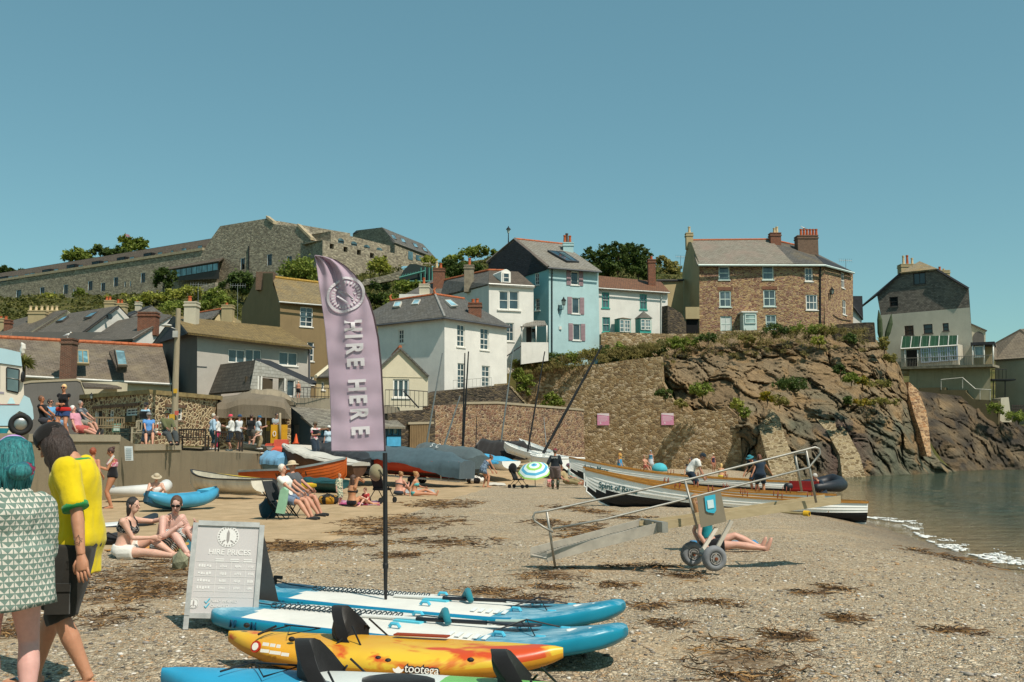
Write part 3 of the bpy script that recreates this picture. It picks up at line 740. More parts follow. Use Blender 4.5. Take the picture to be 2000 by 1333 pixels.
	# people
def bake(mb,vox,it,fold=0):
	me=bpy.data.meshes.new('t');me.from_pydata(mb.v,[],mb.f);o=bpy.data.objects.new('t',me);COL.objects.link(o)
	m=o.modifiers.new('r','REMESH');m.mode='VOXEL';m.voxel_size=vox;m=o.modifiers.new('s','SMOOTH');m.factor=.6;m.iterations=it
	dg=bpy.context.evaluated_depsgraph_get();e=o.evaluated_get(dg);r=bpy.data.meshes.new_from_object(e)
	n=MB();n.v=[tuple(v.co+v.normal*fold*(.6*nz.noise(V((v.co.x*6,v.co.y*6,v.co.z*2.2)))+.55*abs(nz.noise(V((v.co.x*11+v.co.z*5,v.co.y*11,v.co.z*3.4))))))for v in r.vertices]if fold else[tuple(v.co)for v in r.vertices];n.f=[list(p.vertices)for p in r.polygons];n.m=[0]*len(n.f)
	bpy.data.objects.remove(o);bpy.data.meshes.remove(me);bpy.data.meshes.remove(r);return n
def ik(a,b,l1,l2,hint):
	d=b-a;L=min(d.length,(l1+l2)*.998);u=d.normalized();x=(l1*l1-l2*l2+L*L)/(2*L);h=math.sqrt(max(0,l1*l1-x*x));p=V(hint)-u*V(hint).dot(u);p.normalize();return a+u*x+p*h,a+u*L
def hand(mb,w,d,side,k,curl=.5,palm=None,n=6):
	d=d.normalized();pn=V(palm or(-side,0,0));pn=(pn-d*pn.dot(d)).normalized();sd=d.cross(pn)*(1 if d.cross(pn).y<0 else-1);r=.0085*k
	kn=w+d*.088*k;mb.loft([[w+d*t*k+(sd*math.cos(a)*wx+pn*math.sin(a)*wz)*k for a in[i*PI/4 for i in range(8)]]for t,wx,wz in((-.02,.022,.02),(.0,.026,.018),(.04,.038,.017),(.085,.04,.013),(.093,.03,.008))])
	for i,L in enumerate((.068,.076,.07,.056)):
		p=kn+sd*(.028-.019*i)*k;pts=[p-d*.012*k];q_=p;a=curl*.35
		for s_ in(.45,.32,.23):q_=q_+(d*math.cos(a)+pn*math.sin(a)+sd*(.06-.04*i))*L*s_*k;pts.append(q_);a+=curl*.55
		mb.tube(pts,[r,r,r*.92,r*.7],n)
	t0=w+d*.025*k+sd*.026*k;mb.tube([t0,t0+(d*.7+sd*.6+pn*.25)*.035*k,t0+(d*1.5+sd*.75+pn*.6)*.035*k,t0+(d*2.2+sd*.7+pn*1.0)*.033*k],[r*1.25,r*1.15,r,r*.75],n)
POSE=dict(stand=dict(pel=(0,0,.9),lean=.03,hl=(.25,-.05,.8),hr=(-.25,-.05,.8),fl=(.1,.02,.075),fr=(-.1,-.04,.075)),fold=dict(pel=(0,0,.9),lean=.03,hl=(-.02,-.25,1.06),hr=(.02,-.27,1.03),fl=(.12,.02,.075),fr=(-.12,-.04,.075)),hold=dict(pel=(0,0,.9),lean=.06,hl=(.1,-.34,1.14),hr=(-.1,-.34,1.14),fl=(.1,.02,.075),fr=(-.1,-.04,.075)),bend=dict(pel=(0,.12,.86),lean=1.0,hl=(.2,-.5,.62),hr=(-.2,-.5,.62),fl=(.12,.05,.075),fr=(-.12,-.05,.075)),chair=dict(pel=(0,0,.5),lean=-.22,hl=(.14,-.36,.6),hr=(-.14,-.36,.6),fl=(.12,-.62,.075),fr=(-.12,-.68,.075),kh=(0,-.3,1)),ground=dict(pel=(0,0,.11),lean=.22,hl=(.16,-.42,.42),hr=(-.16,-.42,.42),fl=(.14,-.6,.06),fr=(-.14,-.62,.06),kh=(0,-.1,1)),long=dict(pel=(0,0,.11),lean=-.3,hl=(.27,.3,.05),hr=(-.27,.3,.05),fl=(.12,-.78,.06),fr=(-.1,-.84,.06),kh=(0,0,1),eh=(0,1,.3)),recline=dict(pel=(0,0,.2),lean=-.75,hl=(.25,-.12,.24),hr=(-.25,-.12,.24),fl=(.12,-.8,.06),fr=(-.12,-.84,.06),kh=(0,0,1)))
def person(label,pos,yaw,H,pose,sk='#c08a68',hair=('short','#3a2a1f'),wear=(),hat=None,w=1.,fem=0,vox=.02,group=None,hd=(0,0),glasses=0,shoes=None,**ov):
	k=H/1.7;p=dict(POSE[pose]);p.update(ov);root=thing('person',label,'person',pos,math.radians(yaw),group,world=False)
	S=lambda t:V(t)*k
	pel=S(p['pel']);lean=p['lean'];sd_=p.get('side',0);tw=p.get('twist',0);X0=V((1,0,0));N=12;cs=[pel.copy()]
	for i in range(N):a=lean*(.45+1.1*i/N);cs.append(cs[-1]+V((math.sin(sd_)*(i/N),-math.sin(a),math.cos(a)))*.5*k/N)
	def cen(t):
		if t<=0:return pel+(pel-cs[1]).normalized()*(-t)*.5*k
		f=min(t,.9999)*N;i=int(f);return cs[i].lerp(cs[i+1],f-i)
	def frm(t):a=lean*(.45+1.1*clamp(t));x=Matrix.Rotation(tw*clamp(t),3,'Z')@X0;u=V((math.sin(sd_)*clamp(t),-math.sin(a),math.cos(a))).normalized();y=u.cross(x).normalized();return y.cross(u).normalized(),y
	TR=[(-.17,.1,.085),(-.08,.165,.115),(.03,.172,.122),(.22,.145,.105),(.4,.135,.1),(.6,.155,.115),(.78,.17,.11),(.9,.15,.085),(1.,.062,.058)]
	if fem:TR=[(-.17,.1,.09),(-.08,.172,.122),(.03,.178,.127),(.22,.142,.105),(.4,.122,.095),(.6,.14,.118),(.68,.145,.128),(.8,.145,.1),(.9,.13,.08),(1.,.052,.05)]
	if 'sl' in p:TR[-3:]=[(.74,.138,.105),(.86,.088,.08),(1.,.05,.05)]
	def rad(t):return tab(t,[(a,b*(w if a<.7 else 1+(w-1)*.4))for a,b,_ in TR])*k,tab(t,[(a,d*(w*1.05-.05 if a<.7 else 1))for a,_,d in TR])*k
	def ring(t,inf=0,n=18,c0=None,fl=1.):x,y=frm(t);rx,ry=rad(t);o=c0 or cen(t);return[o+x*(rx*fl+inf)*math.cos(a)+y*(ry*fl+inf)*math.sin(a)for a in[2*PI*i/n for i in range(n)]]
	def torso(mb,t0,t1,inf):ts=[t0+(t1-t0)*i/12 for i in range(13)];mb.loft([ring(t,inf)for t in ts])
	x9,y9=frm(.88);sw=(.15 if fem else.17)*k*(1+(w-1)*.3);sh=[cen(p.get('sl',.87))+x9*sw*s for s in(1,-1)];hip=[pel+X0*.088*k*s+(pel-cs[1]).normalized()*.03*k for s in(1,-1)]
	eh=p.get('eh',(0,1,-.25));kh=p.get('kh',(0,-1,.1));arms,legs=[],[]
	for i,s in enumerate((1,-1)):
		e,h=ik(sh[i],S(p['hl' if s>0 else 'hr']),.285*k,.255*k,V(p.get('ehl' if s>0 else 'ehr',V(eh)+V((.35*s,0,0)))));arms.append((sh[i],e,h))
		kn,an=ik(hip[i],S(p['fl' if s>0 else 'fr']),.425*k,.415*k,V(p.get('kl' if s>0 else 'kr',V(kh)+V((.12*s,0,0)))));legs.append((hip[i],kn,an))
	def limb(mb,pts,rs,f0=0.,f1=2.,inf=0.,n=12,flat=True):
		a,b,d=pts;P_=[];R_=[]
		for t,r in rs:
			if f0-1e-6<=t<=f1+1e-6:P_.append(a.lerp(b,t)if t<=1 else b.lerp(d,t-1));R_.append(r*k+inf)
		if f1<rs[-1][0]-1e-3 and(not P_ or abs(f1-max(t for t,r in rs if t<=f1+1e-6))>.02):P_.append(a.lerp(b,f1)if f1<=1 else b.lerp(d,f1-1));R_.append(tab(f1,rs)*k+inf)
		mb.tube(P_,R_,n)
	AR=[(0,.05),(.15,.052),(.35,.047),(.7,.041),(1,.038),(1.2,.041),(1.6,.033),(2,.026)];LG=[(0,.088),(.2,.09),(.5,.078),(.85,.06),(1,.056),(1.15,.056),(1.35,.06),(1.6,.047),(1.9,.036),(2,.037)]
	AR=[(t,r*(w*.5+.5)*(.9 if fem else 1))for t,r in AR];LG=[(t,r*(w*.6+.4))for t,r in LG]
	mb=MB();torso(mb,-.17,1.,0)
	if fem:xc,yc=frm(.66);[mb.ell(cen(.64)+xc*s*.066*k-yc*.085*k,(.058*k,.055*k,.056*k))for s in(1,-1)]
	for A in arms:limb(mb,A,AR);mb.ell(A[0],(.058*k,)*3)
	feet=[]
	for L in legs:
		limb(mb,L,LG);fd_=V(p.get('fd',(0,-1,0)));sh_=(L[2]-L[1]).normalized();fw=fd_ if sh_.z<-.5 else(V((0,-.35,.94))if pose in('long','recline')else V((0,-.8,.1)));fw.normalize();an=L[2];up_=-sh_
		so_l=an-(V((0,0,1))*.045*k if sh_.z<-.5 else-sh_*.03*k);mb.tube([so_l-fw*.05*k,so_l+fw*.03*k+V((0,0,.005*k)),so_l+fw*.11*k-V((0,0,.008*k)),so_l+fw*.17*k-V((0,0,.012*k)),so_l+fw*.2*k-V((0,0,.014*k))],[.03*k,.04*k,.036*k,.028*k,.016*k],10);feet.append((so_l,fw))
	xn,yn=frm(1.);ha=lean*.55+p.get('hp',0)+hd[0];nb=cen(1.);hy=hd[1];Rh=Matrix.Rotation(hy+tw,3,'Z')@Matrix.Rotation(ha,3,'X');fdir=Rh@V((0,-1,0));hu=Rh@V((0,0,1));hx=Rh@V((1,0,0))
	na=lean*1.0;hc=nb+(V((math.sin(sd_),-math.sin(na),math.cos(na))).normalized()*.09+hu*.075+fdir*(.02+p.get('hf',0)))*k;mb.tube([cen(.93),nb,hc-hu*.05*k],[.058*k,.05*k,.05*k],10)
	HS=lambda f,x,u:hc+(fdir*f+hx*x+hu*u)*k
	mb.ell(hc+hu*.015*k,(.073*k,.09*k,.1*k),M=Rh);mb.ell(HS(.025,0,-.05),(.054*k,.062*k,.062*k),M=Rh)
	b=bake(mb,vox*min(1,k+.2),3)
	for i,s in enumerate((1,-1)):A=arms[i];hand(b,A[2],(A[2]-A[1]),s,k,p.get('curl',.7),p.get('palm'),6 if vox>.012 else 8)
	b.tube([HS(.085,0,.015),HS(.1,0,-.012),HS(.105,0,-.022),HS(.085,0,-.03)],[.008*k,.012*k,.014*k,.008*k],6)
	for s in(1,-1):b.ell(HS(-.008,.074*s,-.005),(.01*k,.018*k,.028*k),7,5,M=Rh)
	body=b.build('body',skin(sk),root,True)
	e_=MB();[e_.ell(HS(.083,.031*s,.012),(.013*k,.008*k,.008*k),8,5,M=Rh)for s in(1,-1)];e_.ell(HS(.083,0,-.062),(.022*k,.006*k,.005*k),8,4,M=Rh);e_.build('eyes_and_mouth',plain('#4a2a22',.5),body)
	if glasses:e_=MB();[e_.ell(HS(.092,.033*s,.014),(.03*k,.012*k,.022*k),10,6,M=Rh)for s in(1,-1)];e_.tube([HS(.0,.077,.02),HS(.095,.05,.02),HS(.1,0,.018),HS(.095,-.05,.02),HS(.0,-.077,.02)],.005*k,5);e_.build('sunglasses',plain('#141414',.2),root)
	st,hm=hair;HM=hairm(hm)if isinstance(hm,str)else hm;h_=MB()
	if st!='bald':
		h_.ell(HS(-.018,0,.03),(.083*k,.094*k,.1*k),18,12,M=Rh)
		if st in('bob','long','pony'):L={'bob':.16,'long':.34,'pony':.1}[st];h_.loft([[HS(-.035+f*.0-.045*math.cos(a)*q_,x*math.sin(a),-u)for a in[2*PI*i/12 for i in range(12)]]for u,x,q_,f in((-.04,.082,1.3,0),(.05,.086,1.2,0),(L*.6,.08,1,0),(L,.055,.7,0))])
		if st=='bun':h_.ell(HS(-.1,0,.085),(.045*k,)*3)
		if st=='pony':h_.tube([HS(-.09,0,.05),HS(-.15,0,.02),HS(-.15,0,-.08),HS(-.12,0,-.18)],[.03*k,.035*k,.03*k,.01*k],8)
		h_.v=[tuple(V(q_)+V((1,1,1))*.006*k*nz.noise(V(q_)*30/k))for q_ in h_.v];h_.build('hair',HM,root,True)
	if hat:
		kind,hm2=hat;h_=MB();Rr=Rh;by=p.get('capback',1)
		h_.loft([[HS(.0+.1*r*math.cos(a),.09*r*math.sin(a),u)for a in[2*PI*i/16 for i in range(16)]]for u,r in((.03,1.02),(.07,1.03),(.105,.9),(.128,.6),(.136,.2))])
		if kind=='cap':h_.prism([HS(by*f,x,.035-f*.03*(1 if f>.1 else 0))for f,x in((.07,.075),(.13,.06),(.165,.03),(.17,0),(.165,-.03),(.13,-.06),(.07,-.075))],hu*.008*k)
		else:h_.loft([[HS(r*1.08*math.cos(a),r*math.sin(a),u)for a in[2*PI*i/20 for i in range(20)]]for u,r in((.045,.085),(.02,.155),(.028,.155),(.055,.085))])
		h_.build('cap' if kind=='cap' else 'hat',hm2,root,True,.8)
	cb=max(vox*.8,.01)
	for it in wear:
		ty,m_=it[0],it[1];mb=MB();nm=it[-1]
		if ty=='top':
			_,_,t0,sl,inf,_=it;inf*=k;ts=[t0+(.93-t0)*i/14 for i in range(15)];mb.loft([ring(t,inf*(1+.35*clamp(.5-t)),20)for t in ts]+[ring(.97,inf*.6,20)])
			if fem:xc,yc=frm(.66);[mb.ell(cen(.64)+xc*s*.066*k-yc*.085*k,(.06*k+inf,.057*k+inf,.058*k+inf))for s in(1,-1)]
			for A in arms:
				mb.ell(A[0],(.058*k+inf*.8,)*3)
				if sl:limb(mb,A,AR,0,sl,inf*.9)
			bk=bake(mb,cb,4,inf*.7);bk.build(nm,m_,root,True)
		elif ty=='legs':
			_,_,t1,fr,inf,_=it;inf*=k;ts=[-.17+(t1+.17)*i/6 for i in range(7)];mb.loft([ring(t,inf)for t in ts]);[limb(mb,L,LG,0,fr,inf*1.2)for L in legs];bk=bake(mb,cb,3,inf*.4);bk.build(nm,m_,root,True)
		elif ty=='band':
			_,_,t0,t1,inf,_=it;torso(mb,t0,t1,inf*k)
			if fem and t1>.6:xc,yc=frm(.66);[mb.ell(cen(.64)+xc*s*.066*k-yc*.085*k,(.06*k+inf*k,.057*k+inf*k,.058*k+inf*k))for s in(1,-1)]
			bk=bake(mb,cb,2);bk.build(nm,m_,root,True)
		elif ty=='straps':
			for s in(1,-1):mb=MB();q_=[cen(.68)+frm(.68)[0]*s*.075*k-frm(.68)[1]*.125*k,cen(.9)+frm(.9)[0]*s*.085*k-frm(.9)[1]*.075*k,cen(.95)+frm(.9)[0]*s*.08*k,cen(.86)+frm(.9)[0]*s*.085*k+frm(.9)[1]*.1*k,cen(.6)+frm(.6)[0]*s*.09*k+frm(.6)[1]*.112*k];mb.tube(q_,.011*k,5);mb.build('strap',m_,root)
		elif ty=='skirt':
			_,_,t1,L,fl,_=it;c0=pel;rg=[ring(t1,.012*k)]+[ring(0,.015*k+fl*k*q_,c0=pel-V((0,0,L*q_*k)))for q_ in(.0,.5,1)];mb.loft(rg);mb.build(nm,m_,root,True)
	if shoes:
		for so_l,fw in feet:mb=MB();mb.tube([so_l-fw*.065*k,so_l+fw*.03*k,so_l+fw*.12*k,so_l+fw*.2*k,so_l+fw*.215*k],[.036*k,.047*k,.044*k,.034*k,.012*k],10);mb.build('shoe',shoes,root,True)
	root['_h']=1;del root['_h']
	return root,dict(arms=arms,legs=legs,feet=feet,HS=HS,ring=ring,cen=cen,frm=frm,k=k,hx=hx,hu=hu,fdir=fdir,Rh=Rh)
def on(px,py,d):return P(px,py,d)
def gr(px,d):return Q(px,d)
NV,WH,BK,TL_=fabric('#26323f'),fabric('#dedbd3',.1),fabric('#1c1c1e'),fabric('#1f9580')
F_=dict(fem=1)
person('woman in a teal swimsuit seen from behind by the sea wall',gr(190,24.6),172,1.64,'stand','#b97c56',('short','#7a3a20'),[('band',TL_,-.17,.66,.008,'swimsuit'),('straps',TL_,'strap')],w=1.16,vox=.016,hl=(.26,-.12,.92),hr=(-.22,-.16,.95),**F_)
r_,q_=person('woman in a black swimsuit with pink bodice looking at her hands',gr(231,27.2),-78,1.66,'hold','#b97c56',('bun','#3a2019'),[('band',BK,-.17,.5,.008,'swimsuit'),('band',fabric('#c25a72',.2,'#e3cfd2','floral',30),.48,.72,.012,'bodice'),('straps',fabric('#c25a72'),'strap')],w=1.1,vox=.016,hd=(.3,0),**F_)
t_=tag(MB().box((0,0,0),(.06,.012,.26),M=Matrix.Rotation(.6,3,'Y')).build('rolled_paper',plain('#d9d4cc',.6)),'white rolled paper held by the woman in the black swimsuit','paper');t_.location=P(217,898,27.0)
person('shirtless man in a flat cap sitting by the grey inflatable',gr(314,31.2),28,1.72,'ground','#c99a7c',('short','#8a8178'),[('legs',fabric('#8d96a0'),.1,.8,.02,'shorts')],('hat',fabric('#b3a58c')),w=1.1,hd=(.3,0))
SKP='#cf9f82'
person('woman in polka dot bikini top and white shorts sitting on a towel',gr(258,14.6),78,1.66,'ground',SKP,('bob','#1f1815'),[('legs',fabric('#ddd8ce',.12),.16,.55,.022,'shorts'),('band',fabric('#1b1b1c',.1,'#cfcac4','spots',60),.54,.74,.012,'bikini_top'),('straps',BK,'strap')],w=1.08,vox=.012,lean=.18,hl=(.34,-.46,.56),hr=(.0,-.44,.3),fl=(.12,-.74,.06),fr=(-.08,-.86,.06),**F_)
person('shirtless man in striped swim shorts and sunglasses beside the polka dot woman',gr(334,15.0),62,1.78,'ground','#d0a088',('short','#4a3122'),[('legs',fabric('#d5d5cf',.1,'#22404a','stripes',14),.12,.85,.025,'swim_shorts')],w=1.1,vox=.012,lean=.42,hd=(.1,-.9),glasses=1)
r_,q_=person('grey haired woman in white tee sitting in a camping chair',gr(566,22.9),72,1.66,'chair','#c28a6a',('short','#b5aca0'),[('top',WH,-.1,.55,.02,'tee'),('legs',fabric('#6d7d92'),.1,.75,.025,'shorts')],w=1.1,vox=.014,shoes=fabric('#2a2a2a'),**F_)
person('person in grey tee and beige bucket hat beside the grey haired woman',gr(584,24.2),70,1.74,'chair','#b98062',('short','#7a6a5a'),[('top',fabric('#53565a'),-.1,.6,.025,'tee'),('legs',fabric('#5a5f66'),.1,.75,.03,'shorts')],('hat',fabric('#c9b596')),w=1.1,shoes=fabric('#2a2a2a'))
def campchair(label,pos,yaw,m_):
	r_=thing('camping_chair',label,'camping chair',pos,math.radians(yaw),'folding camping chairs',world=False);mb=MB();mb.prism([(-.25,-.25,.42),(.25,-.25,.42),(.25,.22,.37),(-.25,.22,.37)],(0,0,-.015));mb.build('seat',m_,r_);mb=MB();mb.prism([(-.26,.2,.42),(.26,.2,.42),(.26,.38,.86),(-.26,.38,.86)],(0,.015,0));mb.build('backrest',m_,r_)
	for i,(a,b)in enumerate((((-.27,-.27,0),(.27,-.25,.44)),((.27,-.27,0),(-.27,-.25,.44)),((-.27,.25,0),(.27,.22,.4)),((.27,.25,0),(-.27,.22,.4)),((-.28,-.27,0),(-.28,.36,.62)),((.28,-.27,0),(.28,.36,.62)),((-.27,.2,.38),(-.27,.39,.88)),((.27,.2,.38),(.27,.39,.88)))):tub('leg' if i<6 else 'back_post',[a,b],.012,DKMET,r_,5)
campchair('dark folding chair under the grey haired woman',gr(560,22.9),72,fabric('#2c2e30'));campchair('dark folding chair under the person in the bucket hat',gr(578,24.2),70,fabric('#33302c'))
def cloth(name,label,cat,pts,mat,th=.03,seed=1,n=14,crum=.05,group=None):
	pass
	a,b,d,e=[V(p)for p in pts];vs=[]
	for i in range(n+1):
		for j in range(n+1):p=a.lerp(b,i/n).lerp(e.lerp(d,i/n),j/n);p.z+=th+crum*abs(nz.noise(V((p.x*3,p.y*3,seed))));p.x+=.06*nz.noise(V((j*.5,i*.2,seed)));vs.append(p)
	mb=MB();mb.add(vs,[[i*(n+1)+j,(i+1)*(n+1)+j,(i+1)*(n+1)+j+1,i*(n+1)+j+1]for i in range(n)for j in range(n)]);o=mb.build(name,mat,None,True);s_=o.modifiers.new('s','SOLIDIFY');s_.thickness=.012;return tag(o,label,cat,group)
cloth('beach_towel','green and orange patterned towel under the polka dot woman','towel',[G(203,1082),G(352,1088),G(372,1064),G(250,1060)],fabric('#6d9a4a',.2,'#c9873a','patch',5));cloth('beach_towel','teal towel under the man in striped shorts','towel',[G(310,1078),G(378,1080),G(386,1058),G(320,1058)],fabric('#1f5a66'),.025)
def bag(name,label,cat,p,s,mat,seed=1):mb=MB();mb.ell((0,0,s[2]*.8),s,16,10);mb.v=[tuple(V(v)*(1+.22*nz.noise(V(v)*6+V((seed,0,0)))))for v in mb.v];mb.tube([(-s[0]*.6,-s[1],s[2]),(0,-s[1]*1.1,s[2]*2.0),(s[0]*.6,-s[1],s[2])],.014,5);o=mb.build(name,mat,None,True);o.location=p;return tag(o,label,cat)
bag('dark_clothes','dark heap of clothes behind the polka dot woman','clothes',G(222,1062),(.34,.22,.1),fabric('#2b2a2d'),3);bag('backpack','dark teal rucksack behind the camping chairs','bag',G(524,1012),(.22,.2,.26),fabric('#1f4150'),5);bag('backpack','orange and black bag on the sand left of the photographing woman','bag',G(642,986),(.3,.25,.17),fabric('#b8862c',.2,'#26231f','patch',4),7)
mb=MB();rg=[[P(x+dx,y,22.45+.1*abs(dx)*.1)for x,y in((549,955),(557,953),(556,1000),(541,1003))]for dx in(-2,4)];mb.prism([P(x,y,22.3)for x,y in((547,958),(553,952),(560,958),(557,980),(552,1004),(538,1002),(543,980))],(.04,.05,0));tag(mb.build('draped_towel',fabric('#8fb89a',.2)),'pale green towel draped over the back of the camping chair','towel')
r_,q_=person('long haired woman in black bikini taking a photo, seen from behind',gr(692,28.4),130,1.68,'ground','#b98058',('long','#3d281c'),[('band',BK,-.17,.12,.008,'bikini_bottom'),('band',BK,.56,.66,.008,'bikini_top')],vox=.016,hl=(.06,-.3,.74),hr=(-.08,-.3,.72),lean=.05,kh=(.8,0,.5),**F_)
person('toddler in a floral outfit standing beside the photographing woman',gr(667,29.5),60,.92,'stand',SKP,('short','#8a5a35'),[('top',fabric('#5d7a6a',.2,'#d0c9a8','floral',30),-.1,1.2,.02,'top'),('legs',fabric('#5d7a6a',.2,'#d0c9a8','floral',30),.1,1.3,.02,'trousers')],vox=.016,w=1.25)
person('small child in red sitting on the towel by the photographing woman',gr(722,28.8),-40,1.0,'ground',SKP,('short','#5a3a25'),[('top',fabric('#b03a3a'),-.1,.5,.02,'top')],vox=.016)
cloth('beach_towel','white and pink towel under the photographing woman','towel',[G(662,988),G(742,989),G(742,981),G(668,980)],fabric('#cfb9c4',.2,'#b0406a','patch',4))
def stroller(label,pos,yaw,m_,s=1.):
	r_=thing('pushchair',label,'pushchair',pos,math.radians(yaw),world=False);[tub('frame_tube',[V(a)*s,V(b)*s],.014,DKMET,r_,5)for a,b in(((-.22,-.35,.1),(-.22,.4,1.0)),((.22,-.35,.1),(.22,.4,1.0)),((-.22,.35,.1),(-.22,-.1,.55)),((.22,.35,.1),(.22,-.1,.55)),((-.22,.4,1.0),(.22,.4,1.0)))]
	for x in(-.22,.22):
		for y in(-.35,.35):mb=MB();mb.tube([(x*s-.02,y*s,.09),(x*s+.02,y*s,.09)],.09*s,12);mb.build('wheel',BLACK,r_)
	mb=MB();mb.loft([[V((x*.2,y,z))*s for x,y in((-1,-.22),(1,-.22),(1,.2),(-1,.2))]for z in(.38,.45)]);mb.prism([V(p)*s for p in((-.2,.12,.45),(.2,.12,.45),(.2,.34,.92),(-.2,.34,.92))],V((0,.05,0))*s);mb.build('seat',BK,r_);mb=MB();mb.ell(V((0,.3,.92))*s,(.22*s,.2*s,.26*s));mb.build('hood',m_,r_,True)
stroller('black pushchair with a khaki bag behind the flag pole',gr(750,30.5),150,fabric('#8d8468'));stroller('black pushchair in the shade left of the striped parasol',gr(1012,45),60,BK,.95)
person('dark bikini woman sitting with her back to us, left of the teal bikini woman',gr(782,36.4),150,1.66,'ground','#c98f72',('bun','#7d5a38'),[('band',fabric('#3a4048'),-.17,.12,.008,'bikini_bottom'),('band',fabric('#3a4048'),.56,.66,.008,'bikini_top')],w=1.12,**F_)
person('woman in a teal bikini sitting with her legs stretched to the right',gr(812,36.0),82,1.66,'long','#c08560',('bun','#8a6238'),[('band',fabric('#58a8a8'),-.17,.12,.01,'bikini_bottom'),('band',fabric('#58a8a8'),.54,.72,.012,'bikini_top')],lean=.1,hl=(.2,-.36,.3),hr=(-.25,.1,.05),**F_)
cloth('beach_towel','grey towel under the two bikini women','towel',[G(768,965),G(850,965),G(848,958),G(775,957)],fabric('#a9a7a2'))
person('woman in a floral swim dress bending over her beach things',gr(949,46),120,1.68,'bend','#c08560',('bun','#4a3020'),[('band',fabric('#7f93a5',.2,'#2d3c52','floral',22),-.2,.7,.02,'swim_dress'),('skirt',fabric('#7f93a5',.2,'#2d3c52','floral',22),.05,.22,.05,'skirt')],lean=.75,w=1.08,**F_)
bag('beach_bag','black and white beach bag beside the bending woman','bag',G(928,945),(.45,.3,.2),fabric('#2a2727',.2,'#cfc6ba','patch',3),2);cloth('beach_towel','pale towel on the sand right of the bending woman','towel',[G(955,949),G(990,950),G(985,945),G(955,944)],fabric('#cfc7b8'))
r_,q_=person('man in a maroon cap, dark top and wellington boots standing by the gigs',gr(1083,43.6),172,1.76,'stand','#a8704e',('short','#4a3a30'),[('top',fabric('#252b30'),-.12,1.1,.03,'top'),('legs',fabric('#6d5f5c'),.1,.95,.05,'shorts'),],('cap',fabric('#7d2f38')),shoes=paint('#2c3020',.4),hl=(.28,-.12,.92),hr=(-.28,-.1,.86))
for s in(0,1):L=q_['legs'][s];mb=MB();mb.tube([L[1].lerp(L[2],.25),L[1].lerp(L[2],.6),L[2]],[.075,.068,.055],10);mb.build('boot',paint('#2c3020',.4),r_,True)
text('RAME','lettering',plain('#cfcfca'),r_,basis((.0,.17,1.36),(-1,0,0),(0,.05,1)),.11)
person('person in khaki lying back on a low chair right of the maroon capped man',gr(1104,48),65,1.7,'recline','#b88060',('short','#6a4a3a'),[('top',fabric('#a8946d'),-.1,.6,.025,'shirt'),('legs',fabric('#8d7f5c'),.1,1.6,.03,'trousers')],lean=-.5);person('person in a grey top and purple hat reclining beside the white boat',gr(1118,50),70,1.7,'recline','#c08a6c',('short','#5a4a44'),[('top',fabric('#8a9a92'),-.1,1,.025,'top'),('legs',fabric('#9a9284'),.1,.9,.03,'shorts')],('hat',fabric('#6a4a58')),lean=-.45);person('small child in pink sitting under the striped parasol',gr(1071,46),40,1.05,'ground',SKP,('short','#6a4a34'),[('top',fabric('#d88a8a'),-.1,.5,.02,'top')])
p=gr(1045,46.5);r_=thing('beach_parasol','blue and green striped parasol tilted towards us by the boats','parasol',p);ce=P(1044,915,46.4);ax=V((-.1,-.5,.85)).normalized();u_=ax.cross(V((0,1,0))).normalized();v_=ax.cross(u_);mb=MB();mb.loft([[ce+ax*h+(u_*math.cos(a)+v_*math.sin(a))*r*(1-.05*abs(math.sin(a*4)))for a in frange(0,6.28,.1963)]for r,h in((.78,-.15),(.72,-.1),(.62,-.02),(.5,.05),(.38,.11),(.26,.15),(.14,.18),(.02,.2))],cap=False,mfun=lambda i,j:(0,1,2,1,0,1,2)[i]);mb.build('canopy',[plain('#8fc05a',.8),plain('#cfe0dc',.8),plain('#4f9fc0',.8)],r_);mb=MB();mb.tube([ce+ax*.25,p],.02,6);mb.build('pole',GALV,r_)
BG='people behind the gigs'
person('woman in a pale cap and blue sarong standing left behind the gigs',gr(1208,71),60,1.66,'stand','#b07c54',('short','#6a4a30'),[('top',fabric('#b58a4a'),.1,.4,.02,'top'),('skirt',fabric('#3a86b0'),.12,.55,.08,'sarong')],('cap',fabric('#d9cfa8')),vox=.03,group=BG,**F_)
person('sunbather sitting behind the gigs left of the white haired woman',gr(1257,72),30,1.66,'chair','#b88060',('short','#7a5a44'),[('legs',fabric('#a04a40'),.1,.6,.02,'shorts')],vox=.03,group=BG);person('white haired woman in a blue swimsuit standing behind the gigs',gr(1268,82),-20,1.6,'stand','#c08a6c',('bob','#d8d4cc'),[('band',fabric('#4f86a0'),-.1,.72,.015,'swimsuit'),('skirt',fabric('#c5ccd2'),.05,.6,.06,'skirt')],vox=.03,w=1.15,group=BG,**F_)
person('slim person in navy clothes standing against the wall',gr(1288,91.5),-80,1.74,'hold','#a87858',('short','#2f241e'),[('top',NV,-.1,.6,.02,'tee'),('legs',NV,.1,1,.03,'shorts')],vox=.03,group=BG);person('person in a dark top sitting on a chair by the wall',gr(1297,87),20,1.7,'chair','#b88060',('short','#2f2a26'),[('top',fabric('#2f4a55'),-.1,.6,.02,'top'),('legs',fabric('#d2cfc8'),.1,.9,.03,'shorts')],vox=.03,group=BG)
r_=thing('beach_tent','turquoise dome beach tent behind the gigs','tent',gr(1284,76));ce=gr(1284,76);mb=MB();mb.loft([[ce+V((.62*r*math.cos(a),.6*r*math.sin(a),z))for a in frange(0,6.2,.35)]for z,r in((0,1),(.25,.97),(.45,.8),(.6,.45),(.64,.05))]);mb.build('canopy',fabric('#4fb0bd',.2),r_,True)
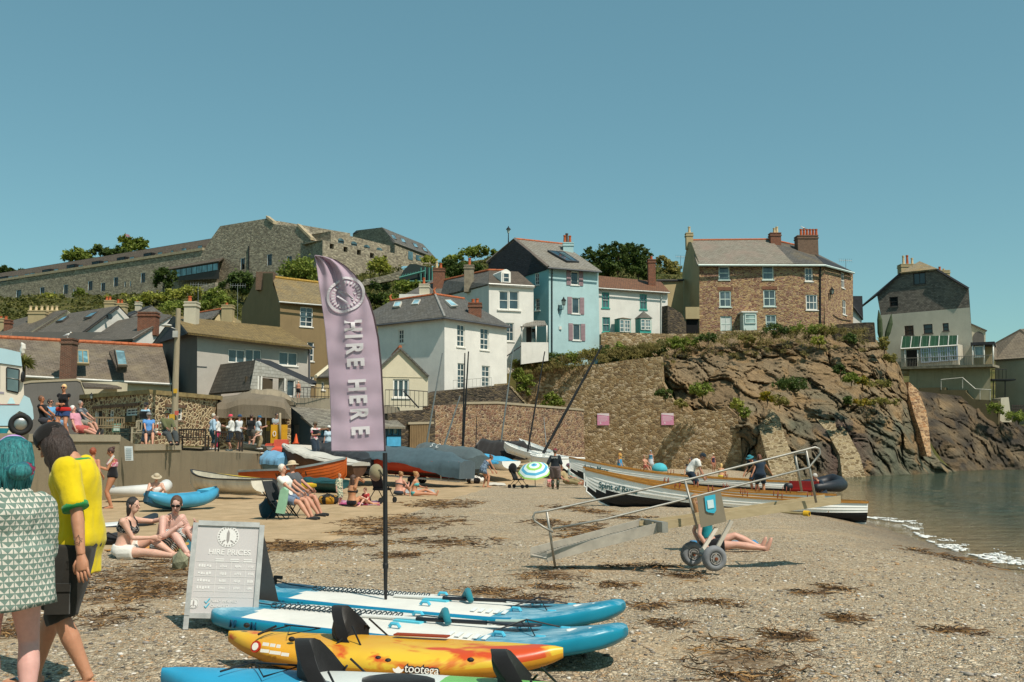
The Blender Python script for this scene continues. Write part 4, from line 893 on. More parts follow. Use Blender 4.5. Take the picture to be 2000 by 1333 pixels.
r_=thing('deck_chair','empty dark deck chair standing by the brown wall','chair',gr(1318,90));ce=gr(1318,90);mb=MB();mb.prism([ce+V(p)for p in((-.4,0,.35),(.4,0,.35),(.4,.5,1.2),(-.4,.5,1.2))],(0,.04,0));mb.build('backrest',fabric('#22383c'),r_);mb=MB();mb.prism([ce+V(p)for p in((-.4,-.5,.4),(.4,-.5,.4),(.4,.05,.34),(-.4,.05,.34))],(0,0,-.04));mb.build('seat',fabric('#22383c'),r_);[tub('leg',[ce+V((x,-.45,0)),ce+V((x,.3,.7))],.02,GALV,r_,5)for x in(-.4,.4)];[tub('leg',[ce+V((x,.4,0)),ce+V((x,-.3,.45))],.02,GALV,r_,5)for x in(-.4,.4)]
person('dark haired woman in a black top between the gigs',gr(1342,44),-30,1.66,'chair','#b07850',('bun','#2a1c16'),[('top',BK,0,.2,.015,'top')],vox=.022,pel=(0,0,.62),**F_);person('man in a white tee and dark cap bending over the middle gig',gr(1350,35.2),80,1.75,'bend','#b07c5c',('short','#3a2a22'),[('top',WH,-.1,.6,.03,'tee'),('legs',NV,.1,1,.03,'shorts')],('cap',fabric('#27313a')),vox=.02,lean=.75,hl=(.2,-.4,.6),hr=(-.2,-.35,.6))
person('child in a swimsuit standing near the wall behind the gigs',gr(1388,74),20,1.4,'stand','#a86a4c',('short','#b9a890'),[('band',fabric('#3a2f45'),-.17,.7,.012,'swimsuit')],vox=.028,group=BG,**F_);person('blonde woman in a yellow bikini sitting behind the gigs',gr(1402,60),150,1.66,'ground','#c08860',('bob','#b5945c'),[('band',fabric('#d9c050'),.45,.7,.012,'bikini_top'),('band',fabric('#d9c050'),-.17,.1,.012,'bikini_bottom')],vox=.025,group=BG,**F_)
person('man in a teal sun hat leaning over between the gigs',gr(1468,41.5),-50,1.76,'bend','#a8704e',('short','#3a2a22'),[('top',NV,-.1,.6,.03,'tee'),('legs',NV,.1,1,.03,'shorts')],('hat',fabric('#2f7a85')),vox=.02,lean=.75);r_,q_=person('woman in a navy vest with arms spread along the middle gig',gr(1478,35.6),172,1.68,'bend','#b07850',('pony','#5a3522'),[('top',NV,-.15,0,.015,'vest'),('legs',NV,.1,.8,.02,'shorts')],vox=.02,lean=.5,hl=(.55,-.4,.72),hr=(-.55,-.4,.72),**F_)
person('grey haired man in a navy tee crouching by the black inflatable',gr(1597,37.2)+V((0,0,.1)),-70,1.75,'ground','#b07c5c',('short','#9a948c'),[('top',NV,-.1,.6,.03,'tee'),('legs',NV,.1,1,.03,'shorts')],vox=.02,pel=(0,0,.35),lean=.5)
person('sunbather sitting on a blue towel behind the boarding ramp',gr(1376,15.6),80,1.7,'long','#c99478',('long','#8a6440'),[('legs',BK,.12,.55,.02,'shorts'),('band',fabric('#1f7f88'),.2,.75,.012,'top')],vox=.014,hl=(.26,.12,.05),hr=(-.26,.0,.05),**F_)
cloth('beach_towel','bright blue towel behind the boarding ramp wheels','towel',[G(1352,1072),G(1490,1074),G(1478,1062),G(1350,1060)],fabric('#2f86b5'),.03)
# promenade people
PR='people on the promenade'
person('smiling woman in a black vest with a red jacket round her waist',on(121,857,31),4,1.7,'fold','#b97c58',('short','#b99a68'),[('top',BK,-.05,0,.012,'vest'),('legs',fabric('#2f4470'),.1,.5,.03,'shorts'),('band',fabric('#b82a28'),-.1,.14,.06,'red_jacket')],vox=.016,glasses=1,shoes=WH,**F_)
person('grey haired man in a pink shirt and red shorts lounging on the promenade',on(150,853,34.5),78,1.74,'recline','#c58c70',('short','#c2bcb2'),[('top',fabric('#cf8f9f'),-.1,.6,.03,'shirt'),('legs',fabric('#b0544e'),.12,.85,.035,'shorts')],pel=(0,0,.3),lean=-.35,shoes=fabric('#3a3a3a'),group=PR);person('person in a grey checked shirt lounging behind the pink shirted man',on(160,850,37),78,1.7,'chair','#b98468',('short','#6a625c'),[('top',fabric('#7d8084',.2,'#4a4d52','patch',9),-.1,.6,.03,'shirt'),('legs',fabric('#8d8578'),.1,.8,.03,'shorts')],group=PR)
person('tanned woman with brown hair sitting beside the ice cream van',on(84,851,31.5),80,1.68,'chair','#a86a44',('short','#5a3a22'),[('top',BK,.1,0,.012,'vest'),('legs',fabric('#3a3a40'),.1,.6,.03,'shorts')],**F_);person('person in a light blue top sitting between the van and the black vested woman',on(100,852,33.5),70,1.66,'chair','#b98060',('short','#2f231c'),[('top',fabric('#5f9ac0'),-.1,.9,.03,'top'),('legs',fabric('#7d9ab5'),.1,1.4,.03,'trousers')],glasses=1,**F_)
person('woman in a blue tee and visor sitting on the pale bench',on(289,870,37.8),24,1.64,'chair','#c08a6a',('short','#8a8078'),[('top',fabric('#5a8cc4'),-.1,.5,.03,'tee'),('legs',fabric('#3d4148'),.1,.85,.04,'shorts')],('cap',fabric('#8d8a88')),w=1.15,vox=.016,**F_);person('person in a pale blue shirt with a black rucksack standing behind the bench',on(281,868,41.5),150,1.74,'stand','#b07c5c',('short','#3a2f28'),[('top',fabric('#9fc0d4'),-.1,.6,.03,'shirt'),('legs',NV,.1,1.9,.03,'trousers'),('band',BK,.25,.85,.1,'rucksack')],('cap',fabric('#26282c')));person('man in an olive shirt and green hat sitting at the right end of the bench',on(326,870,38),40,1.74,'chair','#a8785c',('short','#6a5f54'),[('top',fabric('#5f6142'),-.1,1.8,.03,'shirt'),('legs',fabric('#44494a'),.1,1.9,.035,'trousers')],('hat',fabric('#444a34')),vox=.016,shoes=BK)
SG='people standing in front of the stone hut'
for lab,px,py,d,yaw,H,top,sl,lg,fr,hat,hr_,fem,ps in(('person in a light blue shirt and dark teal cropped trousers by the bench',414,878,46.5,120,1.68,'#a9c2d4',1.7,'#2f4d5a',1.5,None,'#a09888',1,'stand'),('person in a white shirt and bright pink trousers by the bench',424,879,48,-60,1.64,'#dcd9d2',1.7,'#c03a5a',1.8,None,'#6a5a4a',1,'hold'),('person in a pink cap, white shirt and navy shorts',451,881,46.5,-75,1.7,'#dedbd4',1.5,'#26384a',1.1,('cap','#d8455c'),'#6a5a4a',0,'hold'),('person in a blue cap and white tee facing the pink capped person',465,880,48,70,1.72,'#d2d3d4',.6,'#2b2f36',1.0,('cap','#2f4a6a'),'#4a3a30',0,'fold'),('woman in a black top and grey shorts by the double doors',489,876,50,160,1.7,'#222224',.7,'#5f5a52',.6,None,'#3a281e',1,'stand'),('person in a blue cap, pale tee and khaki trousers holding a child',503,878,49,110,1.66,'#c3ccd2',.6,'#a08d6c',1.9,('cap','#2f6080'),'#4a3a2c',0,'hold')):
	person(lab,on(px,py,d),yaw,H,ps,'#b98468',('short',hr_),[('top',fabric(top),-.15,sl,.03,'top'),('legs',fabric(lg),.1,fr,.035,'legwear')],(hat[0],fabric(hat[1]))if hat else None,fem=fem,group=SG,shoes=fabric('#c9c5bd')if fr>1 else fabric('#3a3a3a'))
person('small child with brown hair carried by the blue capped person',on(508,860,48.6),-60,.85,'chair',SKP,('short','#6a4a2c'),[('top',fabric('#cfcac0'),-.1,.5,.02,'top')])
person('man in a grey tee leaning on the yellow board',on(538,872,53.5),40,1.78,'hold','#b07c5c',('short','#2f241e'),[('top',fabric('#9aa0a2'),-.1,.6,.03,'tee'),('legs',NV,.1,1.9,.03,'trousers')],glasses=1);person('shirtless man in dark shorts standing on the terrace',on(582,777.5,61.2),160,1.0*1.05,'stand','#c08060',('short','#b09a80'),[('legs',fabric('#3a3634'),.1,.8,.04,'shorts')],w=1.15)
person('man in a colourful white tee with a backpack pointing right',on(613,897,47),60,1.76,'stand','#a87252',('short','#3a2f28'),[('top',fabric('#d8d2cc',.1,'#c96a78','floral',9),-.12,.6,.03,'tee'),('legs',fabric('#2d3844'),.1,1.9,.035,'jeans'),('band',BK,.3,.85,.09,'backpack')],('cap',fabric('#6d6050')),glasses=1,hl=(.2,-.62,1.36),hr=(-.15,-.3,1.1),shoes=BK);person('woman in a white cap and pale blue tee left of the flag',on(641,896,49),20,1.62,'stand','#b98468',('short','#6a5038'),[('top',fabric('#b4c6d0'),-.12,.6,.03,'tee'),('legs',fabric('#4d6070'),.1,1.9,.03,'trousers')],('cap',fabric('#dcdad4')),fem=1)
# the two people in the foreground
q=NT('triangle_print_cotton');o=q.obj();sp=q.n('SeparateXYZ',{0:o}).outputs;n_=q.noise(o,3,2);uu=q.math('ADD',q.math('MULTIPLY',q.math('ADD',sp[0],q.math('MULTIPLY',sp[1],.8)),33),q.math('MULTIPLY',n_,.9));vv=q.math('ADD',q.math('MULTIPLY',sp[2],33),q.math('MULTIPLY',n_,.7));fu,fv=q.math('FRACT',uu),q.math('FRACT',vv)
par=q.math('MODULO',q.math('ADD',q.math('FLOOR',uu),q.math('ADD',q.math('FLOOR',vv),1000)),2.);fu2=q.math('ABSOLUTE',q.math('SUBTRACT',fu,par));m1=q.math('GREATER_THAN',fu2,.12);m2=q.math('GREATER_THAN',fv,.12);m3=q.math('LESS_THAN',q.math('ADD',fu2,fv),1.08);msk=q.math('MULTIPLY',m1,q.math('MULTIPLY',m2,m3))
TRI=q.out(q.mix(msk,c('#6b7d72'),c('#c6bfb2')),.9,(q.math('ADD',q.noise(o,9,4,.6),q.math('MULTIPLY',q.noise(q.map(o,(6,6,2),(.3,.5,0)),1.5,4),.8)),.55,.03),0,.15)
YT=fabric('#d8bd18',.14);GT=fabric('#2f8a4a',.1)
ft=V((-2.85,5.72,zb(-2.85,5.72)))
r_,q_=person('blue green haired woman in a sage triangle print shirt dress, seen from behind',ft,204,1.61,'stand','#cf9a86',('short',hairm('#0f4a50','#3f9a9a')),[('top',TRI,-.1,1.3,.042,'shirt_dress')],w=1.14,fem=1,vox=.01,lean=.12,hd=(.12,.1),hl=(.1,-.28,.86),hr=(-.08,-.28,.88),ehr=(-.7,.6,-.9),ehl=(.7,.6,-.9),fl=(.05,.0,.075),fr=(-.15,.04,.075),sl=.73)
k,HS,ring,cen=q_['k'],q_['HS'],q_['ring'],q_['cen'];mb=MB();rg=[];
for i in range(13):
	t=i/12;z=lerp(cen(.3).z,.7*k,t);rg.append([V((math.cos(a)*(.248+.035*t+.018*math.sin(a*7+t*2)*t)*k,math.sin(a)*(.19+.05*t+.014*math.sin(a*5+1)*t)*k+cen(.1).y*(1-t*.6),z+.012*math.sin(a*3)*t))for a in[2*PI*j/40 for j in range(40)]])
mb.loft(rg);mb.build('dress_skirt',TRI,r_,True)
HB=hairm('#0f4a50','#3f9a9a');mb=MB()
for j in range(46):
	a=lerp(-2.5,2.5,(j+.5)/46);x,f=math.sin(a)*.094,-math.cos(a)*.105-.02;L=.2+.05*R.random();s=1 if x>0 else-1
	mb.tube([HS(f*.35,x*.4,.128),HS(f*.85,x*.92,.085),HS(f*1.02,x*1.08,.0),HS(f*1.0-.01,x*1.05+R.uniform(-.01,.01),-.09),HS(f*.8-.02,x*.82+R.uniform(-.02,.02),-L)],[.012*k,.018*k,.018*k,.015*k,.005*k],6)
mb.build('hair',HB,r_,True);mb=MB();mb.ell(HS(-.15,-.03,-.1),(.07*k,.05*k,.05*k),14,10);mb.build('hair_bun',HB,r_,True);mb=MB();rg=[[HS(-.15+.02*math.cos(b),-.03+(.062+.024*math.cos(b)+.008*math.sin(a*9))*math.cos(a),-.085+(.034+.02*math.cos(b))*math.sin(a))for b in frange(0,6.2,.8)]for a in frange(0,6.5,.2618)];mb.loft(rg,cap=False);mb.build('scrunchie',fabric('#7d2f4a',.3,'#2a5a66','patch',14),r_,True)
mb=MB();mb.tube([HS(.02-.0*a,.098*math.cos(a),.03+.118*math.sin(a))for a in frange(-.3,3.5,.2)],.012*k,6);mb.build('headband',plain('#b08ac0',.6),r_,True);mb=MB();mb.prism([HS(-.095,-.035,-.19),HS(-.095,.025,-.19),HS(-.1,.01,-.25),HS(-.1,-.012,-.25)],V((0,-.012,0)));mb.build('collar_label',fabric('#b04a24'),r_)
fm=V((-2.83,6.62,zb(-2.83,6.62)))
r_,q_=person('long haired man in yellow and green football shirt, black cap and cargo shorts',fm,-84,1.79,'stand','#b9805c',('short','#2a1c15'),[('top',YT,-.42,.86,.034,'football_shirt'),('legs',fabric('#33302b',.2),-.02,1.05,.036,'cargo_shorts')],('cap',fabric('#1f1d1c')),vox=.009,lean=.13,hd=(.5,-.3),hl=(.29,.1,.83),hr=(-.26,-.22,.84),fl=(.1,.12,.075),fr=(-.1,-.26,.075),capback=.45,curl=.6,w=.92,hf=.085)
k,HS,A,cen,frm=q_['k'],q_['HS'],q_['arms'],q_['cen'],q_['frm'];mb=MB()
for j in range(56):
	a=lerp(-2.3,2.3,(j+.5)/56);x,f=math.sin(a)*.078,-math.cos(a)*.085-.012;L=.32+.08*R.random();mb.tube([HS(f*.9,x,.05),HS(f*1.0,x*1.0,-.03),HS(f+.01,x*1.0,-.13),HS(f*.7+.05+R.uniform(-.02,.02),x*.95,-.22),HS(f*.5+.09+R.uniform(-.03,.03),x*1.0,-L)],[.01*k,.014*k,.013*k,.01*k,.003*k],6)
mb.build('long_hair',hairm('#2a1c15'),r_,True);mb=MB();mb.ell(HS(.055,0,-.085),(.055*k,.05*k,.06*k),12,8,M=q_['Rh']);mb.build('beard',hairm('#2a1c15'),r_,True)
for s in(0,1):a=A[s];d_=(a[1]-a[0]).normalized();e=a[0].lerp(a[1],.8);mb=MB();mb.tube([e,e+d_*.03*k],[.076*k,.076*k],20);mb.build('sleeve_trim',GT,r_,True)
mb=MB();x_,y_=frm(.97);mb.tube([cen(.955)+x_*math.cos(t)*.095*k+y_*math.sin(t)*.085*k+(cen(1)-cen(.9))*(.12-.1*math.sin(t))for t in frange(0,6.4,.3)],.016*k,8);mb.build('collar',GT,r_,True)
mb=MB();a=A[0];ce=a[1].lerp(a[2],.62);d_=(a[2]-a[1]).normalized();sd_=V((0,1,0)).cross(d_).normalized()if False else V((1,0,0));o_=V((1,0,0));ty=d_.cross(o_).normalized();ps=[ce+o_*(.0345*k)+(d_*math.sin(t)+ty*math.cos(t))*(.03 if i%2 else.014)*k for i,t in enumerate(frange(0,6.9,PI/5))];mb.tube(ps,.0018,4);mb.build('star_tattoo',plain('#2a2524'),r_)
mb=MB();L=q_['legs'][0];m_=L[0].lerp(L[1],.72);mb.box(m_+V((.128*k,0,0)),(.022,.15,.18),tap=.95);mb.box(m_+V((.138*k,0,.075)),(.014,.155,.05));mb.build('cargo_pocket',fabric('#33302b',.2),r_)
for so_l,fw in q_['feet']:
	b=V((so_l.x,so_l.y,0));sdv=fw.cross(V((0,0,1)));mb=MB();mb.prism([b+fw*f*k+sdv*x*k+V((0,0,.022))for f,x in((-.085,.03),(-.095,0),(-.085,-.03),(.04,-.036),(.15,-.048),(.21,-.03),(.22,0),(.21,.03),(.15,.045),(.04,.033))],(0,0,-.024));fl_=mb.build('flip_flop',paint('#24424c',.6),r_);mb=MB();mb.tube([b+fw*.05*k+sdv*.05*k+V((0,0,.02)),b+fw*.1*k+sdv*.035*k+V((0,0,.06)),b+fw*.165*k+V((0,0,.035))],.008,6);mb.tube([b+fw*.05*k-sdv*.05*k+V((0,0,.02)),b+fw*.1*k-sdv*.035*k+V((0,0,.06)),b+fw*.165*k+V((0,0,.035))],.008,6);mb.build('thong_strap',paint('#24424c',.6),fl_)
	# buildings
TEAL=paint('#3f9a8d',.5,.1);MAUVE=paint('#9a8083',.6,.1);DKWIN=glass('#15191a');BROWNW=paint('#3c322b',.6,.1)
SL_T=slate('#6a6258','#5a5349','#4d463b',.4)
SL_GREY=slate('#6b6862','#58544e','#5d5647',.45);SL_BRN=slate('#665a4d','#54493e','#4a4235',.5);SL_LONG=slate('#7a6e60','#665a4c','#8a7c62',.6,.38,.2)
SL_LT=slate('#8f8a80','#7d776c','#7c705c',.4);SL_DK=slate('#33353a','#2a2b2f','#3a3834',.2,.3,.18);SL_LICH=slate('#8a7a5a','#75664b','#9b7d42',.4,.33,.22,lich=.75)
TILE_BR=slate('#8d7648','#75613c','#5e4f33',.4,.3,.32);TILE_RD=slate('#7d563c','#6b4832','#5a4432',.25,.25,.25);TERRA=paint('#b0613a',.8,.25,5)
R_WHITE=render_wall('#e9e4da',.22,.2);R_GREY=render_wall('#bdb5aa',.25,.15);R_DGREY=render_wall('#6f6b66',.4,.2);R_BROWN=render_wall('#8f7a59',.35,.3);R_CREAM=render_wall('#dcd0b4',.2,.15)
R_BLUE=render_wall('#b5d2d2',.15,.12);R_TEAL=render_wall('#8abcbd',.1,.1);R_CREAM2=render_wall('#b9a67f',.35,.3);R_PALE=render_wall('#cfc5ae',.3,.2);GUTTER=paint('#55565a',.5,.1)
GUTW=paint('#c9c6bd',.5,.1)
def gutter(root,p,q,mat=None,r=.07):
	mb=MB();mb.tube([p,q],r,6);return mb.build('gutter',mat or GUTTER,root)
def pipe(root,fac,px,py0,py1,mat=None,r=.06,off=.08):
	mb=MB();mb.tube([fac.p(px,py0,off),fac.p(px,py1,off)],r,6);return mb.build('drainpipe',mat or GUTTER,root)
def bld(name,label,ref,group=None):return thing(name,label,'building',P(*ref),group=group)
def backbox(mb,pts,depth,m=0):
	pass
	# fort on the hill
root=bld('stone_fort','long grey stone fort with slate mansard roof along the hilltop',(300,590,190))
F=Fac((0,575,215),(397,520,180));F2=Fac((397,520,180),(607,500,165.7))
mb=MB();holes=[];wl=[]
for x,y,w_,h in((82,570.5,9,18),(128,565.5,9,18),(176,558.5,9,18),(201,561,9,16),(226,551,9,18),(279,543,9,19),(313,531,8,14)):
	wl.append((F.rect((x-w_/2,y-h/2,x+w_/2,y+h/2)),2,3))
for x,y in((20,587),(144,570),(155,567),(244,556),(254.5,555),(106,575)):wl.append((F.rect((x-1.6,y-5,x+1.6,y+5)),1,1))
wl.append((F.rect((31,567,41,592)),1,1))
top=[(-60,559.5),(397,489.5),(412,468)]
wall(mb,F,[(-60,625)]+[(-60,559.5),(397,489.5),(413,467),(413,600)],[q_[0]for q_ in wl])
wl2=[(F2.rect((469.5,505,478,527)),1,2),(F2.rect((521.5,497,531,519)),1,2),(F2.rect((560,501,570,513)),1,1)]
wall(mb,F2,[(412,600),(412,467),(430,442),(521,427),(535,438),(582,443),(608,469),(608,590)],[q_[0]for q_ in wl2])
pts=[F2.p(x,y)for x,y in((412,467),(430,442),(521,427),(535,438),(582,443),(608,469))]
for a,b in zip(pts,pts[1:]):mb.face([a,b,b-F2.N*2.5,a-F2.N*2.5])
mb.build('wall',ST_FORT,root)
mb=MB()
for f_,(a,b)in((F,((-60,559.5),(397,489.5))),(F2,((521,427),(535,438))),(F2,((582,443),(608,469)))):
	p,q_=f_.p(*a),f_.p(*b);mb.prism([p+f_.N*.2,q_+f_.N*.2,q_+f_.N*.2+V((0,0,.5)),p+f_.N*.2+V((0,0,.5))],-f_.N*.9)
mb.build('coping',paint('#a8987b',.9,.2),root)
for rc,a,b in wl:window(root,F,rc,a,b,BROWNW,DKWIN,.12,.06,sill=False,rec=.25)
for rc,a,b in wl2:window(root,F2,rc,a,b,BROWNW,DKWIN,.12,.06,sill=False,rec=.25)
e0,e1=F.p(-60,559.5)-F.N*.5+V((0,0,.5)),F.p(400,489)-F.N*.5+V((0,0,.5));r0,r1=e0-F.N*1.6+V((0,0,2.0)),e1-F.N*1.6+V((0,0,2.1))
rf=roofpoly(root,[e0,e1,r1,r0],SL_BRN,.2);b0,b1=r0-F.N*9,r1-F.N*9
roofpoly(root,[r0+V((0,0,.05)),r1+V((0,0,.05)),b1+V((0,0,.6)),b0+V((0,0,.6))],SL_DK,.25,'flat_roof')
FM=Fac((0,550,213.8),(397,480,179.0));FM.A=FM.A-FM.N*0
for x,y,k in((18.5,543.5,0),(29.5,542,0),(51,538.5,0),(62,536.5,0),(108,529,0),(156,521.5,0),(205,513.5,0),(256,505.5,0),(311,496,0),(335,491.5,2),(358,488.5,0),(389,483,0),(87,532,1),(135,522.5,1),(184,516,1),(233,508,1),(285,500,1),(3,546,1)):
	h=4 if k==0 else 6 if k==1 else 3;w_=4.5 if k==0 else 8 if k==1 else 2.5
	fac=Fac((0,550,214.6),(397,480,179.6));u0,z0,u1,z1=fac.rect((x-w_,y-h,x+w_,y+h))
	m2=MB();fac.box(m2,u0,z0,u1,z1,-2.4,-.2 if k!=1 else-.35);d_=m2.build('dormer',SL_BRN if k!=1 else DKMET,root)
	m2=MB();fac.box(m2,u0+.12,z0+.12,u1-.12,z1-.12,-.3,-.14 if k!=1 else-.3);m2.build('pane',glass('#4b646b')if k!=1 else DKWIN,d_)
FC=Fac((331,540,181.5),(428,520,172));mb=MB();wall(mb,FC,[(331,549),(331,527),(428,511),(428,545)],[FC.rect((334,529,425,534))]if 0 else[])
c_=mb.build('conservatory',BROWNW,root);m2=MB()
for i in range(9):
	x0=334+i*10.3;m2.face([FC.p(x0,543-i*1.75,.08),FC.p(x0+9.2,541.5-i*1.75,.08),FC.p(x0+9.2,528-i*1.65,.08),FC.p(x0,529.5-i*1.65,.08)])
m2.build('pane',glass('#4f6f74'),c_)
roofpoly(c_,[FC.p(328,527.5,.3),FC.p(430,510.5,.3),F2.p(437,503),F.p(329,523)],SL_BRN,.2)
pipe(root,F2,486.5,481,535,DKMET,.12)
FB=Fac((630,490,160),(784,500,172));FB0=Fac((587,490,166),(630,490,160));mb=MB()
hl=[FB.rect((x-4,y-5,x+4,y+5))for x,y in((648,481.5),(675,487.5),(701,493.5),(726.5,499.5),(751.5,504))]
wall(mb,FB,[(630,560),(630,469),(784,497.5),(784,560)],hl,rec=.8);wall(mb,FB0,[(587,560),(587,475),(630,469),(630,560)])
mb.face([FB.p(630,469),FB.p(784,497.5),FB.p(784,497.5,-6),FB.p(630,469,-6)])
bs=mb.build('bastion',ST_FORT,root)
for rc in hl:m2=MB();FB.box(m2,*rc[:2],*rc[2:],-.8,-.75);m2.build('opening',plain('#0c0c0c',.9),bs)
FU=Fac((646,465,165),(762,485,176));mb=MB();hl=[FU.rect((x-6,y-3,x+6,y+4))for x,y in((666,474),(691.5,480),(716.5,486.5),(741,492))]
wall(mb,FU,[(646,500),(646,452),(762,480.5),(762,510)],hl);FU0=Fac((600,465,169),(646,465,165));wall(mb,FU0,[(600,475),(600,459),(646,452),(646,500)])
mb.face([FU.p(646,452),FU.p(762,480.5),FU.p(762,480.5,-6),FU.p(646,452,-6)])
up=mb.build('wall',ST_FORT,root)
for rc in hl:
	w_=window(root,FU,rc,3,1,BROWNW,glass('#34484c'),.1,.06,sill=False);m2=MB();ps=[]
	for i in range(9):a=PI*i/8;ps.append(FU.pt((rc[0]+rc[2])/2-(rc[2]-rc[0])/2*math.cos(a),rc[3]+.45*math.sin(a),.02))
	m2.prism(ps,-FU.N*.1);m2.build('arch_light',glass('#34484c'),w_)
FH=Fac((540,440,172),(684,450,183));mb=MB();wall(mb,FH,[(535,470),(535,431),(552,433.5),(684,456),(684,480)]);mb.build('wall',ST_FORT,root)
root=bld('fort_house','stone fort building with four roof lights at the right end of the hilltop fort',(780,510,188))
mb=MB();g0=Fac((689,470,196),(771,480,182));wall(mb,g0,[(689,490),(689,457),(696,451),(746,445),(771,473),(771,520)])
g1=Fac((771,490,182),(850,500,192));wall(mb,g1,[(771,520),(771,473),(850,503),(850,520)]);mb.build('wall',ST_FORT,root)
roofpoly(root,[P(745,444,188),P(826,477,198),P(851,504,191.6),P(770,474,181.5)],SL_GREY,.3)
roofpoly(root,[P(689,456.5,195.5),P(696,450.5,195),P(746,444.5,188),P(771,473,182),P(768,473,182.6),P(744,446.5,188.3)],SL_DK,.15,'verge')
for x,y,d in((768,464,186),(786,470.5,188.5),(810,480,191),(829,488.5,192.5)):
	skylight(root,[(x-5,y-5),(x+3,y-3),(x+7,y+5),(x-1,y+3)],(d+.6,d+1,d-1.2,d-1.6),'#55504a','#4d6a73')
for rc in(g1.rect((797,492,806,508)),g1.rect((812,499,822,509)),g1.rect((828,503,838,511))):m2=MB();g1.box(m2,*rc[:2],*rc[2:],.02,.06);m2.build('window',glass('#3a5258'),root)
# generic gabled roofs of the back street
def terr(name,label,gable,gd,roof,rd,wallm,roofm,ridge=None,rw=None):
	root=bld(name,label,(gable[0][0],gable[0][1],gd[0]));mb=MB();mb.prism([P(x,y,d)for(x,y),d in zip(gable,gd)],(-.4,1.4,0));mb.build('wall',wallm,root)
	roofpoly(root,[P(x,y,d)for(x,y),d in zip(roof,rd)],roofm,.18)
	if ridge:ridgetiles(root,P(*ridge[0]),P(*ridge[1]),TERRA)
	return root
t=terr('terraced_house','slate roofed terrace house with a row of pale chimney pots, far left',[(48,664),(48,655),(131,606),(141,617),(141,664)],(92,92,96,97,95),[(-30,662),(47,661),(131,605.5),(84,611),(-30,640)],(91.5,91.8,96,100,103),R_PALE,SL_T)
chimney(t,55,608,86,640,97,R_CREAM2,[(x,598,CHPC)for x in(60,71,82)],.8);chimney(t,88,608,114,622,98,R_CREAM2,[(x,598,CHPC)for x in(93,102,111)],.6)
chimney(t,-4,623,7,650,96,R_CREAM2,[(2,618,CHP)],.6);chimney(t,8,626,18,652,95,CHB,[(12,618,CHP)],.6)
t=terr('terraced_house','white gabled house with a small round window',[(160,690),(160,650),(231,598.5),(254,622),(259,690)],(84,84,89,91,88),[(48,662),(160.5,651),(231.5,598),(214,600),(137,612)],(85.5,83.8,89,91,94),R_WHITE,SL_T)
fw_=P(217,620,87.3);mb=MB();ps=[fw_+V((.27*math.cos(a),-.3,.27*math.sin(a)))for a in frange(0,6.28,.5)];mb.prism(ps,(0,-.12,0));mb.build('round_window',glass('#1b2022'),t)
mb=MB();mb.tube([P(161,650,83.5),P(231.5,598,88.6),P(255,622.5,90.6)],.07,4);mb.build('verge',DKMET,t)
mb=MB();mb.box(P(136,668,83),(9.5,.4,1.6));mb.build('front_wall',R_DGREY,t)
skylight(t,[(178,613),(193,610),(178,620),(163,623)],(90.3,90.6,88.6,88.4),'#4a4641','#3f5f6b');skylight(t,[(124,621),(135,618),(122,628),(109,630)],(92,92,90,90),'#4a4641','#3f5f6b')
t=terr('terraced_house','white house with brick chimney on its slate roof, beside the grey tiled house',[(258,700),(258,661),(334,616),(334,700)],(78,78,84,84),[(168,669),(259,662),(335,615.5),(300,612),(230,626.5)],(80,77.8,84,89,89),R_WHITE,SL_T)
chimney(t,269,611,303,650,81,CHB,[],.9);mb=MB();mb.box(P(213,677,79),(3.6,.4,1.2));mb.build('front_wall',R_DGREY,t)
t=terr('back_house','low slate gabled house behind the white gables',[(246,640),(246,618),(296,597),(322,616),(322,640)],(104,104,106,104,104),[(246,619),(296,597),(285,599),(236,616)],(103.6,105.8,110,110),SL_GREY,SL_DK)
chimney(t,204,588,222,604,106,R_CREAM2,[(209,580,CHP),(215,580,CHP)],.7);chimney(t,228,594,244,612,104,R_CREAM2,[(231,585,CHP),(238,586,CHP)],.7);chimney(t,264,591,273,604,107,R_PALE,[(268,588,CHP)],.6)
t=terr('back_house','small house with orange ridge tiles behind the grey tiled roof',[(410,640),(432,605),(471,628),(471,640)],(98,99,99,99),[(384,628),(411,622),(433,604),(384,612)],(98,97.8,99,103),R_CREAM2,SL_GREY,((384,612,103),(432,604,99)))
chimney(t,433,597,453,627,98.5,R_CREAM2,[(443,592,CHP)],.8)
aerial(t,387,610,554,97,1.5);aerial(t,464,626,556,96,1.4)
# long slate building
root=bld('slate_roofed_house','long low building with weathered slate roof, orange ridge and two roof lights',(150,760,65))
A0,A1=P(-60,727,63.5),P(336,748.5,71.2);E0,E1=P(-60,657.5,68.6),P(317,677.5,76)
roofpoly(root,[A0,A1,E1,E0],SL_LONG,.15);ridgetiles(root,E0+V((0,0,.05)),E1+V((0,0,.05)),TERRA,.16);gutter(root,A0+V((0,-.1,-.1)),A1+V((0,-.1,-.1)),GUTW,.09)
fa=Fac((-60,750,64),(334,760,71.6));mb=MB();wall(mb,fa,[(-60,860),(-60,729),(334,749),(334,860)])
g=Fac((334,740,71.6),(345,740,80));mb.prism([fa.p(334,860),fa.p(334,749),E1-V((.1,0,.15)),P(338,745,80),P(338,860,80)],(-.3,0,0));mb.build('wall',R_CREAM,root)
skylight(root,[(139,685),(172,686.5),(174,713),(140,712)],(68.7,69.5,67.6,66.8),'#a08c68','#4f6f74',bars=3)
m2=MB();q4=[P(224,684,71),P(243,686,71.2),P(249,716,68.6),P(230,716,68.2)];lf=[P(213,682,70.9),P(228,715,67.9)]
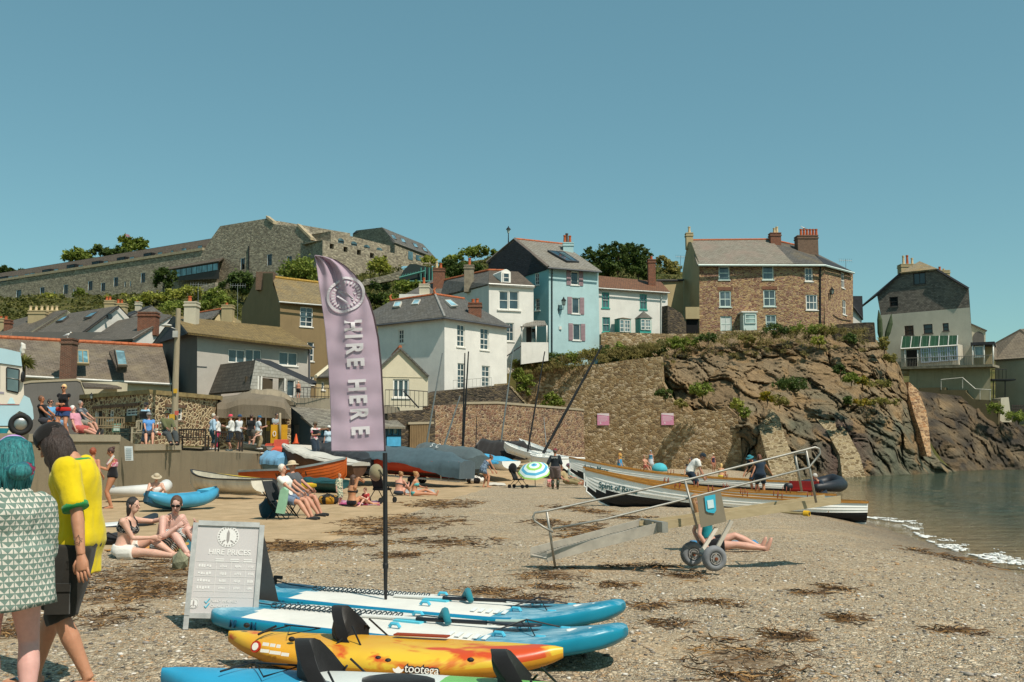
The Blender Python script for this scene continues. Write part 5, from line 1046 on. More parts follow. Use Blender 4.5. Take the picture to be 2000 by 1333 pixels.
m2.prism([q4[0],q4[3],lf[1]-V((0,0,.15)),lf[0]-V((0,0,.15))],(0,.05,-.25));m2.prism([p+V((0,-.1,.06))for p in q4],(0,.1,-.5));dm=m2.build('roof_dormer',SL_BRN,root)
skylight(root,[(224,684),(243,686),(249,716),(230,716)],(70.6,70.8,68.3,67.9),'#6d6152','#5b7478')
chimney(root,119,663,138,735,65.6,brick('#7a4a38','#5f3a2e'),[],.9)
mb=MB();mb.prism([P(160,747,60),P(225,752,61),P(238,757,60.4),P(165,756,59.2)],(0,0,-.12));mb.build('porch_roof',SL_BRN,root);mb=MB();mb.box(P(200,764,61.6),(2.5,1.5,1.0));mb.build('porch',R_CREAM,root)
fw_=Fac((40,770,55),(166,770,57));root=thing('yard_wall','bare grey concrete wall with a sloping top behind the van','wall',fw_.p(100,850));mb=MB()
mb.prism([fw_.p(x,y)for x,y in((40,860),(40,752),(60,748),(150,744),(157,747),(166,772),(166,860))],-fw_.N*.5);mb.build('wall_body',R_DGREY,root)
mb=MB()
for a,b in(((40,752),(60,748)),((60,748),(150,744)),((150,744),(157,747)),((157,747),(166,772))):
	p,q_=fw_.p(*a),fw_.p(*b);mb.prism([p+fw_.N*.04,q_+fw_.N*.04,q_+fw_.N*.04+V((0,0,.12)),p+fw_.N*.04+V((0,0,.12))],-fw_.N*.6)
mb.build('coping',CONCL,root)
# stone hut
root=bld('stone_hut','flat roofed rubble stone hut with small white windows behind the utility pole',(290,850,50))
h0,h1=Fac((150,810,57.7),(290,810,50)),Fac((290,810,50),(425,810,57.7));mb=MB()
w0=[h0.rect((212.5,801,222,820.5)),h0.rect((244,797.5,268,812))];dr=h0.rect((184,803,199,840));w1=[h1.rect((325.5,796.5,357,820.5))]
wall(mb,h0,[(150,872),(150,774),(290,763),(290,872)],w0+[dr],rec=.25);wall(mb,h1,[(290,872),(290,763),(425,775),(425,872)],w1,rec=.2);mb.build('wall',ST_HUT,root)
for i,rc in enumerate(w0):window(root,h0,rc,2+i,2,rec=.15,sill=i==0)
window(root,h1,w1[0],5,2,rec=.12,sillm=ST_RED);m2=MB();h0.box(m2,dr[0],dr[1],dr[2],dr[3],-.3,-.2);m2.build('door',plain('#0e1316',.5),root)
m2=MB();h0.box(m2,dr[0]-.1,dr[1],dr[0]+.12,dr[3],-.2,-.05);m2.build('door_frame',WHITE,root)
m2=MB();h0.box(m2,w0[1][0],w0[1][1]-.35,w0[1][2],w0[1][1]-.02,.02,.25);m2.build('window_box',paint('#4a4632',.9,.4,30),root)
for f_,x0,x1 in((h0,182,272),(h1,322,362)):m2=MB();r_=f_.rect((x0,790.5,x1,796));f_.box(m2,r_[0],r_[1],r_[2],r_[3],.0,.06);m2.build('lintel',paint('#6d5340',.9,.3),root)
a,b,c3=h0.p(148,773,.25),h0.p(290,761.5,.25)+h1.N*.25,h1.p(427,774,.25);mb=MB();bk=P(300,766,66);mb.prism([a,b,c3,V((bk.x,bk.y,b.z))],(0,0,-.22));mb.build('roof_slab',paint('#8f7b52',.9,.25),root)
lantern(root,h0.p(188,780,.05),h0.N,WHITE,.5,'outside_lamp')
# grey house with brown tiles
root=bld('grey_house','pale grey house with brown tiled roof and a white rendered chimney',(400,780,70))
fa=Fac((385,720,70),(606,720,77));fg=Fac((296,720,80),(385,720,70));mb=MB()
ws=[fa.rect((446,683,479,709)),fa.rect((479.5,683,511,709)),fa.rect((545,688.5,581.5,714.5))]
wall(mb,fa,[(385,830),(385,656),(606,677),(606,830)],ws);mb.build('wall',R_GREY,root)
mb=MB();wall(mb,fg,[(296,830),(296,676),(338,620),(366,648),(385,656),(385,830)]);mb.build('gable_wall',R_DGREY,root)
for i,rc in enumerate(ws):window(root,fa,rc,2,1,fw=.07,bw=.08,sill=i==2)
roofpoly(root,[P(366,649,68.6),P(610,679,76.2),P(547,639,84),P(400,624,78.5),P(340,616,76)],TILE_BR,.16)
roofpoly(root,[P(338,617.5,76),P(366,650,68.4),P(364,651,68.6),P(336,620,76.2),P(294,676,80),P(296,673,80.2)],SL_DK,.1,'verge')
gutter(root,fa.p(376,655.5,.35),fa.p(609,679.5,.35));pipe(root,fa,603,682,760)
chimney(root,360,591,381,650,73.5,R_PALE,[(371,579,CHP)],.9)
m2=MB();fa.box(m2,*fa.rect((385,716,404,717))[:2],*fa.rect((385,716,404,717))[2:],.0,.05);m2.build('string_course',GUTTER,root)
root=bld('slate_extension','slate hung extension with open terrace doors below the grey house',(500,770,66))
fe=Fac((488,740,65),(605,740,70.5));fs_=Fac((405,740,71),(488,740,65));mb=MB();wall(mb,fe,[(488,790),(488,761),(499,704),(608,752),(603,790)],[fe.rect((503,737,555,763)),fe.rect((561,742,577,775))],rec=.5);mb.build('wall',slate('#b3b1a8','#a3a096','#9a968a',.2,.35,.22,'#8c897f'),root)
mb=MB();p=[fs_.p(406,769),fs_.p(488,762),P(500,703.5,66.5),P(415,714,72.5)];mb.prism(p,(0.1,.2,-.1));mb.build('side_roof',slate('#5d554b','#4b443b','#4b443a',.3,.3,.25),root)
mb=MB();mb.prism([P(499,703,66.4),P(609,752,71),P(609,749,71.4),P(500,700.5,66.8)],(0,4,.2));mb.build('roof',SL_DK,root)
m2=MB();r_=fe.rect((503,737,555,763));fe.box(m2,*r_[:2],*r_[2:],-1.1,-1);m2.build('room_back',plain('#4d4333',.9),root)
m2=MB();[fe.box(m2,u,r_[1],u+.12,r_[3],-.1,.03)for u in(r_[0],r_[0]+.3,r_[2])];m2.build('door_frame',WHITE,root);r2=fe.rect((561,742,577,775));window(root,fe,r2,1,1,sill=False,name='terrace_door')
for y0,w_,m_,lb,nm in((0,0,0,0,0),):pass
# rounded rendered store with double doors
root=bld('rendered_store','lumpy grey rendered store with wooden double doors under a rounded roof',(520,868,60))
mb=MB();rr=[]
for i in range(25):
	x=lerp(424,568,i/24);yt=tab(x,[(424,778),(452,775),(475,768),(520,770),(555,776),(568,796)]);r_=[]
	for(dy,dd)in((816,57.0),(yt+22,57.0),(yt+12,57.3),(yt+4,58.2),(yt,60),(yt,64)):
		p=P(x,dy if dy>yt else yt,dd);p+=V((0,-.25,.12))*nz.noise(p*1.1);r_.append(p)
	rr.append(r_)
mb.loft(rr,closed=False);mb.build('roof',render_wall('#7d7160',.6,.7),root)
mb=MB();rr=[]
for i in range(17):
	x=lerp(463,580,i/16);yt=tab(x,[(463,776),(478,766),(500,761),(535,760),(552,766),(570,778),(580,784)]);rr.append([P(x,y,d)+V((0,-.2,.1))*nz.noise(V((x*.06,y*.1,2)))for y,d in((792,61.5),(lerp(792,yt,.5),61.5),(yt+2,62),(yt,63.5),(yt,66))])
mb.loft(rr,closed=False);mb.build('parapet',render_wall('#958873',.5,.6),root)
fd=Fac((420,840,58),(568,840,58.5));mb=MB();dr=fd.rect((479,809,556,880));wall(mb,fd,[(420,885),(420,800),(568,796),(568,885)],[dr],rec=.3);mb.build('wall',ST_HUT,root)
m2=MB();n=4
for i in range(n):u0=lerp(dr[0],dr[2],i/n);fd.box(m2,u0+.02,dr[1],lerp(dr[0],dr[2],(i+1)/n)-.02,dr[3],-.32,-.24)
d_=m2.build('double_door',wood('#5d5140','#776850',axis=2),root)
m2=MB();[fd.box(m2,*fd.rect((x,y,x+7,y+9))[:2],*fd.rect((x,y,x+7,y+9))[2:],-.24,-.22)for x,y in((502,822),(519,822),(519,833),(502,833))];m2.build('notice',paint('#b59a4a',.7,.2),d_)
# brown rendered house
root=bld('brown_house','brown roughcast house with lichen covered roof behind the flag',(560,760,85))
fa=Fac((547,650,85),(665,650,88.5));fg=Fac((472,640,93),(547,650,85));mb=MB();ws=[fa.rect((586,600.5,611,638.5)),fa.rect((600,669,613,706)),fa.rect((606,736,613,752))]
wall(mb,fa,[(547,800),(547,590),(665,600),(665,800)],ws);wall(mb,fg,[(472,760),(472,603),(500,545),(500,534),(533,534),(533,556),(547,590),(547,800)]);mb.build('wall',R_BROWN,root)
for i,rc in enumerate(ws):window(root,fa,rc,2 if i==0 else 1,4 if i==0 else 3,bw=.05)
roofpoly(root,[P(545,588,84.5),P(668,598,88),P(660,558,93),P(532,542.5,89.5)],SL_LICH,.16);ridgetiles(root,P(532,541.5,89.5),P(660,557,93),paint('#a8843a',.9,.3,6),.15);gutter(root,P(545,590,84.3),P(668,600,87.8),GUTW)
chimney(root,500,531,533,562,88.7,brick('#6d4d3d','#58402f'),[],1.4,cap=False)
root=bld('outbuilding','small dark slate roofed outbuilding left of the flag on the terrace',(640,760,70));fo=Fac((618,750,72),(665,750,74));mb=MB();wall(mb,fo,[(618,785),(618,736),(668,735),(668,785)],[fo.rect((628,746,634,762))]);mb.build('wall',R_CREAM2,root);window(root,fo,fo.rect((628,746,634,762)),1,2)
roofpoly(root,[P(616,736,71.5),P(668,735,73.5),P(668,712,76),P(642,715,75)],SL_GREY,.12);mb=MB();mb.tube([P(617,736,71.4),P(643,715,74.8)],.14,5);mb.build('verge',R_CREAM,root)
# white hipped house
root=bld('white_hipped_house','tall white house with grey hipped slate roof and orange ridge tiles',(868,760,75))
fl,fr=Fac((738,700,78.9),(868,700,75)),Fac((868,700,75),(990,700,80.4));mb=MB()
wl=[fl.rect((777.5,644,788.5,671.5))];wr=[fr.rect((892.5,634,908,678)),fr.rect((938,641.5,955,684)),fr.rect((893.5,710,908,760)),fr.rect((941,715,957,757))]
wall(mb,fl,[(738,790),(738,633),(868,619.5),(868,790)],wl);wall(mb,fr,[(868,790),(868,619.5),(990,637),(990,775)],wr);mb.build('wall',R_WHITE,root)
window(root,fl,wl[0],2,3)
for i,rc in enumerate(wr):window(root,fr,rc,2,4,fw=.09,bw=.05,sill=i<2)
ap=P(850,575.5,79.5);aL=P(764,588,83);aR=P(906,584,84)
cn=fl.p(868,619.5)+(fl.N+fr.N)*.35;el=fl.p(738,633.5,.35);er=fr.p(992,637.5,.35)
for e_ in(cn,el,er):e_.z-=.05
roofpoly(root,[el,cn,ap,aL],SL_GREY,.16);roofpoly(root,[cn,er,aR,ap],slate('#67645f','#55524d','#4d493f',.35),.16)
ridgetiles(root,ap,aL,TERRA);ridgetiles(root,ap,aR,TERRA);ridgetiles(root,cn,ap,paint('#8d8a84',.7,.2),.1,'hip');roofpoly(root,[P(690,628,82),el,aL],SL_GREY,.15)
for p in(ap,aL):mb=MB();mb.tube([p,p+V((-.1,0,.35)),p+V((.05,0,.55))],[.14,.1,.04],6);mb.build('finial',TERRA,root)
gutter(root,cn+V((0,0,-.1)),er+V((0,0,-.1)));gutter(root,cn+V((0,0,-.1)),el+V((0,0,-.1)))
def onplane(a,b,c_,x,y):
	n=(b-a).cross(c_-a);r=ray(x,y);t=(a-CAM).dot(n)/r.dot(n);return(CAM+r*t).y
for qd,(a,b,c_)in((((772,591.5),(785,591),(781,600),(768,601)),(el,cn,ap)),(((810,587),(822,586.5),(817,595.5),(804,596.5)),(el,cn,ap)),(((868,588),(879,587.5),(894,599),(881,600)),(cn,er,ap))):
	skylight(root,qd,[onplane(a,b,c_,*p)for p in qd],'#c3beb2','#6d8a92')
chimney(root,915,593,940,622,79,CHB,[(924,585,CHP),(932,584,CHP)],.8)
# cream gabled cottage
root=bld('cream_cottage','cream gable ended cottage with railed steps, right of the flag',(780,795,66));fg=Fac((722,750,65.6),(836,750,66.6));mb=MB();wc=fg.rect((767.5,741,799,777))
wall(mb,fg,[(722,815),(722,735),(781,680),(836,733),(836,815)],[wc]);mb.build('wall',R_CREAM,root);window(root,fg,wc,3,1,bw=.1,fw=.09)
ap=fg.p(781,678.5,.2);rb=ap+V((-1.2,6,0));roofpoly(root,[fg.p(719,737,.2),ap,rb,fg.p(719,737,.2)+V((-1.2,6,0))],SL_GREY,.12);roofpoly(root,[ap,fg.p(838,735,.2),fg.p(838,735,.2)+V((-1.2,6,0)),rb],SL_GREY,.12);ridgetiles(root,ap,rb,TERRA)
m2=MB();a=fg.rect((724,736.5,836,737.5));fg.box(m2,*a[:2],*a[2:],0,.03);m2.build('string_course',paint('#b9ad92',.8),root)
# white house with dormer and its neighbour
root=bld('white_dormer_house','white house with a dormer window squeezed beside the blue house',(1000,700,88));fa=Fac((955,620,88),(1042,620,89.5));fs_=Fac((880,600,97),(955,620,88));mb=MB();ws=[fa.rect((974.5,569,993.5,605)),fa.rect((994,569,1013.5,605)),fa.rect((987.5,631,1004,667)),]
wall(mb,fa,[(955,730),(955,556),(1042,561),(1042,730)],ws);wall(mb,fs_,[(880,700),(880,577),(955,556),(955,730)]);mb.build('wall',R_WHITE,root)
for i,rc in enumerate(ws):window(root,fa,rc,1 if i<2 else 2,2,sill=i==2,fw=.09)
m2=MB();r_=fa.rect((971,605.5,1018,608));fa.box(m2,*r_[:2],*r_[2:],0,.12);m2.build('sill',WHITE,root);m2=MB();a,b=fa.p(953,556.5,.15),fa.p(1042,561.5,.15);m2.tube([a,b],.14,6);m2.build('cornice',WHITE,root)
roofpoly(root,[fa.p(952,556,.3),fa.p(1044,561,.3),P(1012,531,92),P(955,528,92)],SL_BRN,.14);roofpoly(root,[P(905,572,94),fa.p(953,556,.3),P(956,528,92),P(868,548,100),P(860,578,99)],SL_GREY,.14)
ridgetiles(root,P(955,528,92),P(868,547.5,100),TERRA);ridgetiles(root,P(955,528,92),P(985,529,92),TERRA)
fd=Fac((978,540,88.6),(998,540,89));m2=MB();r_=fd.rect((979,531.5,997.5,554.5));fd.box(m2,*r_[:2],*r_[2:],-3,0);ps=[fd.pt(lerp(r_[0],r_[2],i/8),r_[3]+.25*math.sin(PI*i/8))for i in range(9)];m2.prism(ps,-fd.N*3);dm=m2.build('dormer',WHITE,root)
window(dm,fd,(r_[0]+.15,r_[1]+.1,r_[2]-.15,r_[3]-.1),1,2,rec=-.03,sill=False)
chimney(root,906.5,519,925,566,92,paint('#8a7f6c',.9,.25),[(917,505,CHP)],.9)
root=bld('back_house','slate roofed house with brick chimney behind the white hipped house',(850,580,102));roofpoly(root,[P(762,590,99),P(850,592,99),P(905,556,104),P(848,545,106),P(820,560,104)],SL_GREY,.15);ridgetiles(root,P(820,560,104),P(890,545,106),TERRA);mb=MB();mb.box(P(840,600,101),(6,3,2.2));mb.build('wall',R_WHITE,root)
chimney(root,846,525,868,562,103,CHB,[(853,511,CHPC),(861,515,CHP)],.9);chimney(root,819,556,838,578,100,R_PALE,[(828,543,CHP)],.8);skylight(root,[(880,549),(887,547),(882,554),(875,556)],(104,104,103,103))
# blue house
root=bld('blue_house','tall pale blue house with mauve shutters and a roof light',(1072,697,92));fa,fg=Fac((1072,610,92),(1170,610,94)),Fac((953,600,97.5),(1072,610,92));mb=MB()
ws=[fa.rect((1115,531,1130,557)),fa.rect((1117,582,1132,613)),fa.rect((1119,633.5,1134,665))];wg=[fg.rect((1044.5,534,1053,557)),fg.rect((1045.5,584,1054,607))]
wall(mb,fa,[(1072,720),(1072,522),(1168.5,530),(1172,710)],ws);mb.build('wall',R_BLUE,root);mb=MB();wall(mb,fg,[(990,730),(990,548),(1072,523),(1072,730)],wg);mb.build('side_wall',R_TEAL,root)
mb=MB();a=Fac((953,600,97.3),(1072,610,91.85));mb.prism([a.p(x,y)for x,y in((953,560),(954,512),(1006,470),(1071,522),(1070,526),(1008,545))],-a.N*.1);mb.build('slate_gable',SL_DK,root)
for rc in ws:
	window(root,fa,rc,1,1);w_=(rc[2]-rc[0])*.55
	for u in(rc[0]-w_-.02,rc[2]+.02):m2=MB();fa.box(m2,u,rc[1]-.05,u+w_,rc[3]+.05,.01,.06);[fa.box(m2,u+.06,z,u+w_-.06,z+.05,.06,.075)for z in frange(rc[1]+.05,rc[3]-.05,.13)];m2.build('shutter',MAUVE,root)
for rc in wg:window(root,fg,rc,2,3)
R0,R1,R2,R3=P(1005,467,96.5),P(1099,477,99),P(1175,530,93.5),P(1070,521.5,91.4);roofpoly(root,[R0,R1,R2,R3],SL_LT,.16);roofpoly(root,[R0,R1,P(1060,515,104),P(950,513,97.6)],SL_GREY,.16);ridgetiles(root,R0,R1,TERRA)
mb=MB();mb.tube([P(951,513,97.2),P(1005,467,96.2),P(1071,522,91.3)],.17,4);mb.build('verge',paint('#6d6259',.8,.2),root)
qd=((1069,490.5),(1101,493),(1131,513),(1107,511.5));skylight(root,qd,[onplane(R0,R1,R2,*p)for p in qd],'#3e4246','#22343d',bars=2)
chimney(root,1100,475,1120,490,97,R_BLUE,[(1103,460,CHP),(1107,456.5,paint('#55443a',.8)),(1113,461,CHP)],.8);gutter(root,R3+V((0,-.1,-.12)),R2+V((0,-.1,-.12)));pipe(root,fa,1077.5,524,697,BLACK)
lantern(root,fa.p(1091,598,.05),(fa.D*.6+fa.N*.8).normalized(),None,1.15)
mb=MB();mb.box(fa.p(1094,641,.05),(.25,.1,.3));mb.build('alarm_box',WHITE,root)
root=bld('entrance_porch','small slated porch between the white house and the blue house',(1050,690,88.5));mb=MB();roofpoly(root,[P(1016,638,86.8),P(1068,635,87.2),P(1064,627,89),P(1040,626,90),P(1030,630,89.5)],SL_LT,.1);[tub('post',[P(x,636,87.1),P(x,670,87.1)],.06,WHITE,root,6)for x in(1019,1047,1068)]
mb=MB();mb.box(P(1026,655,89.3),(1.1,.1,1.9));mb.build('door',plain('#33261e',.5),root);mb=MB();mb.box(P(1043,652,89.2),(.35,.06,.9));mb.build('window',glass('#1d2527'),root)
slabwall('porch_wall','white painted wall in front of the slated porch','wall',(1017,690,86),(1072,690,86.6),[(1018,712),(1018,669),(1071,669),(1071,705)],R_WHITE,.4);mb=MB();mb.tube([P(988,697,84.5),P(1017,677,85.8)],.05,6);tag(mb.build('handrail',DKMET,None),'dark sloping handrail leading up to the white porch wall','handrail')
# white cottage with teal windows
root=bld('white_cottage','low white cottage with brown tiled roof and teal windows',(1240,650,97));fa=Fac((1166,610,96),(1305,610,98));mb=MB();ws=[fa.rect((1175.5,571.5,1190,602)),fa.rect((1249.5,575,1263.5,605)),fa.rect((1176.5,620,1191.5,649))]
wall(mb,fa,[(1164,680),(1164,561),(1304,570),(1304,680)],ws);mb.build('wall',R_WHITE,root)
for rc in ws:window(root,fa,rc,2,2,TEAL,glass('#39474a'),.1,.05);m2=MB();fa.box(m2,rc[0]+.11,lerp(rc[1],rc[3],.5),rc[2]-.11,lerp(rc[1],rc[3],.53),-.07,-.02);m2.build('sash',WHITE,root)
roofpoly(root,[P(1162,561,95.6),P(1309,571,97.6),P(1291,551,102),P(1162,538,100)],TILE_RD,.14);gutter(root,P(1164,563,95.5),P(1308,572.5,97.5),GUTW);chimney(root,1266,508,1281,556,99.6,CHB,[(1272,501,CHP)],.7);pipe(root,fa,1291,572,652,GUTW)
for(x0,x1,y0,y1,hip)in((1205,1233,623,656,0),(1246,1273,622,652,1)):
	fb=Fac((x0,640,95.2),(x1,640,95.7));m2=MB();r_=fb.rect((x0+4,y0,x1-1,y1));fb.box(m2,*r_[:2],*r_[2:],-1,0);b_=m2.build('bay' if hip else 'porch',TEAL,root);window(b_,fb,(r_[0]+.55,r_[1]+.35,r_[2]-.1,r_[3]-.12),2,3,WHITE,glass('#4a5c5e'),.06,.04,rec=-.03,sill=False);window(b_,fb,(r_[0]+.06,r_[1]+.35,r_[0]+.5,r_[3]-.12),1,3,WHITE,glass('#4a5c5e'),.05,.04,rec=-.03,sill=False)
	t=fb.pt(lerp(r_[0],r_[2],.5),r_[3]+(.75 if hip else.18),-.4);k=[fb.pt(r_[0]-.12,r_[3],.12),fb.pt(r_[2]+.12,r_[3],.12),fb.pt(r_[2]+.12,r_[3],-1),fb.pt(r_[0]-.12,r_[3],-1)]
	m2=MB();[m2.face([k[i],k[(i+1)%4],t])for i in range(4)];m2.build('bay_roof',SL_GREY if hip else paint('#6a5a48',.8),b_)
root=bld('cream_annex','cream rendered annex between white cottage and stone house',(1310,600,103));fa=Fac((1283,590,103),(1336,590,104));mb=MB();wall(mb,fa,[(1283,660),(1283,547),(1334,546),(1334,660)]);mb.build('wall',R_CREAM2,root);roofpoly(root,[P(1282,547.5,102.7),P(1336,546.5,103.8),P(1336,545,106),P(1282,546,106)],SL_DK,.15)
slabwall('stair_wall','rounded stone stair wall left of the stone house gable','wall',(1302,630,97),(1342,630,98.5),[(1304,668),(1304,597),(1318,604),(1331,613),(1340,630),(1341,668)],ST_DARK,1.2)
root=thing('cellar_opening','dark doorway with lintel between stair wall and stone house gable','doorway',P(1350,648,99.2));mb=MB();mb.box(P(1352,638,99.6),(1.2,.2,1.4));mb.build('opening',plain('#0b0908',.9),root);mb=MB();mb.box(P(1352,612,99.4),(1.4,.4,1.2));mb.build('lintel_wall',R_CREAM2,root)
# stone house
root=bld('stone_house','three storey red brown rubble stone house on the cliff top',(1450,650,101));fa,fb,fc,fg=Fac((1366,590,100),(1549,590,100)),Fac((1549,590,100),(1611,590,100.4)),Fac((1611,590,100.4),(1666,590,107)),Fac((1329,590,108),(1366,590,100));mb=MB()
wa=[((1403.5,520.5,1425,547),1,2),((1489,519.5,1511,547),1,2),((1405,569,1428,600),2,2),((1491,567,1515,599),2,2),((1407,618,1429.5,648),2,2),((1495.5,615.5,1516.5,643),2,2)];wb=[((1572,523.5,1587.5,550),2,2),((1574,576,1597,606),3,2)];wc=[((1643,533,1649.5,563),2,2),((1645.5,587,1652.5,615),2,2)]
wall(mb,fa,[(1366,680),(1366,515),(1549,514),(1549,680)],[fa.rect(q_[0])for q_ in wa]);wall(mb,fb,[(1549,680),(1549,514),(1611,516),(1611,680)],[fb.rect(q_[0])for q_ in wb]);wall(mb,fc,[(1611,680),(1611,516),(1666,531),(1666,680)],[fc.rect(q_[0])for q_ in wc]);mb.build('wall',ST_HOUSE,root)
mb=MB();wall(mb,fg,[(1329,670),(1333,530),(1343,473),(1350,473),(1366,515),(1366,680)]);mb.build('gable_wall',R_CREAM2,root);LTW=paint('#c9d6cd',.5,.08)
for f_,ww in((fa,wa),(fb,wb),(fc,wc)):
	for i,(rc,a,b)in enumerate(ww):window(root,f_,f_.rect(rc),a,b,LTW if f_ is fa else WHITE,glass('#3d484b'),.11,.05,blind=(.1,'#cfd3cc')if(f_ is fa and i==4)else None)
for rc in((1401,561,1431,567.5),(1488,559.5,1518,565.5)):m2=MB();r_=fa.rect(rc);fa.box(m2,*r_[:2],*r_[2:],0,.025);m2.build('brick_arch',CHB,root)
RL=slate('#8d8678','#7d7567','#8a6f63',.5);q0,q1=P(1348,469.5,104.5),P(1505,468,104.5)
roofpoly(root,[P(1362,517,99.5),P(1550,515.5,99.5),q1,q0],RL,.16);ridgetiles(root,q0,q1,TERRA);roofpoly(root,[P(1549,515.5,99.5),P(1612,517.5,99.9),P(1592,499,103),P(1557,480,106),P(1527,473,106),P(1503,468.5,104.8)],slate('#5f5c57','#4e4b46','#7a6a48',.5),.16)
roofpoly(root,[P(1611,517.5,99.8),P(1668,532,106.6),P(1593,498,103.2)],SL_DK,.16);roofpoly(root,[P(1593,498,103.1),P(1668,532,106.7),P(1600,498,112),P(1557,479,106)],SL_GREY,.16);ridgetiles(root,P(1505,468,104.5),P(1557,480,106),TERRA)
roofpoly(root,[q0,q1,P(1505,520,112),P(1348,520,112)],SL_GREY,.16);m2=MB();m2.tube([P(1364,518.5,99.3),P(1612,519,99.7),P(1668,534,106.4)],.11,6);m2.build('gutter',LTW,root)
fp=Fac((1448,625,98.5),(1478,625,98.5));m2=MB();r_=fp.rect((1452,611,1478,650));fp.box(m2,*r_[:2],*r_[2:],-1.5,0);pr=m2.build('porch',LTW,root);window(pr,fp,(r_[0]+.15,r_[1]+.9,r_[2]-.1,r_[3]-.15),1,2,LTW,glass('#6a7a74'),.08,.06,rec=-.03,sill=False);m2=MB();fp.box(m2,r_[0]-.2,r_[3],r_[2]+.1,r_[3]+.12,-1.5,.15);m2.build('porch_roof',WHITE,pr)
chimney(root,1340.5,456,1354,482,104,R_CREAM2,[(1346,443.5,CHPC)],.8);chimney(root,1505,456,1526,478,103.6,CHB,[(1512,446,CHPC),(1517,443.5,CHPC)],.9);chimney(root,1558,461,1599,502,103.2,brick('#7a5a48','#64483a'),[(x,448,CHP)for x in(1564,1570,1576,1582,1588,1594)],1.3)
pipe(root,fb,1601.5,518,655,BLACK,.08);lantern(root,fc.p(1618,575,.05),(fc.D*.9+fc.N*.3).normalized(),None,1.15);aerial(root,1652,526,507,105,1.4);aerial(root,1329,533,500,108,1.0)
m2=MB();m2.tube([fc.p(x,y,.06)for x,y in((1626,615),(1634,621),(1645,625),(1661,627))],.035,5);m2.build('cable',BLACK,root)
root=bld('white_outhouse','small white outhouse with dark slate side behind the stone house',(1675,630,112));mb=MB();mb.prism([P(x,y,112)for x,y in((1664,640),(1664,600),(1668,600),(1683,622),(1683,640))],(.3,3,0));mb.build('wall',R_WHITE,root);mb=MB();mb.box(P(1673,603,115),(1.1,1,2.8));mb.build('slate_stack',SL_DK,root);roofpoly(root,[P(1666,598,111.6),P(1686,624,111.8),P(1686,622,115),P(1668,596,115)],SL_DK,.12)
# slate hung house on the right
root=bld('slate_hung_house','tall slate hung and white house with green awning panels on the right',(1800,700,110));fa=Fac((1715,620,115),(1897,620,109));mb=MB();ww=[((1783.5,533,1808,556),2,1),((1737,580,1754,599),1,2)]
SLF=slate('#857c70','#625b53','#918776',.4,.3,.16);wall(mb,fa,[(1720,616),(1713,577),(1761,533),(1831,525),(1892,562),(1894,601)],[fa.rect(q_[0])for q_ in ww]);mb.build('slate_wall',SLF,root)
w2=[((1766.5,636.5,1784.5,655),1,2),((1803.5,633.5,1821.5,652),1,2),((1841,631.5,1853,647),1,2)];mb=MB();wall(mb,fa,[(1730,735),(1719,616),(1894,601),(1905,735)],[fa.rect(q_[0])for q_ in w2]);mb.build('wall',render_wall('#d3cab6',.2,.15),root)
for rc,a,b in ww+w2:window(root,fa,fa.rect(rc),a,b,BROWNW,DKWIN,.1,.06,sillm=SL_GREY)
fr=Fac((1897,640,109),(1905,640,118));mb=MB();p,q_=fa.p(1892,562),fa.p(1904,735);mb.face([p,q_,q_+V((1.5,9,0)),p+V((1.5,9,0))]);mb.build('side_wall',R_PALE,root)
ap=P(1796,510.5,117);hl,hr=fa.p(1759,533.5,.3),fa.p(1833,526,.3);el,er=fa.p(1710,578.5,.3),fa.p(1895,563,.3);roofpoly(root,[hl,hr,ap],slate('#9a8a6d','#85765b','#a8843a',.5),.15)
bkv=V((2,12,0));roofpoly(root,[el,hl,ap,ap+bkv,el+bkv],SL_DK,.2);roofpoly(root,[hr,er,er+bkv,ap+bkv,ap],SL_DK,.2)
chimney(root,1760,517,1787,534,117,R_CREAM2,[(1764,500,CHPC),(1771.5,499,CHP),(1781,504.5,CHPC)],1.2);chimney(root,1832,529,1856,545,118,R_CREAM2,[(1835,521.5,CHP),(1843,525.5,CHPC),(1851,530,CHPC)],1)
fx=Fac((1758,690,111.5),(1874,690,107.6));m2=MB();r_=fx.rect((1759,652,1871,722));fx.box(m2,r_[0],fx.uv(1800,716)[1],r_[2],fx.uv(1800,676)[1],-2,-.05);sun=m2.build('sun_room',render_wall('#cfc6b4',.2,.15),root)
GRP=slate('#2f5a3f','#284d36','#37634a',.2,.45,3.,'#8a9a8a');m2=MB();m2.prism([fx.p(1761,657,-.3),fx.p(1869,655,-.3),fx.p(1870,674,.12),fx.p(1760,681,.12)],(0,.06,-.1));m2.build('awning',GRP,sun);m2=MB();[m2.tube([fx.p(lerp(1761,1869,t),lerp(657,655,t),-.27),fx.p(lerp(1760,1870,t),lerp(681,674,t),.15)],.05,4)for t in(0,.17,.34,.5,.67,.84,1)];m2.tube([fx.p(1760,682,.15),fx.p(1871,675,.15)],.08,4);m2.build('awning_frame',WHITE,sun)
for i in range(4):x0=1799+i*18.3;window(sun,fx,fx.rect((x0,679.5-i*1.6,x0+17,709-i*1.4)),3,3,paint('#b9c2cf',.5,.05),glass('#5c6248'),.12,.05,rec=-.08,sill=False)
m2=MB();r_=fx.rect((1771,684,1791,716));fx.box(m2,*r_[:2],*r_[2:],-.04,.0);m2.build('doorway',plain('#241d16',.8),sun);[tub('post',[fx.p(x,684,.1),fx.p(x,716,.1)],.06,WHITE,sun,6)for x in(1768,1793)]
m2=MB();a,b=fx.p(1752,719,1.2),fx.p(1944,713,1.2);m2.prism([a,b,b-fx.N*3,a-fx.N*3],(0,0,-.25));tr=m2.build('terrace_slab',paint('#8f8570',.9,.3),root);m2=MB();n=60
for i in range(n+1):p=a.lerp(b,i/n);m2.tube([p,p+V((0,0,.95))],.018,4)
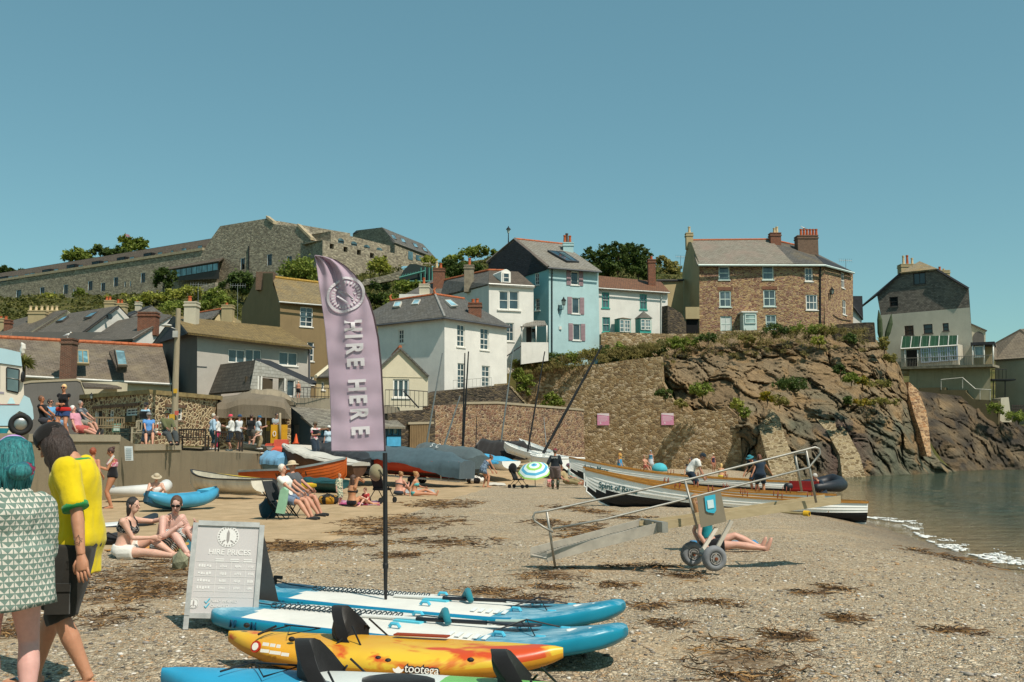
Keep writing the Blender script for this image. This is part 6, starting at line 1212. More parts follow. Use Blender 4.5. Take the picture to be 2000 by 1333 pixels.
m2.tube([a+V((0,0,.95)),b+V((0,0,.95))],.035,5);m2.build('railing',paint('#77736a',.6,.2),tr)
fbse=Fac((1776,750,110.5),(1934,750,106));mb=MB();wall(mb,fbse,[(1776,850),(1776,721),(1934,714),(1936,850)]);mb.build('base_wall',render_wall('#b0a688',.8,.3),root);fs2=Fac((1790,790,108.5),(1935,790,104.5));mb=MB();mb.prism([fs2.p(x,y)for x,y in((1790,830),(1795,758),(1845,757),(1845,762),(1886,762),(1886,766),(1892,772),(1900,780),(1950,783),(1950,830))],-fs2.N*2);mb.build('step_wall',render_wall('#6d6248',.7,.5),root)
m2=MB();m2.tube([fs2.p(1838,742),fs2.p(1880,738),fs2.p(1905,760),fs2.p(1936,762)],.05,5);[m2.tube([fs2.p(x,y),fs2.p(x,y+20)],.04,5)for x,y in((1838,742),(1880,739),(1914,761),(1934,762))];m2.build('step_rail',paint('#b5b0a2',.5),root)
root=bld('arched_extension','cream extension with a large arched panel right of the slate hung house',(1910,670,113));fa=Fac((1896,650,113),(1926,650,112.5));mb=MB();wall(mb,fa,[(1896,720),(1897,633),(1925,645),(1925,720)]);mb.build('wall',R_PALE,root);roofpoly(root,[fa.p(1896,632,.2),fa.p(1928,646,.2),fa.p(1928,644,-4),fa.p(1896,630,-4)],SL_GREY,.12);ps=[fa.p(1911-11*math.cos(PI*i/10),660-12*math.sin(PI*i/10),.05)for i in range(11)];mb=MB();mb.prism(ps+[fa.p(1922,675,.05),fa.p(1900,675,.05)],-fa.N*.1);mb.build('arch_panel',R_DGREY,root)
root=bld('glazed_porch','flat roofed glazed porch with wooden furniture on the right terrace',(1920,710,107));fa=Fac((1899,690,107.5),(1942,690,106.5));mb=MB();a,b=fa.p(1896,670,.4),fa.p(1943,668,.4);mb.prism([a,b,b-fa.N*4,a-fa.N*4],(0,0,-.3));mb.build('roof',SL_DK,root);window(root,fa,fa.rect((1903,676,1921,697)),1,1,WHITE,glass('#5f7072'),.1,rec=0);mb=MB();wall(mb,Fac((1899,690,109.5),(1942,690,108.5)),[(1899,715),(1899,670),(1942,669),(1942,715)]);mb.build('wall',R_CREAM2,root);mb=MB();[tub('post',[fa.p(x,671,.2),fa.p(x,713,.2)],.08,WHITE,root,6)for x in(1900,1922,1940)]
root=bld('right_edge_house','pale house with brown slate roof cut by the right edge of the photo',(1970,760,112));fa=Fac((1944,740,111),(2060,740,106));mb=MB();wall(mb,fa,[(1944,830),(1944,702),(2060,694),(2060,830)]);mb.build('wall',render_wall('#b5a98f',.3,.2),root);roofpoly(root,[P(1941,703,110.6),P(2064,695,105.6),P(2050,640,111),P(1992,643,113.5),P(1941,671,117)],slate('#8a7d6a','#75695a','#6a5c49',.4),.15)
mb=MB();mb.box(P(1952,743,108),(2.6,2,.15));[mb.tube([P(x,742,107.2),P(x,722,107.2)],.03,4)for x in(1937,1944,1951,1958,1965)];mb.tube([P(1937,722,107.2),P(1966,722,107.2)],.035,4);[mb.tube([P(x,745,107.2),P(x,790,107.2)],.06,5)for x in(1940,1963)];mb.build('balcony',DKMET,root)
root=thing('white_pier','white rendered pier wall above the dark rocks at the right edge','wall',P(1960,800,105));mb=MB();mb.prism([P(x,y,105)for x,y in((1953,825),(1955,778),(1970,776),(1976,825))],(0,2,0));mb.build('masonry',R_PALE,root)
root=thing('picket_fence','dark picket fence beside the house at the right edge','fence',P(1985,800,107));mb=MB()
for i in range(26):p=P(1977+i*3.2,798,107);mb.box(p,(.09,.04,.75))
mb.tube([P(1976,793,107),P(2060,793,107)],.04,4);mb.tube([P(1976,799,107),P(2060,799,107)],.04,4);mb.build('pickets',paint('#352c25',.8),root)
# blue boat shed
root=bld('blue_shed','dark blue timber boat shed with patchy slate roof behind the flag',(600,868,58));BLU=wood('#1f3a48','#284a59',axis=2);fl,ff=Fac((567,840,60.5),(614,840,56.5)),Fac((614,840,56.5),(784,840,59.5));mb=MB();dr=fl.rect((571,830,584,880));wall(mb,fl,[(567,885),(567,795),(614,832),(614,885)],[dr]);ws=[ff.rect((617,836,632,850)),ff.rect((758,836,766,850)),ff.rect((768,836,779,850))];wall(mb,ff,[(614,885),(614,831),(784,833),(784,885)],ws);mb.build('wall',BLU,root)
for rc in ws:window(root,ff,rc,1,1,paint('#2f6d88',.6),glass('#39484c'),.07,sill=False)
m2=MB();r_=ff.rect((755,853,782,872));ff.box(m2,*r_[:2],*r_[2:],.01,.05);m2.build('panel',paint('#4a9dc4',.5),root);m2=MB();fl.box(m2,*dr[:2],*dr[2:],-.12,-.06);m2.build('door',paint('#566067',.7),root)
roofpoly(root,[P(611,833,56),P(792,834,59.2),P(756,806,64.5),P(566,794,61.5)],slate('#8c8577','#5e574d','#a39a86',.45,.5,.3),.12);pipe(root,fl,569,797,870)
root=bld('boat_store','weathered plank double door set in the stone wall behind the masts',(818,868,62));fa=Fac((797,845,62),(842,845,63));mb=MB();r_=fa.rect((799,826,838,876));n=12
for i in range(n):fa.box(mb,lerp(r_[0],r_[2],i/n)+.008,r_[1],lerp(r_[0],r_[2],(i+1)/n)-.008,r_[3],.05,.1)
mb.build('plank_door',wood('#6b563c','#8a7250',axis=2),root);mb=MB();a,b=fa.p(795,825,.15),fa.p(845,824,.15);mb.prism([a,b,b-fa.N*1,a-fa.N*1],(0,0,-.14));mb.build('lintel',CONCL,root)
# terrace parapets and railings
slabwall('terrace_parapet','rendered terrace parapet below the railing left of the flag','wall',(560,790,62),(780,790,63.5),[(566,800),(560,777),(648,777),(780,796),(783,812),(566,812)],render_wall('#9a8f7c',.6,.4),.6)
def rails(name,label,pts,h,n,mat=DKMET,r=.02):
	root=thing(name,label,'railing',pts[0]);mb=MB()
	for a,b in zip(pts,pts[1:]):
		k=max(2,int(n*(b-a).length))
		for i in range(k+1):p=a.lerp(b,i/k);mb.tube([p,p+V((0,0,h))],r*.7,4)
		mb.tube([a+V((0,0,h)),b+V((0,0,h))],r*1.3,5);mb.tube([a+V((0,0,.12)),b+V((0,0,.12))],r,5)
	mb.build('rails',mat,root);return root
rails('terrace_railing','grey metal railing on the terrace beside the shirtless man',[P(571,778,61.8),P(600,778,62),P(648,779,62.6)],.65,5)
rails('terrace_railing','thin railing in front of the cream cottage window',[P(752,796,62.8),P(792,796,63),P(835,799,63.4)],1.1,4)
rails('terrace_railing','thin railing under the white hipped house doors',[P(885,762,72.5),P(960,756,74.5)],.7,3,paint('#a8a49a',.6),.015)
mb=MB();mb.tube([P(788,764,63),P(818,797,63)],.05,5);tag(mb.build('handrail',DKMET,None),'sloping handrail of the cottage steps right of the flag','handrail')
# plants
def PC(px,py,d,rx,ry,deep=.8):
	p=P(px,py,d);s=d/FPX;return(p,(rx*s,rx*s*deep,ry*s))
def shrub(label,parts,d,n,size,mat,cat='shrub',name='shrub',group=None,seed=None):
	return bush(name,label,cat,[PC(*p[:2],d+(p[4]if len(p)>4 else 0),p[2],p[3])for p in parts],n,size,mat,seed or int(parts[0][0]*7+parts[0][1]),group)
T_='trees along the hilltop';S_='shrubs on the hillside';K_='plants growing on the cliff'
shrub('rounded green tree behind the left end of the fort roof',[(150,502,25,13),(166,506,18,9)],240,1400,.9,LF_MID,'tree','tree',T_)
shrub('darker tree clump in the middle of the three behind the fort',[(197,492,16,14),(215,496,14,10),(232,494,12,9)],242,1300,.9,LF_DK,'tree','tree',T_)
shrub('tallest tree behind the fort roof, beside the flagpole',[(246,474,14,10),(268,478,17,13),(255,487,24,10)],245,1500,.9,LF_MID,'tree','tree',T_)
shrub('small dark tree at the far left end of the fort',[(8,528,10,7),(30,530,14,5)],245,700,.9,LF_DK,'tree','tree',T_)
shrub('large rounded evergreen bush below the arched fort windows',[(584,530,34,24),(600,543,22,14),(566,540,20,16)],142,3000,.42,LF_MID,'bush','bush',S_)
shrub('bright green bush on the slope right of the feather flag top',[(738,520,19,16),(745,526,16,12)],150,1700,.42,LF_LT,'bush','bush',S_)
shrub('small tree in front of the fort glazed lean to',[(322,540,20,15),(318,556,16,14)],166,1400,.5,LF_DK,'tree','tree',S_)
shrub('upright green shrub below the slit windows of the fort',[(154,575,10,12),(158,585,9,8)],180,700,.5,LF_MID,'shrub','shrub',S_)
shrub('pale green hedge under the arched fort doorway',[(70,588,14,7),(95,582,16,8),(113,585,10,8)],186,1300,.5,LF_LT,'hedge','hedge',S_)
shrub('yellow green bush above the pale chimney pots',[(185,590,9,6),(215,583,9,7),(236,580,10,6)],160,900,.45,LF_LT,'shrub','shrub',S_)
shrub('rounded green bush above the grey house roof',[(420,578,18,13),(412,585,15,9)],128,1300,.36,LF_MID,'bush','bush',S_)
shrub('big dark hedge mass left of the brown house chimney',[(470,548,28,13),(450,560,20,14),(485,566,16,22)],138,2600,.42,LF_DK,'hedge','hedge',S_)
shrub('yellow green gorse bank between the fort and the slate roofs',[(300,585,28,10),(340,578,24,11),(372,572,22,13),(275,590,20,10)],142,2600,.4,LF_LT,'shrub','shrub',S_)
shrub('dark shrub bank above the brown tiled roof',[(340,602,30,10),(392,600,22,11),(440,592,20,12)],122,2200,.36,LF_MID,'shrub','shrub',S_)
shrub('dense shrubs just right of the feather flag',[(742,560,18,15),(725,585,16,18),(752,585,20,14)],126,2300,.36,LF_DK,'shrub','shrub',S_)
shrub('green shrubs with orange flowers below the green glasshouse',[(790,562,20,13),(775,590,24,13),(815,560,14,9)],118,2400,.33,LF_MID,'shrub','shrub',S_)
shrub('light green bush beside the fort house skylights',[(838,508,12,7),(850,512,8,6)],165,700,.42,LF_LT,'bush','bush',S_)
shrub('dark shrub bank above the brick chimney left of the grey one',[(890,535,22,15),(875,520,14,12),(905,525,22,10),(935,528,18,12)],140,2600,.42,LF_DK,'shrub','shrub',S_)
shrub('hedge on the skyline left of the blue house roof',[(915,496,30,7),(940,490,17,8),(955,494,14,8),(885,508,20,8)],188,1800,.55,LF_MID,'hedge','hedge',T_)
for i,(x,y,rx,ry)in enumerate(((1150,505,16,18),(1178,503,18,20),(1205,494,18,20),(1226,487,15,14),(1245,500,16,20),(1262,508,12,18))):
	shrub(('leftmost of the dark conifers behind the white cottage','second dark conifer from the blue house chimney','third dark conifer from the blue house chimney','tallest of the dark conifers behind the white cottage','dark conifer just right of the tallest one','rightmost dark conifer, beside the white cottage chimney')[i],[(x,y,rx,ry),(x+3,y-ry*.75,rx*.45,ry*.5),(x-4,y+22,rx*1.2,20),(x+7,y+30,rx,14)],128+(i%2)*3,1900,.38,LF_DK,'conifer','conifer','conifers behind the white cottage')
shrub('lighter green tree between the brick chimney and the stone house',[(1292,512,12,10),(1310,525,14,14),(1322,536,10,10)],150,1500,.42,LF_OL,'tree','tree',T_)
for i,(x,y,rx,ry)in enumerate(((1020,712,18,10),(1050,706,20,11),(1085,702,20,12),(1120,700,20,11),(1150,692,18,13),(1185,690,20,15),(1215,682,18,13),(1250,686,20,12),(1285,680,20,13),(1318,672,16,12))):
	bush('hedge_shrub',('first','second','third','fourth','fifth','sixth','seventh','eighth','ninth','tenth')[i]+' shrub from the left in the hedge topping the brown wall','shrub',[PC(x,y,87.5-i*.05,rx,ry),PC(x+8,y+7,87.0,rx*.7,ry*.7),PC(x-6,y+4,88,rx*.8,ry)],900,.22,(LF_MID,LF_OL,LF_DK)[i%3],i+3,'hedge shrubs topping the brown wall')
shrub('bush growing out of the wall top behind the boat masts',[(1078,778,14,10),(1070,790,15,8),(1090,788,10,10)],86,1500,.2,LF_MID,group=K_)
shrub('green creeper hanging beside the white hipped house corner',[(1012,735,10,22),(1022,762,12,14),(1030,745,14,12)],85,1700,.22,LF_MID,'creeper','creeper',K_)
CL=[(1380,660,20,8,91,LF_DK,'dark tuft below the garden wall, left of the stone house porch'),(1345,668,16,7,91,LF_MID,'leafy tuft hanging from the garden wall near its middle'),(1458,662,16,9,91.5,LF_OL,'dry tuft hanging below the stone house porch'),(1515,645,26,9,93,LF_DK,'long grassy clump under the right ground floor window of the stone house'),(1575,643,30,11,93,LF_MID,'long grassy clump under the curved corner of the stone house'),(1610,645,24,10,93,LF_OL,'olive grass clump at the right end of the stone house'),(1598,666,14,9,91,LF_LT,'bright tuft just below the grass clumps'),(1660,662,12,12,91,LF_DK,'dark tuft on the earth below the cliff corner wall'),(1297,770,16,9,82.5,LF_DK,'dark green tuft at the top edge of the brown wall above the right sign'),(1368,762,22,13,83,LF_MID,'shrub growing at the foot of the dark overhang'),(1330,788,14,8,82,LF_OL,'olive tuft right of the pink sign'),(1440,793,12,13,80.5,LF_LT,'bright green tuft where the brown wall meets the rock'),(1455,808,10,10,80,LF_MID,'green tuft beside the purple rock edge'),(1497,776,12,10,80,leaf('#6a7427','#c8a52a'),'yellow flowering tuft in the middle of the cliff'),(1545,752,34,12,81,LF_DK,'wide dark grass ledge in the middle of the cliff'),(1520,782,18,10,80.5,LF_OL,'olive bush below the wide grass ledge'),(1640,724,11,11,84,LF_DK,'dark shrub high on the right of the cliff'),(1660,738,16,11,83.5,LF_MID,'green shrub below the dark shrub on the right cliff'),(1682,744,14,9,84,leaf('#5e6a2a','#b99a2c'),'yellow flowering shrub on the right cliff'),(1655,784,11,9,82.5,LF_DK,'dark tuft above the orange rock face'),(1683,786,18,7,83,leaf('#6f7430','#c09a2e'),'yellow flowers above the orange rock face'),(1725,672,10,16,92,LF_OL,'grass hanging at the cliff corner by the slate hung house'),(1738,700,12,9,91,LF_OL,'rough grass on the right edge of the cliff'),(1718,750,26,6,87,LF_OL,'grassy ledge on the dark right face of the cliff'),(1725,785,30,5,86.5,LF_OL,'lower grassy ledge on the right face of the cliff'),(1945,800,18,10,104,LF_MID,'green growth at the foot of the white pier wall'),(1985,815,22,10,105,LF_MID,'green bank below the picket fence')]
for i,(x,y,rx,ry,d,m_,lab)in enumerate(CL):shrub(lab,[(x,y,rx,ry),(x+rx*.3,y+ry*.6,rx*.6,ry*.6)],d-1.6,int(380+rx*ry*2.2),.2,m_,group=K_)
for lab,pts in(('slender dark succulent stem leaning left beside the slate hung house',[(1721,672),(1719,650),(1718,625),(1716,606)]),('slender dark succulent stem curving right beside the slate hung house',[(1728,668),(1734,650),(1739,632),(1741,614)])):
	r_=thing('succulent',lab,'plant',P(*pts[0],108));mb=MB();mb.tube([P(x,y,108)for x,y in pts],[.1,.3,.28,.04],8);foliage([(P(x,y,108),(.3,.3,.7))for x,y in pts[1:-1]],160,.22,4);mb.build('stem',paint('#3d4a2a',.7,.3,8,bump=.5),r_)
r_=thing('cordyline_palm','spiky cordyline palm behind the blue van roof','palm',P(48,740,58));mb=MB();mb.tube([P(46,745,58),P(47,712,58)],[.12,.09],8);mb.build('trunk',BARK,r_);mb=MB()
for i in range(110):
	a=R.uniform(0,6.28);e=R.uniform(-.5,1.3);L=R.uniform(.55,.85);p=P(47,708,58);d_=V((math.cos(a)*math.cos(e),math.sin(a)*math.cos(e),math.sin(e)));s_=d_.cross(V((0,0,1))).normalized()*.03
	mb.face([p-s_,p+s_,p+d_*L*.6+s_-V((0,0,.05)),p+d_*L-V((0,0,.2)),p+d_*L*.6-s_-V((0,0,.05))])
mb.build('crown',leaf('#6b6a35','#94904f'),r_)
r_=thing('glasshouse','green framed glasshouse under a dark curved roof on the slope','glasshouse',P(810,545,122));mb=MB();mb.prism([P(x,y,122)for x,y in((780,545),(787,530),(800,516),(812,516),(842,524),(845,552),(780,552))],(0,3,0));mb.build('body',paint('#1f2c2a',.7),r_);mb=MB()
for i in range(9):mb.tube([P(784+i*5,542-i*1.2,121.6),P(788+i*5,536-i*1.0,121.6)],.05,4)
mb.tube([P(780,543,121.6),P(830,530,121.6)],.12,5);mb.tube([P(779,550,121.6),P(845,550,121.6)],.1,5);[mb.tube([P(x,523,121.6),P(x,550,121.6)],.09,4)for x in(822,830,838,844)];mb.build('frame',paint('#4d8275',.5),r_)
slabwall('hill_wall','light stone retaining wall on the slope left of the glasshouse','wall',(700,540,126),(790,540,124),[(700,560),(712,546),(740,541),(762,536),(785,527),(785,545),(740,553)],ST_FORT,.6)
slabwall('hill_wall','long dark stone wall below the fort on the left','wall',(0,600,176),(430,560,150),[(-40,615),(-40,601),(100,596),(240,588),(330,573),(420,552),(420,570),(240,603)],ST_FORT,.6)
r_=thing('white_van','tiny white van parked below the fort at the far left','van',P(38,607,170));p=P(38,603,170);mb=MB();mb.prism([p+V((x,0,z))for x,z in((-1.6,-.5),(1.5,-.5),(1.5,.55),(.9,.75),(-.8,.75),(-1.3,.2),(-1.6,.1))],(0,1.8,0));mb.build('body',WHITE,r_);mb=MB();mb.box(p+V((-.5,-.03,.4)),(1.2,.05,.4));mb.build('side_window',glass(),r_)
r_=thing('street_lamp','old fashioned street lamp on the skyline left of the blue house roof','street lamp',P(993,480,130));mb=MB();mb.tube([P(993,484,130),P(993,456,130)],[.09,.05],8);mb.build('post',DKMET,r_);mb=MB();b=P(993,456,130);mb.tube([b,b+V((0,0,.5))],[.13,.27],6);mb.build('lamp_glass',glass('#9aa49f'),r_);mb=MB();mb.tube([b+V((0,0,.5)),b+V((0,0,.55)),b+V((0,0,.8)),b+V((0,0,1.0))],[.36,.33,.1,.02],6);mb.build('lamp_cap',DKMET,r_)
r_=thing('hilltop_flag','small red and white flag above the trees behind the fort','flag',P(249,475,244));mb=MB();mb.tube([P(245,478,244),P(245,455,244)],.07,5);mb.build('pole',GALV,r_);mb=MB();mb.prism([P(x,y,244)for x,y in((245,457),(253,459),(253,464),(245,462))],(0,.05,0));mb.build('cloth',paint('#b98d95',.8,.5,1),r_)
mb=MB();rr=random.Random(11);vs,fs=[],[]
for(x0,x1,y0,y1,n)in((-20,480,560,640,620),(400,640,530,620,330),(690,880,510,625,460),(850,975,485,570,300),(1140,1335,480,560,260),(1000,1300,670,720,200)):
	for i in range(n):
		px,py=rr.uniform(x0,x1),rr.uniform(y0,y1);p=HG(px,py,84 if x0>=1000 and y0>600 else 100)
		if p is None:continue
		s=p.y/130;r=rr.uniform(.4,1.3)*s
		for k in range(34):
			a=rr.uniform(0,6.28);e=rr.uniform(-.1,1.5);ce=p+V((math.cos(a)*math.cos(e)*r,math.sin(a)*math.cos(e)*r,math.sin(e)*r*.8-.1))*rr.uniform(.6,1.05)
			d=V((rr.uniform(-1,1),rr.uniform(-1,1),rr.uniform(-.4,1))).normalized();t=d.orthogonal();L=rr.uniform(.18,.5)*s;o=len(vs)
			vs+=[ce-d*L*.5,ce+t*L*.3,ce+d*L*.6,ce-t*L*.3];fs.append([o,o+1,o+2,o+3])
mb.add(vs,fs);tag(mb.build('undergrowth',leaf('#424a1f','#7a7538'),None),None,None,kind='stuff')
vs,fs=[],[]
for i in range(330):
	t=rr.random();px=lerp(1000,1700,t);yt=tab(px,[(1000,716),(1130,700),(1250,680),(1330,664),(1450,656),(1640,650),(1700,650)]);dn=rr.random()**2.2*(46 if px>1290 else 22);p=P(px,yt-4+dn,tab(px,[(1000,87.6),(1290,86.5),(1330,91.5),(1700,92.3)])-dn*.05);r=rr.uniform(.25,.6)*(1-dn/90)
	for k in range(46):
		a=rr.uniform(0,6.28);ce=p+V((math.cos(a)*r*rr.random()*1.5,-.3*rr.random(),rr.uniform(-.5,.5)*r));L=rr.uniform(.12,.34);d=V((rr.uniform(-.6,.6),rr.uniform(-.8,.1),rr.uniform(-1,.9))).normalized();tt=d.orthogonal()*L*.12;o=len(vs);vs+=[ce-tt,ce+tt,ce+d*L];fs.append([o,o+1,o+2])
mb=MB();mb.add(vs,fs);tag(mb.build('cliff_grass',leaf('#6d6a36','#a3905a'),None),None,None,kind='stuff')
def gull(px,py,d,lab,face=1):
	b=P(px,py,d);r_=thing('seagull',lab,'seagull',b,group='gulls on the roofs');mb=MB();f=face
	rings=[]
	for x,z,r in((-.26,.13,.01),(-.18,.15,.05),(-.05,.17,.085),(.08,.2,.085),(.15,.25,.05),(.18,.31,.045),(.22,.35,.05),(.26,.345,.035),(.3,.335,.008)):
		rings.append([b+V((x*f,r*math.cos(a)*.9,z+r*math.sin(a)))for a in[i*PI/4 for i in range(8)]])
	mb.loft(rings);[mb.tube([b+V((.02*f,y,.12)),b+V((.03*f,y,0)),b+V((.08*f,y,0))],.008,4)for y in(-.03,.03)];mb.build('body',plain('#e9e6df',.8),r_)
	mb=MB();[mb.prism([b+V((x*f,y,z))for x,z in((.08,.22),(.0,.12),(-.28,.1),(-.1,.2))],(0,.015*(1 if y>0 else-1),0))for y in(-.088,.088)];mb.build('wings',plain('#8f9294',.8),r_);mb=MB();mb.tube([b+V((.285*f,0,.338)),b+V((.35*f,0,.325))],[.014,.004],5);mb.build('beak',plain('#c8912c'),r_)
gull(131,660,66,'white gull standing on the brick chimney of the long slate house',1);gull(1570,449,103.8,'gull perched on the chimney pots of the stone house',-1)
# boats
def place(a,b,up=(0,0,1)):
	a,b=V(a),V(b);x=(b-a).normalized();y=V(up).cross(x).normalized();z=x.cross(y);o=(a+b)/2
	return Matrix(((x.x,y.x,z.x,o.x),(x.y,y.y,z.y,o.y),(x.z,y.z,z.z,o.z),(0,0,0,1))),(b-a).length
NAVY=plain('#14181d',.5);OAK=wood('#8a5a22','#b98236',axis=0,rough=.4);HWHITE=paint('#f0eee8',.35,.04,1.5,dirt=.06)
def boat(name,label,a,b,B,Hb,Hs,Hm,side,bottom=None,wl=.72,tw=.55,clinker=0,gun=None,gr=.03,inner=None,thw=(),cover=None,txt=None,group=None,cat='boat',pins=(),trailer=None,fwd=.0):
	M,L=place(a,b);root=thing(name,label,cat,group=group,world=False,M=M)
	near=1 if(M.to_3x3()@V((0,1,0))).dot(CAM-M.translation)>0 else-1
	bt=[(0,tw),(.15,.82),(.35,.98),(.5,1),(.7,.88),(.85,.55),(.95,.2),(1,.025)]
	def hb(t):return B/2*(tab(t,bt)*.5+.25*(tab(clamp(t-.05),bt)+tab(clamp(t+.05),bt))if.04<t<.96 else B/2*tab(t,bt)/(B/2))
	def hb(t):return B/2*tab(t,bt)
	def sz(t):return Hm+(Hs-Hm)*clamp((.5-t)/.5)**2+(Hb-Hm)*clamp((t-.4)/.6)**2
	def kz(t):return.0+.42*Hb*clamp((t-.86)/.14)**2.4+.1*clamp((.25-t)/.25)**2
	def xx(t,z):return L*(t-.5)+(fwd*Hb*clamp((t-.9)/.1)*clamp(z/Hb))
	nr=8;ws=[i/nr for i in range(nr+1)]
	rows=[]
	for i in range(nr):
		if clinker:rows+=[(ws[i],0.),(ws[i+1]-.002,.014)]
		else:rows.append((ws[i],0))
	rows.append((1,0));sec=[(1,w,o)for w,o in rows]+[(-1,w,o)for w,o in reversed(rows[:-1])]
	N=28;rings=[]
	for i in range(N+1):
		t=i/N;r=[]
		for sgn,w,o in sec:z=lerp(sz(t),kz(t),w);r.append(V((xx(t,z),sgn*(hb(t)*(1-w**2.6)**.62+(o if hb(t)>.1 and w<.95 else 0)+.012*(w==1)*0),z)))
		rings.append(r)
	nm=len(sec);half=len(rows)-1
	def mf(i,j):a_=rings[i][j]+rings[i+1][j]+rings[i][j+1]+rings[i+1][j+1];t=(i+.5)/N;return 1 if bottom and a_.z/4<Hm*(1-wl)*1.35+.22*Hb*clamp((t-.6)/.4)**2+.08*clamp((.3-t)/.3)else 0
	mb=MB();mb.loft(rings,closed=False,mfun=mf)
	mb.face(list(reversed(rings[0])))
	mb.tube([(xx(t,kz(t)),0,kz(t)-.02)for t in[i/20 for i in range(21)]]+[(xx(1,sz(1)*z),0,lerp(kz(1),sz(1),z))for z in(.3,.7,1.02)],.028,6,0)
	mb.build('hull',[side,bottom or side],root,True,.7)
	if not cover or inner:
		ib=MB();rg=[]
		for i in range(N+1):
			t=clamp(i/N,.012,.985);th=.035;r=[]
			for w in(0,.25,.5,.72,.84):z=lerp(sz(t)-.004,kz(t)+.05,w);r.append(V((xx(t,z),max(.004,hb(t)*(1-w**2.6)**.62-th),z)))
			r=r+[V((p.x,-p.y,p.z))for p in reversed(r)];rg.append(list(reversed(r)))
		ib.loft(rg,closed=False);ib.face(rg[0]);ib.build('interior',inner or side,root,True,.7)
	if gun:
		g=MB()
		for s in(1,-1):
			rg=[]
			for i in range(N+1):
				t=i/N;y=s*(hb(t)+.01);z=sz(t);q=gr
				rg.append([V((xx(t,z),y+s*q,z-q*1.1)),V((xx(t,z),y+s*q,z+q*.6)),V((xx(t,z),y-s*q*1.6,z+q*.6)),V((xx(t,z),y-s*q*1.6,z-q*1.1))])
			g.loft(rg)
		y=hb(0);g.tube([(xx(0,sz(0)),-y,sz(0)),(xx(0,sz(0)),y,sz(0))],gr,6);g.build('gunwale',gun,root)
	for t in thw:m=MB();y=hb(t)*.94-.03;m.box((L*(t-.5),0,lerp(sz(t),kz(t),.45)),(.2,2*y,.035));m.build('thwart',OAK,root)
	if pins:
		for t in pins:
			for s in(1,-1):[tub('thole_pin',[(L*(t-.5)+d,s*hb(t),sz(t)-.02),(L*(t-.5)+d,s*hb(t),sz(t)+.17)],.014,paint('#7d3a24',.6,.2),root,5)for d in(0,.12)]
	if cover:
		cm,ridge,drop,t0,t1=cover;rg=[];n2=40
		for i in range(n2+1):
			t=lerp(t0,t1,i/n2);tc=clamp(t,.01,.97);ed=min(1,8*min(i,n2-i)/n2);r=[];h=hb(tc)+.03;x=L*(t-.5);dn=drop if isinstance(drop,(int,float))else tab(t,drop);rr_=ridge if isinstance(ridge,(int,float))else tab(t,ridge)
			for yf,zf in((1.12,-dn),(1.1,-dn*.5),(1.04,-.02),(.8,.28),(.45,.72),(0,1),(-.45,.72),(-.8,.28),(-1.04,-.02),(-1.1,-dn*.5),(-1.12,-dn)):
				p=V((x,yf*h+.0,sz(tc)+(zf if zf<0 else zf*rr_*(.35+.65*ed))))
				p+=V((0,.09*nz.noise(V((x*4.2,p.z*.8,yf)))+.03*nz.noise(V((x*11,p.z,yf))),.06*nz.noise(V((x*2.2,yf*2.5,3)))+(.08*nz.noise(V((x*3,yf,8)))if abs(yf)>1.1 else 0)-(.06*abs(math.sin(x*2.6))if zf>.2 else 0)));r.append(p)
			rg.append(r)
		m=MB();m.loft(rg,closed=False);m.face(list(reversed(rg[0])));m.face(rg[-1]);m.build('cover',cm,root,True)
	for(body,t,w,size,tm,sx)in(txt or()):
		y=near*(hb(t)*(1-w**2.6)**.62+.03);z=lerp(sz(t),kz(t),w);dt=.06;tx=V((2*dt*L,near*(hb(t+dt)-hb(t-dt)),(sz(t+dt)-sz(t-dt))*.6))*-near;y2=near*(hb(t)*(1-(w+.15)**2.6)**.62);up=V((0,y-near*.02-y2,.15*(sz(t)-kz(t))))
		o=text(body,'lettering',tm,root,basis((L*(t-.5),y,z),tx,up),size,sx=sx,ext=0,bold=.006)
		for v in o.data.vertices:
			p=o.matrix_basis@v.co;t2=clamp(p.x/L+.5);w2=clamp((sz(t2)-p.z)/(sz(t2)-kz(t2)),0,.95);p.y=near*(hb(t2)*(1-w2**2.6)**.62+.026);v.co=o.matrix_basis.inverted()@p
	if trailer:
		m=MB();[m.tube([(-L*.5,s*.35,-.12),(L*.45,s*.2,-.12)],.035,6)for s in(1,-1)];[m.tube([(x*L,-.5,-.12),(x*L,.5,-.12)],.03,6)for x in(-.4,-.1,.25)]
		[m.tube([(x*L,s*.4,-.12),(x*L,s*.5,.25)],.025,5)for x in(-.35,.1)for s in(1,-1)];tr=m.build('trailer',trailer,root)
		for s in(1,-1):m=MB();m.tube([(-.12*L,s*.55-.06,-.2),(-.12*L,s*.55+.06,-.2)],.2,14);m.build('wheel',BLACK,tr)
	root['_L']=L;return root,(L,hb,sz,near)
def mast(root,a,b,r,mat):
	mb=MB();Mi=root.matrix_world.inverted()if False else None
	M=Matrix.LocRotScale(root.location,root.rotation_euler,None).inverted();a,b=M@V(a),M@V(b);mb.tube([a,a.lerp(b,.5),b],[r,r*.9,r*.6],7);return mb.build('mast',mat,root)
GG='pilot gigs drawn up on the beach';TXT=plain('#1d5a60',.5)
def gig(label,a,b,txt,**k):return boat('pilot_gig',label,a,b,1.45,1.06,.66,.6,HWHITE,NAVY,.62,.32,1,OAK,.03,paint('#d8d5cb',.5,.08),(.15,.27,.39,.51,.63,.75),txt=txt,group=GG,pins=(.18,.3,.42,.54,.66),fwd=.1,**k)
gig('white pilot gig with green lettering Anita Mary, farthest of the three',Q(1548,42.6,-.06),Q(1112,45,.32),[('Anita Mary',.88,.3,.3,TXT,.9)],cat='rowing boat')
gig('middle white pilot gig, its name hidden behind the nearest gig',Q(1618,32.4,-.05),Q(1140,33.8,-.01),None,cat='rowing boat')
